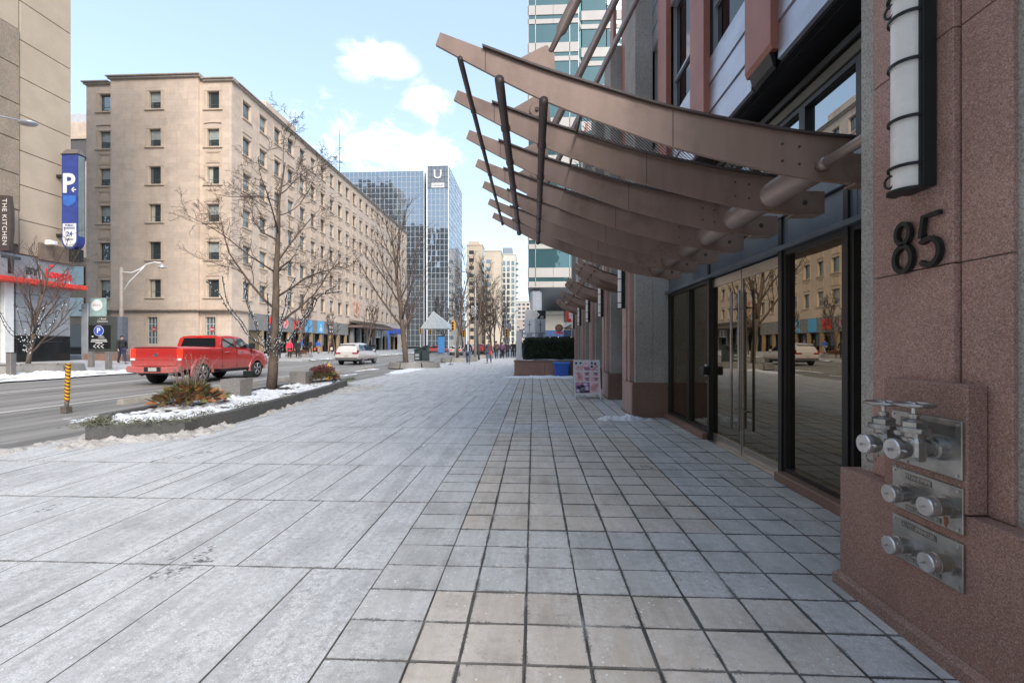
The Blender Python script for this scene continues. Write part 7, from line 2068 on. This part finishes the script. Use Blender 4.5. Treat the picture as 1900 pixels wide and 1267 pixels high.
def suv(name, label, col, loc, rz=0, L=4.6, plate=True, lit=False, kind='suv', group=None, cat='car', coat=.8):
    t = thing(name, label, cat, loc, group, zero=True); t.rotation_euler.z = rz
    PT = paint(col[0], col[1], coat)
    h = 1.66 if kind == 'suv' else 1.45; zb = 1.02 if kind == 'suv' else .92; k = L/4.6
    low = .34 if kind == 'suv' else .25
    S = [(-2.28*k, .50, zb-.10, zb-.02, .78, .84, .80, .74), (-2.20*k, low+.06, zb-.02, zb+.04, .84, .90, .86, .80), (-1.5*k, low, zb, zb+.03, .86, .92, .88, .84), (.9*k, low, zb-.02, zb+.02, .86, .92, .88, .84), (1.4*k, low, zb-.08, zb-.02, .86, .92, .86, .78), (2.0*k, low+.04, zb-.20, zb-.12, .84, .90, .80, .66), (2.24*k, low+.10, zb-.32, zb-.24, .74, .80, .7, .5)]
    q = MB(); q.loft(body_loft(S)); b = q.build('body', PT, t); fa, ra, r = 1.36*k, -1.30*k, .37 if kind == 'suv' else .33
    carve(b, [(0, fa, r, r+.07, 3), (0, ra, r, r+.07, 3)]); smoothen(b, 30)
    if kind == 'suv': ys = [(-2.22*k, zb-.03, .80, zb+.0, .80), (-2.08*k, zb, .68, zb+.36, .83), (-1.86*k, zb, .58, h-.12, .85), (-1.5*k, zb, .60, h-.03, .86), (-.5*k, zb, .62, h+.015, .86), (.2*k, zb, .61, h-.04, .86), (.62*k, zb, .62, h-.22, .86), (1.15*k, zb-.03, .80, zb, .84)]
    else: ys = [(-1.75*k, zb, .78, zb+.02, .80), (-1.15*k, zb, .62, h-.08, .84), (-.7*k, zb, .62, h-.01, .85), (.0, zb, .63, h, .85), (.35*k, zb, .62, h-.08, .85), (1.15*k, zb-.03, .78, zb-.01, .84)]
    rings = []
    for (y, z0, wt, zt, wb) in ys:
        h_ = [(wb, z0), (wb+(wt-wb)*.5, z0+(zt-z0)*.5), (wt+.01, zt-.05*(1 if zt-z0 > .1 else .1)), (wt-.06, zt-.01*(zt-z0 > .1)), (wt*.5, zt+.01), (0, zt+.015)]
        rings.append([(x, y, z) for x, z in h_]+[(-x, y, z) for x, z in h_[-2::-1]])
    c = MB(); c.loft(rings); c.build('cabin', PT, t); smoothen(bpy.data.objects[t.children[-1].name] if t.children else b, 40)
    y1, y2, y3 = (-1.62*k, .30*k, .98*k) if kind == 'suv' else (-1.0*k, .2*k, .92*k)
    for s_ in (-1, 1):
        def P_(y, f): return (s_*(.868+(.635-.868)*f*((h-.08-zb)/.58)+.014), y, zb+.03+(h-.13-zb)*f)
        ym = (y1+y2)/2-.05
        for a, bb in (((y1-.18, .08), (ym-.03, .08)), ((ym+.03, .08), (y3, .02))):
            pts = [P_(a[0], a[1]), P_(bb[0], bb[1])]
            pts += [P_(bb[0] if a[0] < ym-.1 else y2+.10, .95), P_(a[0] if a[0] > y1 else y1+.08, .95)]
            MB().add(pts, [(0,1,2,3)]).build('side_window', CARGLASS, t)
        tl = MB()
        if kind == 'suv': tl.bbox(s_*.86, -2.31*k, zb-.19, s_*.44, -2.14*k, zb-.07, .03); tl.bbox(s_*.875, -2.28*k, zb-.16, s_*.78, -1.98*k, zb+.12, .03)
        else: tl.bbox(s_*.84, -2.30*k, zb-.20, s_*.50, -2.16*k, zb-.05, .02)
        tl.build('tail_light', simple('lit_tail_light' if lit else 'dark_red_tail_light', (.7,.02,.01) if lit else (.28,.01,.012), .2, 0, .05, emit=((1,.04,.02), .8) if lit else None), t)
        m_ = MB(); m_.bbox(s_*.88, .78*k, zb, s_*1.06, .92*k, zb+.15, .03); m_.build('mirror', PT, t)
        MB().box(s_*.5, fa-.6, low+.02, s_*.925, fa-.5, low+.03) if False else None
        for y in (fa, ra): wheel(t, s_*.79, y, r, .22, s_)
        MB().bbox(s_*.55, 2.10*k, .62, s_*.80, 2.2*k, .74, .02).build('headlight', simple('head_lamp', (.6,.62,.65), .1), t)
        MB().bbox(s_*.80, fa-.95*k-.6, low-.02, s_*.935, fa-.5, low+.10, .02).build('sill_trim', BLACKM, t)
    # rear glass, bumper
    if kind == 'suv': MB().add([(-.66, -2.20*k, zb+.05), (.66, -2.20*k, zb+.05), (.56, -1.985*k, h-.19), (-.56, -1.985*k, h-.19)], [(0,1,2,3)]).build('rear_window', mirror_glass('blue_rear_glass', (.6,.75,.95), .35, .02, (.01,.02,.04)), t); MB().bbox(-.57, -2.08*k, h-.13, .57, -1.7*k, h-.07, .03).build('spoiler', PT, t)
    else: MB().add([(-.66, -1.72*k, zb+.07), (.66, -1.72*k, zb+.07), (.57, -1.20*k, h-.12), (-.57, -1.20*k, h-.12)], [(0,1,2,3)]).build('rear_window', CARGLASS, t)
    MB().add([(-.70, 1.10*k, zb+.07), (.70, 1.10*k, zb+.07), (.58, (.66 if kind == 'suv' else .42)*k, h-.20 if kind == 'suv' else h-.12), (-.58, (.66 if kind == 'suv' else .42)*k, h-.20 if kind == 'suv' else h-.12)], [(0,1,2,3)]).build('windscreen', CARGLASS, t)
    MB().bbox(-.82, -2.33*k, low+.02, .82, -2.1*k, low+.22, .04).build('bumper_trim', simple('grey_bumper_plastic', (.10,.10,.10), .7), t)
    MB().bbox(-.84, -2.31*k, low+.225, .84, -2.1*k, .60, .05).build('bumper', PT, t)
    MB().box(-.16, -2.325*k, .66, .16, -2.295*k, .80).build('number_plate', simple('grey_plate', (.45,.46,.42)), t)
    MB().box(-.7, -2.0*k, low-.08, .7, 2.0*k, low+.1).build('underbody', BLACKM, t)
    return t
WHT = ('white_car_paint', (.66, .65, .63)); RDC = ('red_car_paint_2', (.55, .03, .03)); GRY = ('silver_car_paint', (.42, .43, .45)); BLU = ('dark_blue_car_paint', (.05, .08, .16))
suv('white_suv', 'white SUV with blue tinted rear glass driving away in the near lane', ('pearl_white_car_paint', (.66,.63,.60)), (-13.95, 35.6, ROADZ))
suv('white_sedan', 'white saloon car in the middle of the road beyond the waste bin', WHT, (-11.6, 68, ROADZ), .12, 4.5, kind='sedan', lit=True)
suv('white_suv', 'white SUV queuing behind the walking man', WHT, (-9.6, 78, ROADZ), 0, 4.6, lit=True)
suv('red_sedan', 'red car seen side on at the crossing below the glass pyramid', RDC, (-18.2, 84, ROADZ), PI/2, 4.5, kind='sedan')
suv('silver_sedan', 'silver blue car behind the woman with the red bag', GRY, (-7.9+.2-1.1, 88, ROADZ), 0, 4.5, kind='sedan', lit=True)
suv('red_suv', 'red car queuing between the man and the woman', RDC, (-8.4, 72, ROADZ), 0, 4.4, lit=True)
suv('dark_sedan', 'dark car far up the street beyond the walkers', BLU, (-12.6, 110, ROADZ), 0, 4.5, kind='sedan')
suv('silver_suv', 'distant silver car waiting up the street', GRY, (-9.3, 128, ROADZ), 0, 4.5, lit=True)

# ------------------------------------------------------------------ people
def skin_mesh(verts, edges, radii, sub=1, root=0):
    me = bpy.data.meshes.new('tmp'); me.from_pydata(verts, edges, [])
    ob = bpy.data.objects.new('tmp', me); COL.objects.link(ob)
    m = ob.modifiers.new('s', 'SKIN'); m.use_smooth_shade = True
    for i, sv in enumerate(me.skin_vertices[0].data):
        r_ = radii[i]; sv.radius = r_ if isinstance(r_, tuple) else (r_, r_); sv.use_root = (i == root)
    ob.modifiers.new('u', 'SUBSURF').levels = sub
    bpy.context.view_layer.update(); dg = bpy.context.evaluated_depsgraph_get(); out = bpy.data.meshes.new_from_object(ob.evaluated_get(dg))
    bpy.data.objects.remove(ob, do_unlink=True)
    return out
def skeleton(pose):
    """front = -Y (faces the camera before turning); returns named joints"""
    st, sw, el = pose['stride'], pose['swing'], pose.get('elbow', .12)
    J = dict(pel=(0,0,.95), spi=(0,0,1.12), che=(0,-.0,1.34), nec=(0,0,1.50), hea=(0,-.015,1.60), hto=(0,-.01,1.70))
    for s_, n_ in ((-1, 'l'), (1, 'r')):
        f = st*s_; a = sw*-s_
        J['hip'+n_] = (s_*.10, 0, .90); J['kne'+n_] = (s_*.105, -.5*f*.9-.04*abs(f)*4*(f < 0), .49); J['ank'+n_] = (s_*.11, -f, .09+(.07 if f < 0 and st else 0)); J['toe'+n_] = (s_*.115, -f-.17, .045+(.0 if f >= 0 or not st else -.0))
        J['sho'+n_] = (s_*.19, 0, 1.42); J['elb'+n_] = (s_*(.25), -a*.5+.02, 1.14); J['wri'+n_] = (s_*(.25+.02), -a-el, .90); J['han'+n_] = (s_*.27, -a-el-.02, .83)
    return J
POSES = dict(walk=dict(stride=.26, swing=.16), walk2=dict(stride=-.22, swing=-.14), stand=dict(stride=.03, swing=.02, elbow=.05))
BM = {}
def body_meshes(pn):
    if pn in BM: return BM[pn]
    J = skeleton(POSES[pn]); V = []; E_ = []; Rr = []; ix = {}
    def add(k, co, r): ix[k] = len(V); V.append(co); Rr.append(r)
    for k, r in (('pel', (.145,.10)), ('spi', (.125,.09)), ('che', (.155,.10)), ('nec', .055), ('hea', (.075,.09)), ('hto', (.06,.075))): add(k, J[k], r)
    for a, b in (('pel','spi'), ('spi','che'), ('che','nec'), ('nec','hea'), ('hea','hto')): E_.append((ix[a], ix[b]))
    for n_ in 'lr':
        for k, r in (('hip', .085), ('kne', .055), ('ank', .037), ('toe', .032), ('sho', .055), ('elb', .040), ('wri', .026), ('han', (.036,.016))): add(k+n_, J[k+n_], r)
        for a, b in (('pel','hip'+n_), ('hip'+n_,'kne'+n_), ('kne'+n_,'ank'+n_), ('ank'+n_,'toe'+n_), ('che','sho'+n_), ('sho'+n_,'elb'+n_), ('elb'+n_,'wri'+n_), ('wri'+n_,'han'+n_)): E_.append((ix[a], ix[b]))
        s_ = -1 if n_ == 'l' else 1; h = J['han'+n_]
        for i in range(4):
            k0 = 'f%d%s' % (i, n_); add(k0, (h[0]-s_*.004, h[1]+(i-1.5)*.019, h[2]-.045), .0085); add(k0+'t', (h[0]-s_*.022, h[1]+(i-1.5)*.020, h[2]-.075-.008*(1.5-abs(i-1.5))), .007)
            E_ += [(ix['han'+n_], ix[k0]), (ix[k0], ix[k0+'t'])]
        add('th'+n_, (h[0]-s_*.012, h[1]-.042, h[2]-.005), .010); add('tt'+n_, (h[0]-s_*.022, h[1]-.055, h[2]-.035), .008); E_ += [(ix['han'+n_], ix['th'+n_]), (ix['th'+n_], ix['tt'+n_])]
    body = skin_mesh(V, E_, Rr)
    def sub(keys, edges, rad, g=0):
        vs = [J[k] if isinstance(k, str) else k for k in keys]
        return skin_mesh(vs, edges, rad)
    tro = sub(['pel', 'hipl', 'knel', (J['ankl'][0], J['ankl'][1]+.01, J['ankl'][2]-.01), 'hipr', 'kner', (J['ankr'][0], J['ankr'][1]+.01, J['ankr'][2]-.01)], [(0,1),(1,2),(2,3),(0,4),(4,5),(5,6)], [(.16,.115), .10, .075, .062, .10, .075, .062])
    def coat(z_hem, flare):
        return sub([(0,0,1.14), (0,0,1.36), (0,0,1.47), (0,0,z_hem+.12), (0,0,z_hem), 'shol', 'elbl', 'wril', 'shor', 'elbr', 'wrir'], [(0,1),(1,2),(0,3),(3,4),(1,5),(5,6),(6,7),(1,8),(8,9),(9,10)],
                   [(.165,.125), (.185,.135), (.085,.085), (.175*flare,.135*flare), (.185*flare,.145*flare), .082, .066, .052, .082, .066, .052])
    sh = MB(); sh.smooth = True
    for n_ in 'lr':
        a, b = Vector(J['ank'+n_]), Vector(J['toe'+n_])
        z = max(0, a.z-.09); sh.loft([rrect(a.x, a.y+.05-d, w, .001+l_, z+zz, .0009) for d, w, l_, zz in ((0, .04, .05, 0), (0, .042, .055, .06), (0, .036, .04, .11))]) if False else None
        q = []
        for yy, w, h0 in ((.06, .034, .10), (.0, .042, .11), (-.08, .045, .075), (-.15, .044, .055), (-.20, .028, .035)):
            q.append([(a.x-w, a.y+yy, z), (a.x+w, a.y+yy, z), (a.x+w*.8, a.y+yy, z+h0), (a.x-w*.8, a.y+yy, z+h0)])
        sh.loft(q)
    sho = sh.mesh('shoes', DARKM)
    hd = MB(); hd.smooth = True; hx, hy, hz_ = J['hea']
    hd.ball((hx, hy+.015, hz_+.055), .108, 12, (.88, 1.02, 1.0)); 
    hair = MB(); hair.smooth = True
    for i in range(1): hair.ball((hx, hy+.025, hz_+.065), .115, 12, (.88, .95, .92))
    fc = MB(); fc.smooth = True
    fc.ball((hx, hy-.015, hz_+.005), .085, 10, (.9, .95, 1.2)); fc.tube([(hx, hy-.085, hz_+.035), (hx, hy-.112, hz_), (hx, hy-.095, hz_-.008)], [.008, .014, .008], 6)
    ey = MB()
    for s_ in (-1, 1): ey.ball((hx+s_*.030, hy-.088, hz_+.03), .010, 6)
    mo = MB().box(hx-.022, hy-.100, hz_-.040, hx+.022, hy-.088, hz_-.032)
    ea = MB(); ea.smooth = True
    for s_ in (-1, 1): ea.ball((hx+s_*.080, hy+.0, hz_+.01), .022, 6, (.4, .8, 1.2))
    for q in (ey, mo): pass
    BM[pn] = (body, tro, coat(.92, 1), coat(.62, 1.08), sho, hair.mesh('hair', TWIG), fc, ey.mesh('eyes', DARKM), mo.mesh('mouth', simple('lips', (.35,.14,.12))), ea, J)
    return BM[pn]
SKIN = simple('skin', (.50,.32,.24), .55)
CM = {}
def cloth(nm, col):
    return simple(nm, col, .85, 0, .2, 6)
def mcopy(me, mat, nm):
    k = (me.name, mat.name)
    if k not in CM:
        m = me.copy(); m.materials.clear(); m.materials.append(mat); m.name = nm
        for p_ in m.polygons: p_.material_index = 0; p_.use_smooth = True
        CM[k] = m
    return CM[k]
def person(label, x, y, z, face, coat, legs, pose='walk', long=False, head='hair', hcol=('black_hair', (.03,.022,.018)), h=1.0, extra=None, group=None, feature=False):
    """face: degrees, 0 = looking towards the camera, 180 = walking away"""
    body, tro, cs, cl_, sho, hair, fc, ey, mo, ea, J = body_meshes(pose)
    t = thing('person', label, 'person', (x, y, z), group, zero=True); t.rotation_euler.z = R(face); t.scale = (h*1.02,)*3
    inst('body', mcopy(body, SKIN, 'body'), t, (0,0,0))
    inst('trousers', mcopy(tro, cloth(*legs), 'trousers'), t, (0,0,0))
    inst('coat', mcopy(cl_ if long else cs, cloth(*coat), 'coat'), t, (0,0,0))
    inst('shoes', sho, t, (0,0,0))
    hm = mcopy(hair, cloth(*hcol), 'hair'); o_ = inst('hair' if head == 'hair' else head, hm, t, (0,0,0))
    if 'facem' not in CM: CM['facem'] = fc.mesh('face', SKIN); CM['earm'] = ea.mesh('ears', SKIN)
    inst('face', CM['facem'], t, (0,0,0)); inst('ears', CM['earm'], t, (0,0,0)); inst('eyes', ey, t, (0,0,0)); inst('mouth', mo, t, (0,0,0))
    if extra: extra(t, J)
    return t
def bag(col, x=.30, y=0, z=.72, s=.2, strap=True):
    def f(t, J):
        m = cloth(*col); q = MB(); q.bbox(x-.05, y-s*.6, z-s, x+.06, y+s*.6, z+s*.6, .04); o_ = q.build('bag', m); o_.parent = t; o_.location = (0,0,0)
        if strap:
            q = MB(); q.tube([(x, y-.05, z+s*.55), (x*.9, y, z+.35), (x*.7, y+.0, 1.42), (x*.9, y+.08, z+.3), (x, y+.08, z+s*.55)], .010, 5); o2 = q.build('bag_strap', m); o2.parent = t; o2.location = (0,0,0)
    return f
BK = ('black_cloth', (.02,.02,.025)); NV = ('navy_cloth', (.03,.04,.08)); JN = ('blue_jeans', (.07,.11,.20)); GYC = ('grey_cloth', (.10,.095,.11)); RBL = ('royal_blue_cloth', (.04,.14,.52)); BRC = ('brown_cloth', (.09,.06,.045)); REDC = ('red_cloth', (.55,.03,.04)); TAN = ('tan_cloth', (.42,.27,.2))
def shirt(t, J):
    q = MB(); q.box(-.05, -.150, .95, .05, -.125, 1.46); o_ = q.build('open_shirt', cloth('pale_blue_shirt', (.40,.48,.55))); o_.parent = t; o_.location = (0,0,0)
person('man in an open black coat over a pale shirt walking towards the camera', -5.05, 35.0, 0, 4, BK, JN, 'walk', True, hcol=('bald_skin_hair', (.38,.24,.18)), extra=shirt)
person('woman in a dark padded coat and black beanie carrying a red bag', -3.55, 36.2, 0, -6, ('plum_grey_cloth', (.10,.08,.10)), JN, 'walk2', False, 'hat', ('black_knit', (.015,.015,.018)), extra=bag(('red_bag', (.75,.04,.05)), .14, -.17, .86, .22))
grp = 'pedestrians walking away up the pavement'
person('stocky person in a brown coat pulling a dark trolley, left of the walking group', -3.9, 47.5, 0, 178, BRC, BK, 'walk', True, h=1.04, group=grp, extra=bag(BK, -.42, .1, .35, .28, False))
person('slim person half hidden behind the brown coated walker', -3.4, 49.5, 0, 184, ('purple_cloth', (.12,.06,.13)), BK, 'walk2', False, h=.98, group=grp)
person('person in a long dark purple parka, second of the walking group', -2.95, 51.5, 0, 180, ('dark_plum_cloth', (.05,.03,.05)), BK, 'walk', True, h=1.02, group=grp)
person('person in a black coat right of the purple parka', -2.0, 52.5, 0, 182, BK, BK, 'walk2', True, h=1.04, group=grp)
person('person in a black jacket and blue jeans beside a wheeled bag', -1.35, 52.0, 0, 175, BK, JN, 'walk', False, h=1.0, group=grp, extra=bag(BK, .35, .1, .3, .25, False))
person('person in black partly hidden by the slim stone post', -.62, 55, 0, 186, BK, BK, 'walk', True, h=1.0, group=grp)
person('tall person in a charcoal coat between the parka and the trolley', -2.5, 54.5, 0, 180, ('charcoal_cloth', (.035,.035,.04)), BK, 'walk2', True, h=1.05, group=grp)
person('person in a dark olive jacket at the back of the walking group', -3.9, 58, 0, 181, ('olive_cloth', (.06,.055,.035)), BK, 'walk', False, h=1.0, group=grp)
person('small distant person in pink beyond the walking group', -5.3, 75, 0, 180, ('pink_cloth', (.65,.25,.3)), BK, 'stand', False, group=grp)
person('man in a dark jacket and black beanie with a backpack walking past the totem', -26.3, 27.9, .27, 60, BK, NV, 'walk', False, 'hat', ('black_knit', (.015,.015,.018)), extra=bag(BK, -.0, .17, 1.22, .22, False))
person('person in an orange hat and navy jacket seen over the truck bed', -25.6, 32.3, .2, 90, NV, BK, 'walk2', False, 'hat', ('orange_knit', (.70,.12,.04)))
person('man in dark clothes behind the truck bonnet', -24.0, 39.6+2.4, .17, 0, BK, BK, 'walk', False, hcol=('grey_hair', (.25,.22,.2)))
person('person in a red coat and hat behind the truck bonnet', -23.6, 43.0, .17, 20, ('bright_pink_red_cloth', (.75,.05,.10)), BK, 'stand', True, 'hat', ('red_knit', (.7,.05,.08)))
person('person in a dark hooded coat right of the red coated one', -23.0, 43.4, .17, 30, BK, BK, 'walk', True, 'hood', BK)
sh = 'shoppers on the far pavement in front of the office block'
person('shopper in a long bright blue coat with her back turned, left of the group', -29.6, 56.6, .37, 170, RBL, ('pale_cloth', (.35,.33,.36)), 'walk', True, group=sh)
person('shopper in dark clothes between the two blue coats', -28.9, 57.6, .35, 10, BK, BK, 'walk2', False, group=sh)
person('shopper in a blue jacket and tan trousers with an orange bag', -28.3, 58.6, .33, 175, RBL, TAN, 'walk', False, group=sh, hcol=('red_brown_hair', (.3,.12,.08)), extra=bag(('orange_red_bag', (.75,.12,.06)), .38, .1, .62, .24, False))
person('shopper in a dark red coat carrying shopping bags', -27.3, 60.0, .3, -60, ('dark_red_cloth', (.16,.05,.06)), BK, 'walk2', True, group=sh, extra=bag(('white_bag', (.6,.55,.5)), .38, .1, .7, .24, False))
person('person in dark maroon standing at the far corner by the glass pyramid', -22.6, 78, .15, 0, ('maroon_cloth', (.12,.04,.05)), BK, 'stand', True)
person('tiny distant walker in black beside the blue kiosk', -17.4, 79, .1, 0, BK, BK, 'walk', False) if False else None

# far side litter bin, shrubs in the far planter
t = thing('litter_bin', 'small dark litter bin on the far pavement before the blue doorway', 'bin', (-24, 67, .2))
MB().bbox(-24.4, 67, .18, -23.7, 67.6, 1.25, .08).build('body', BG, t); MB().bbox(-24.5, 66.9, 1.255, -23.6, 67.7, 1.5, .1).build('lid', BLACKM, t)
leaf_o = leaf_cloud('planter_foliage', MAG[1], None, [(-25.2, 45.8, .45, -23.9, 47.1, .85)], 900, .07, 3); tag(leaf_o, 'brown winter foliage in the far planter by the shoppers', 'plant')
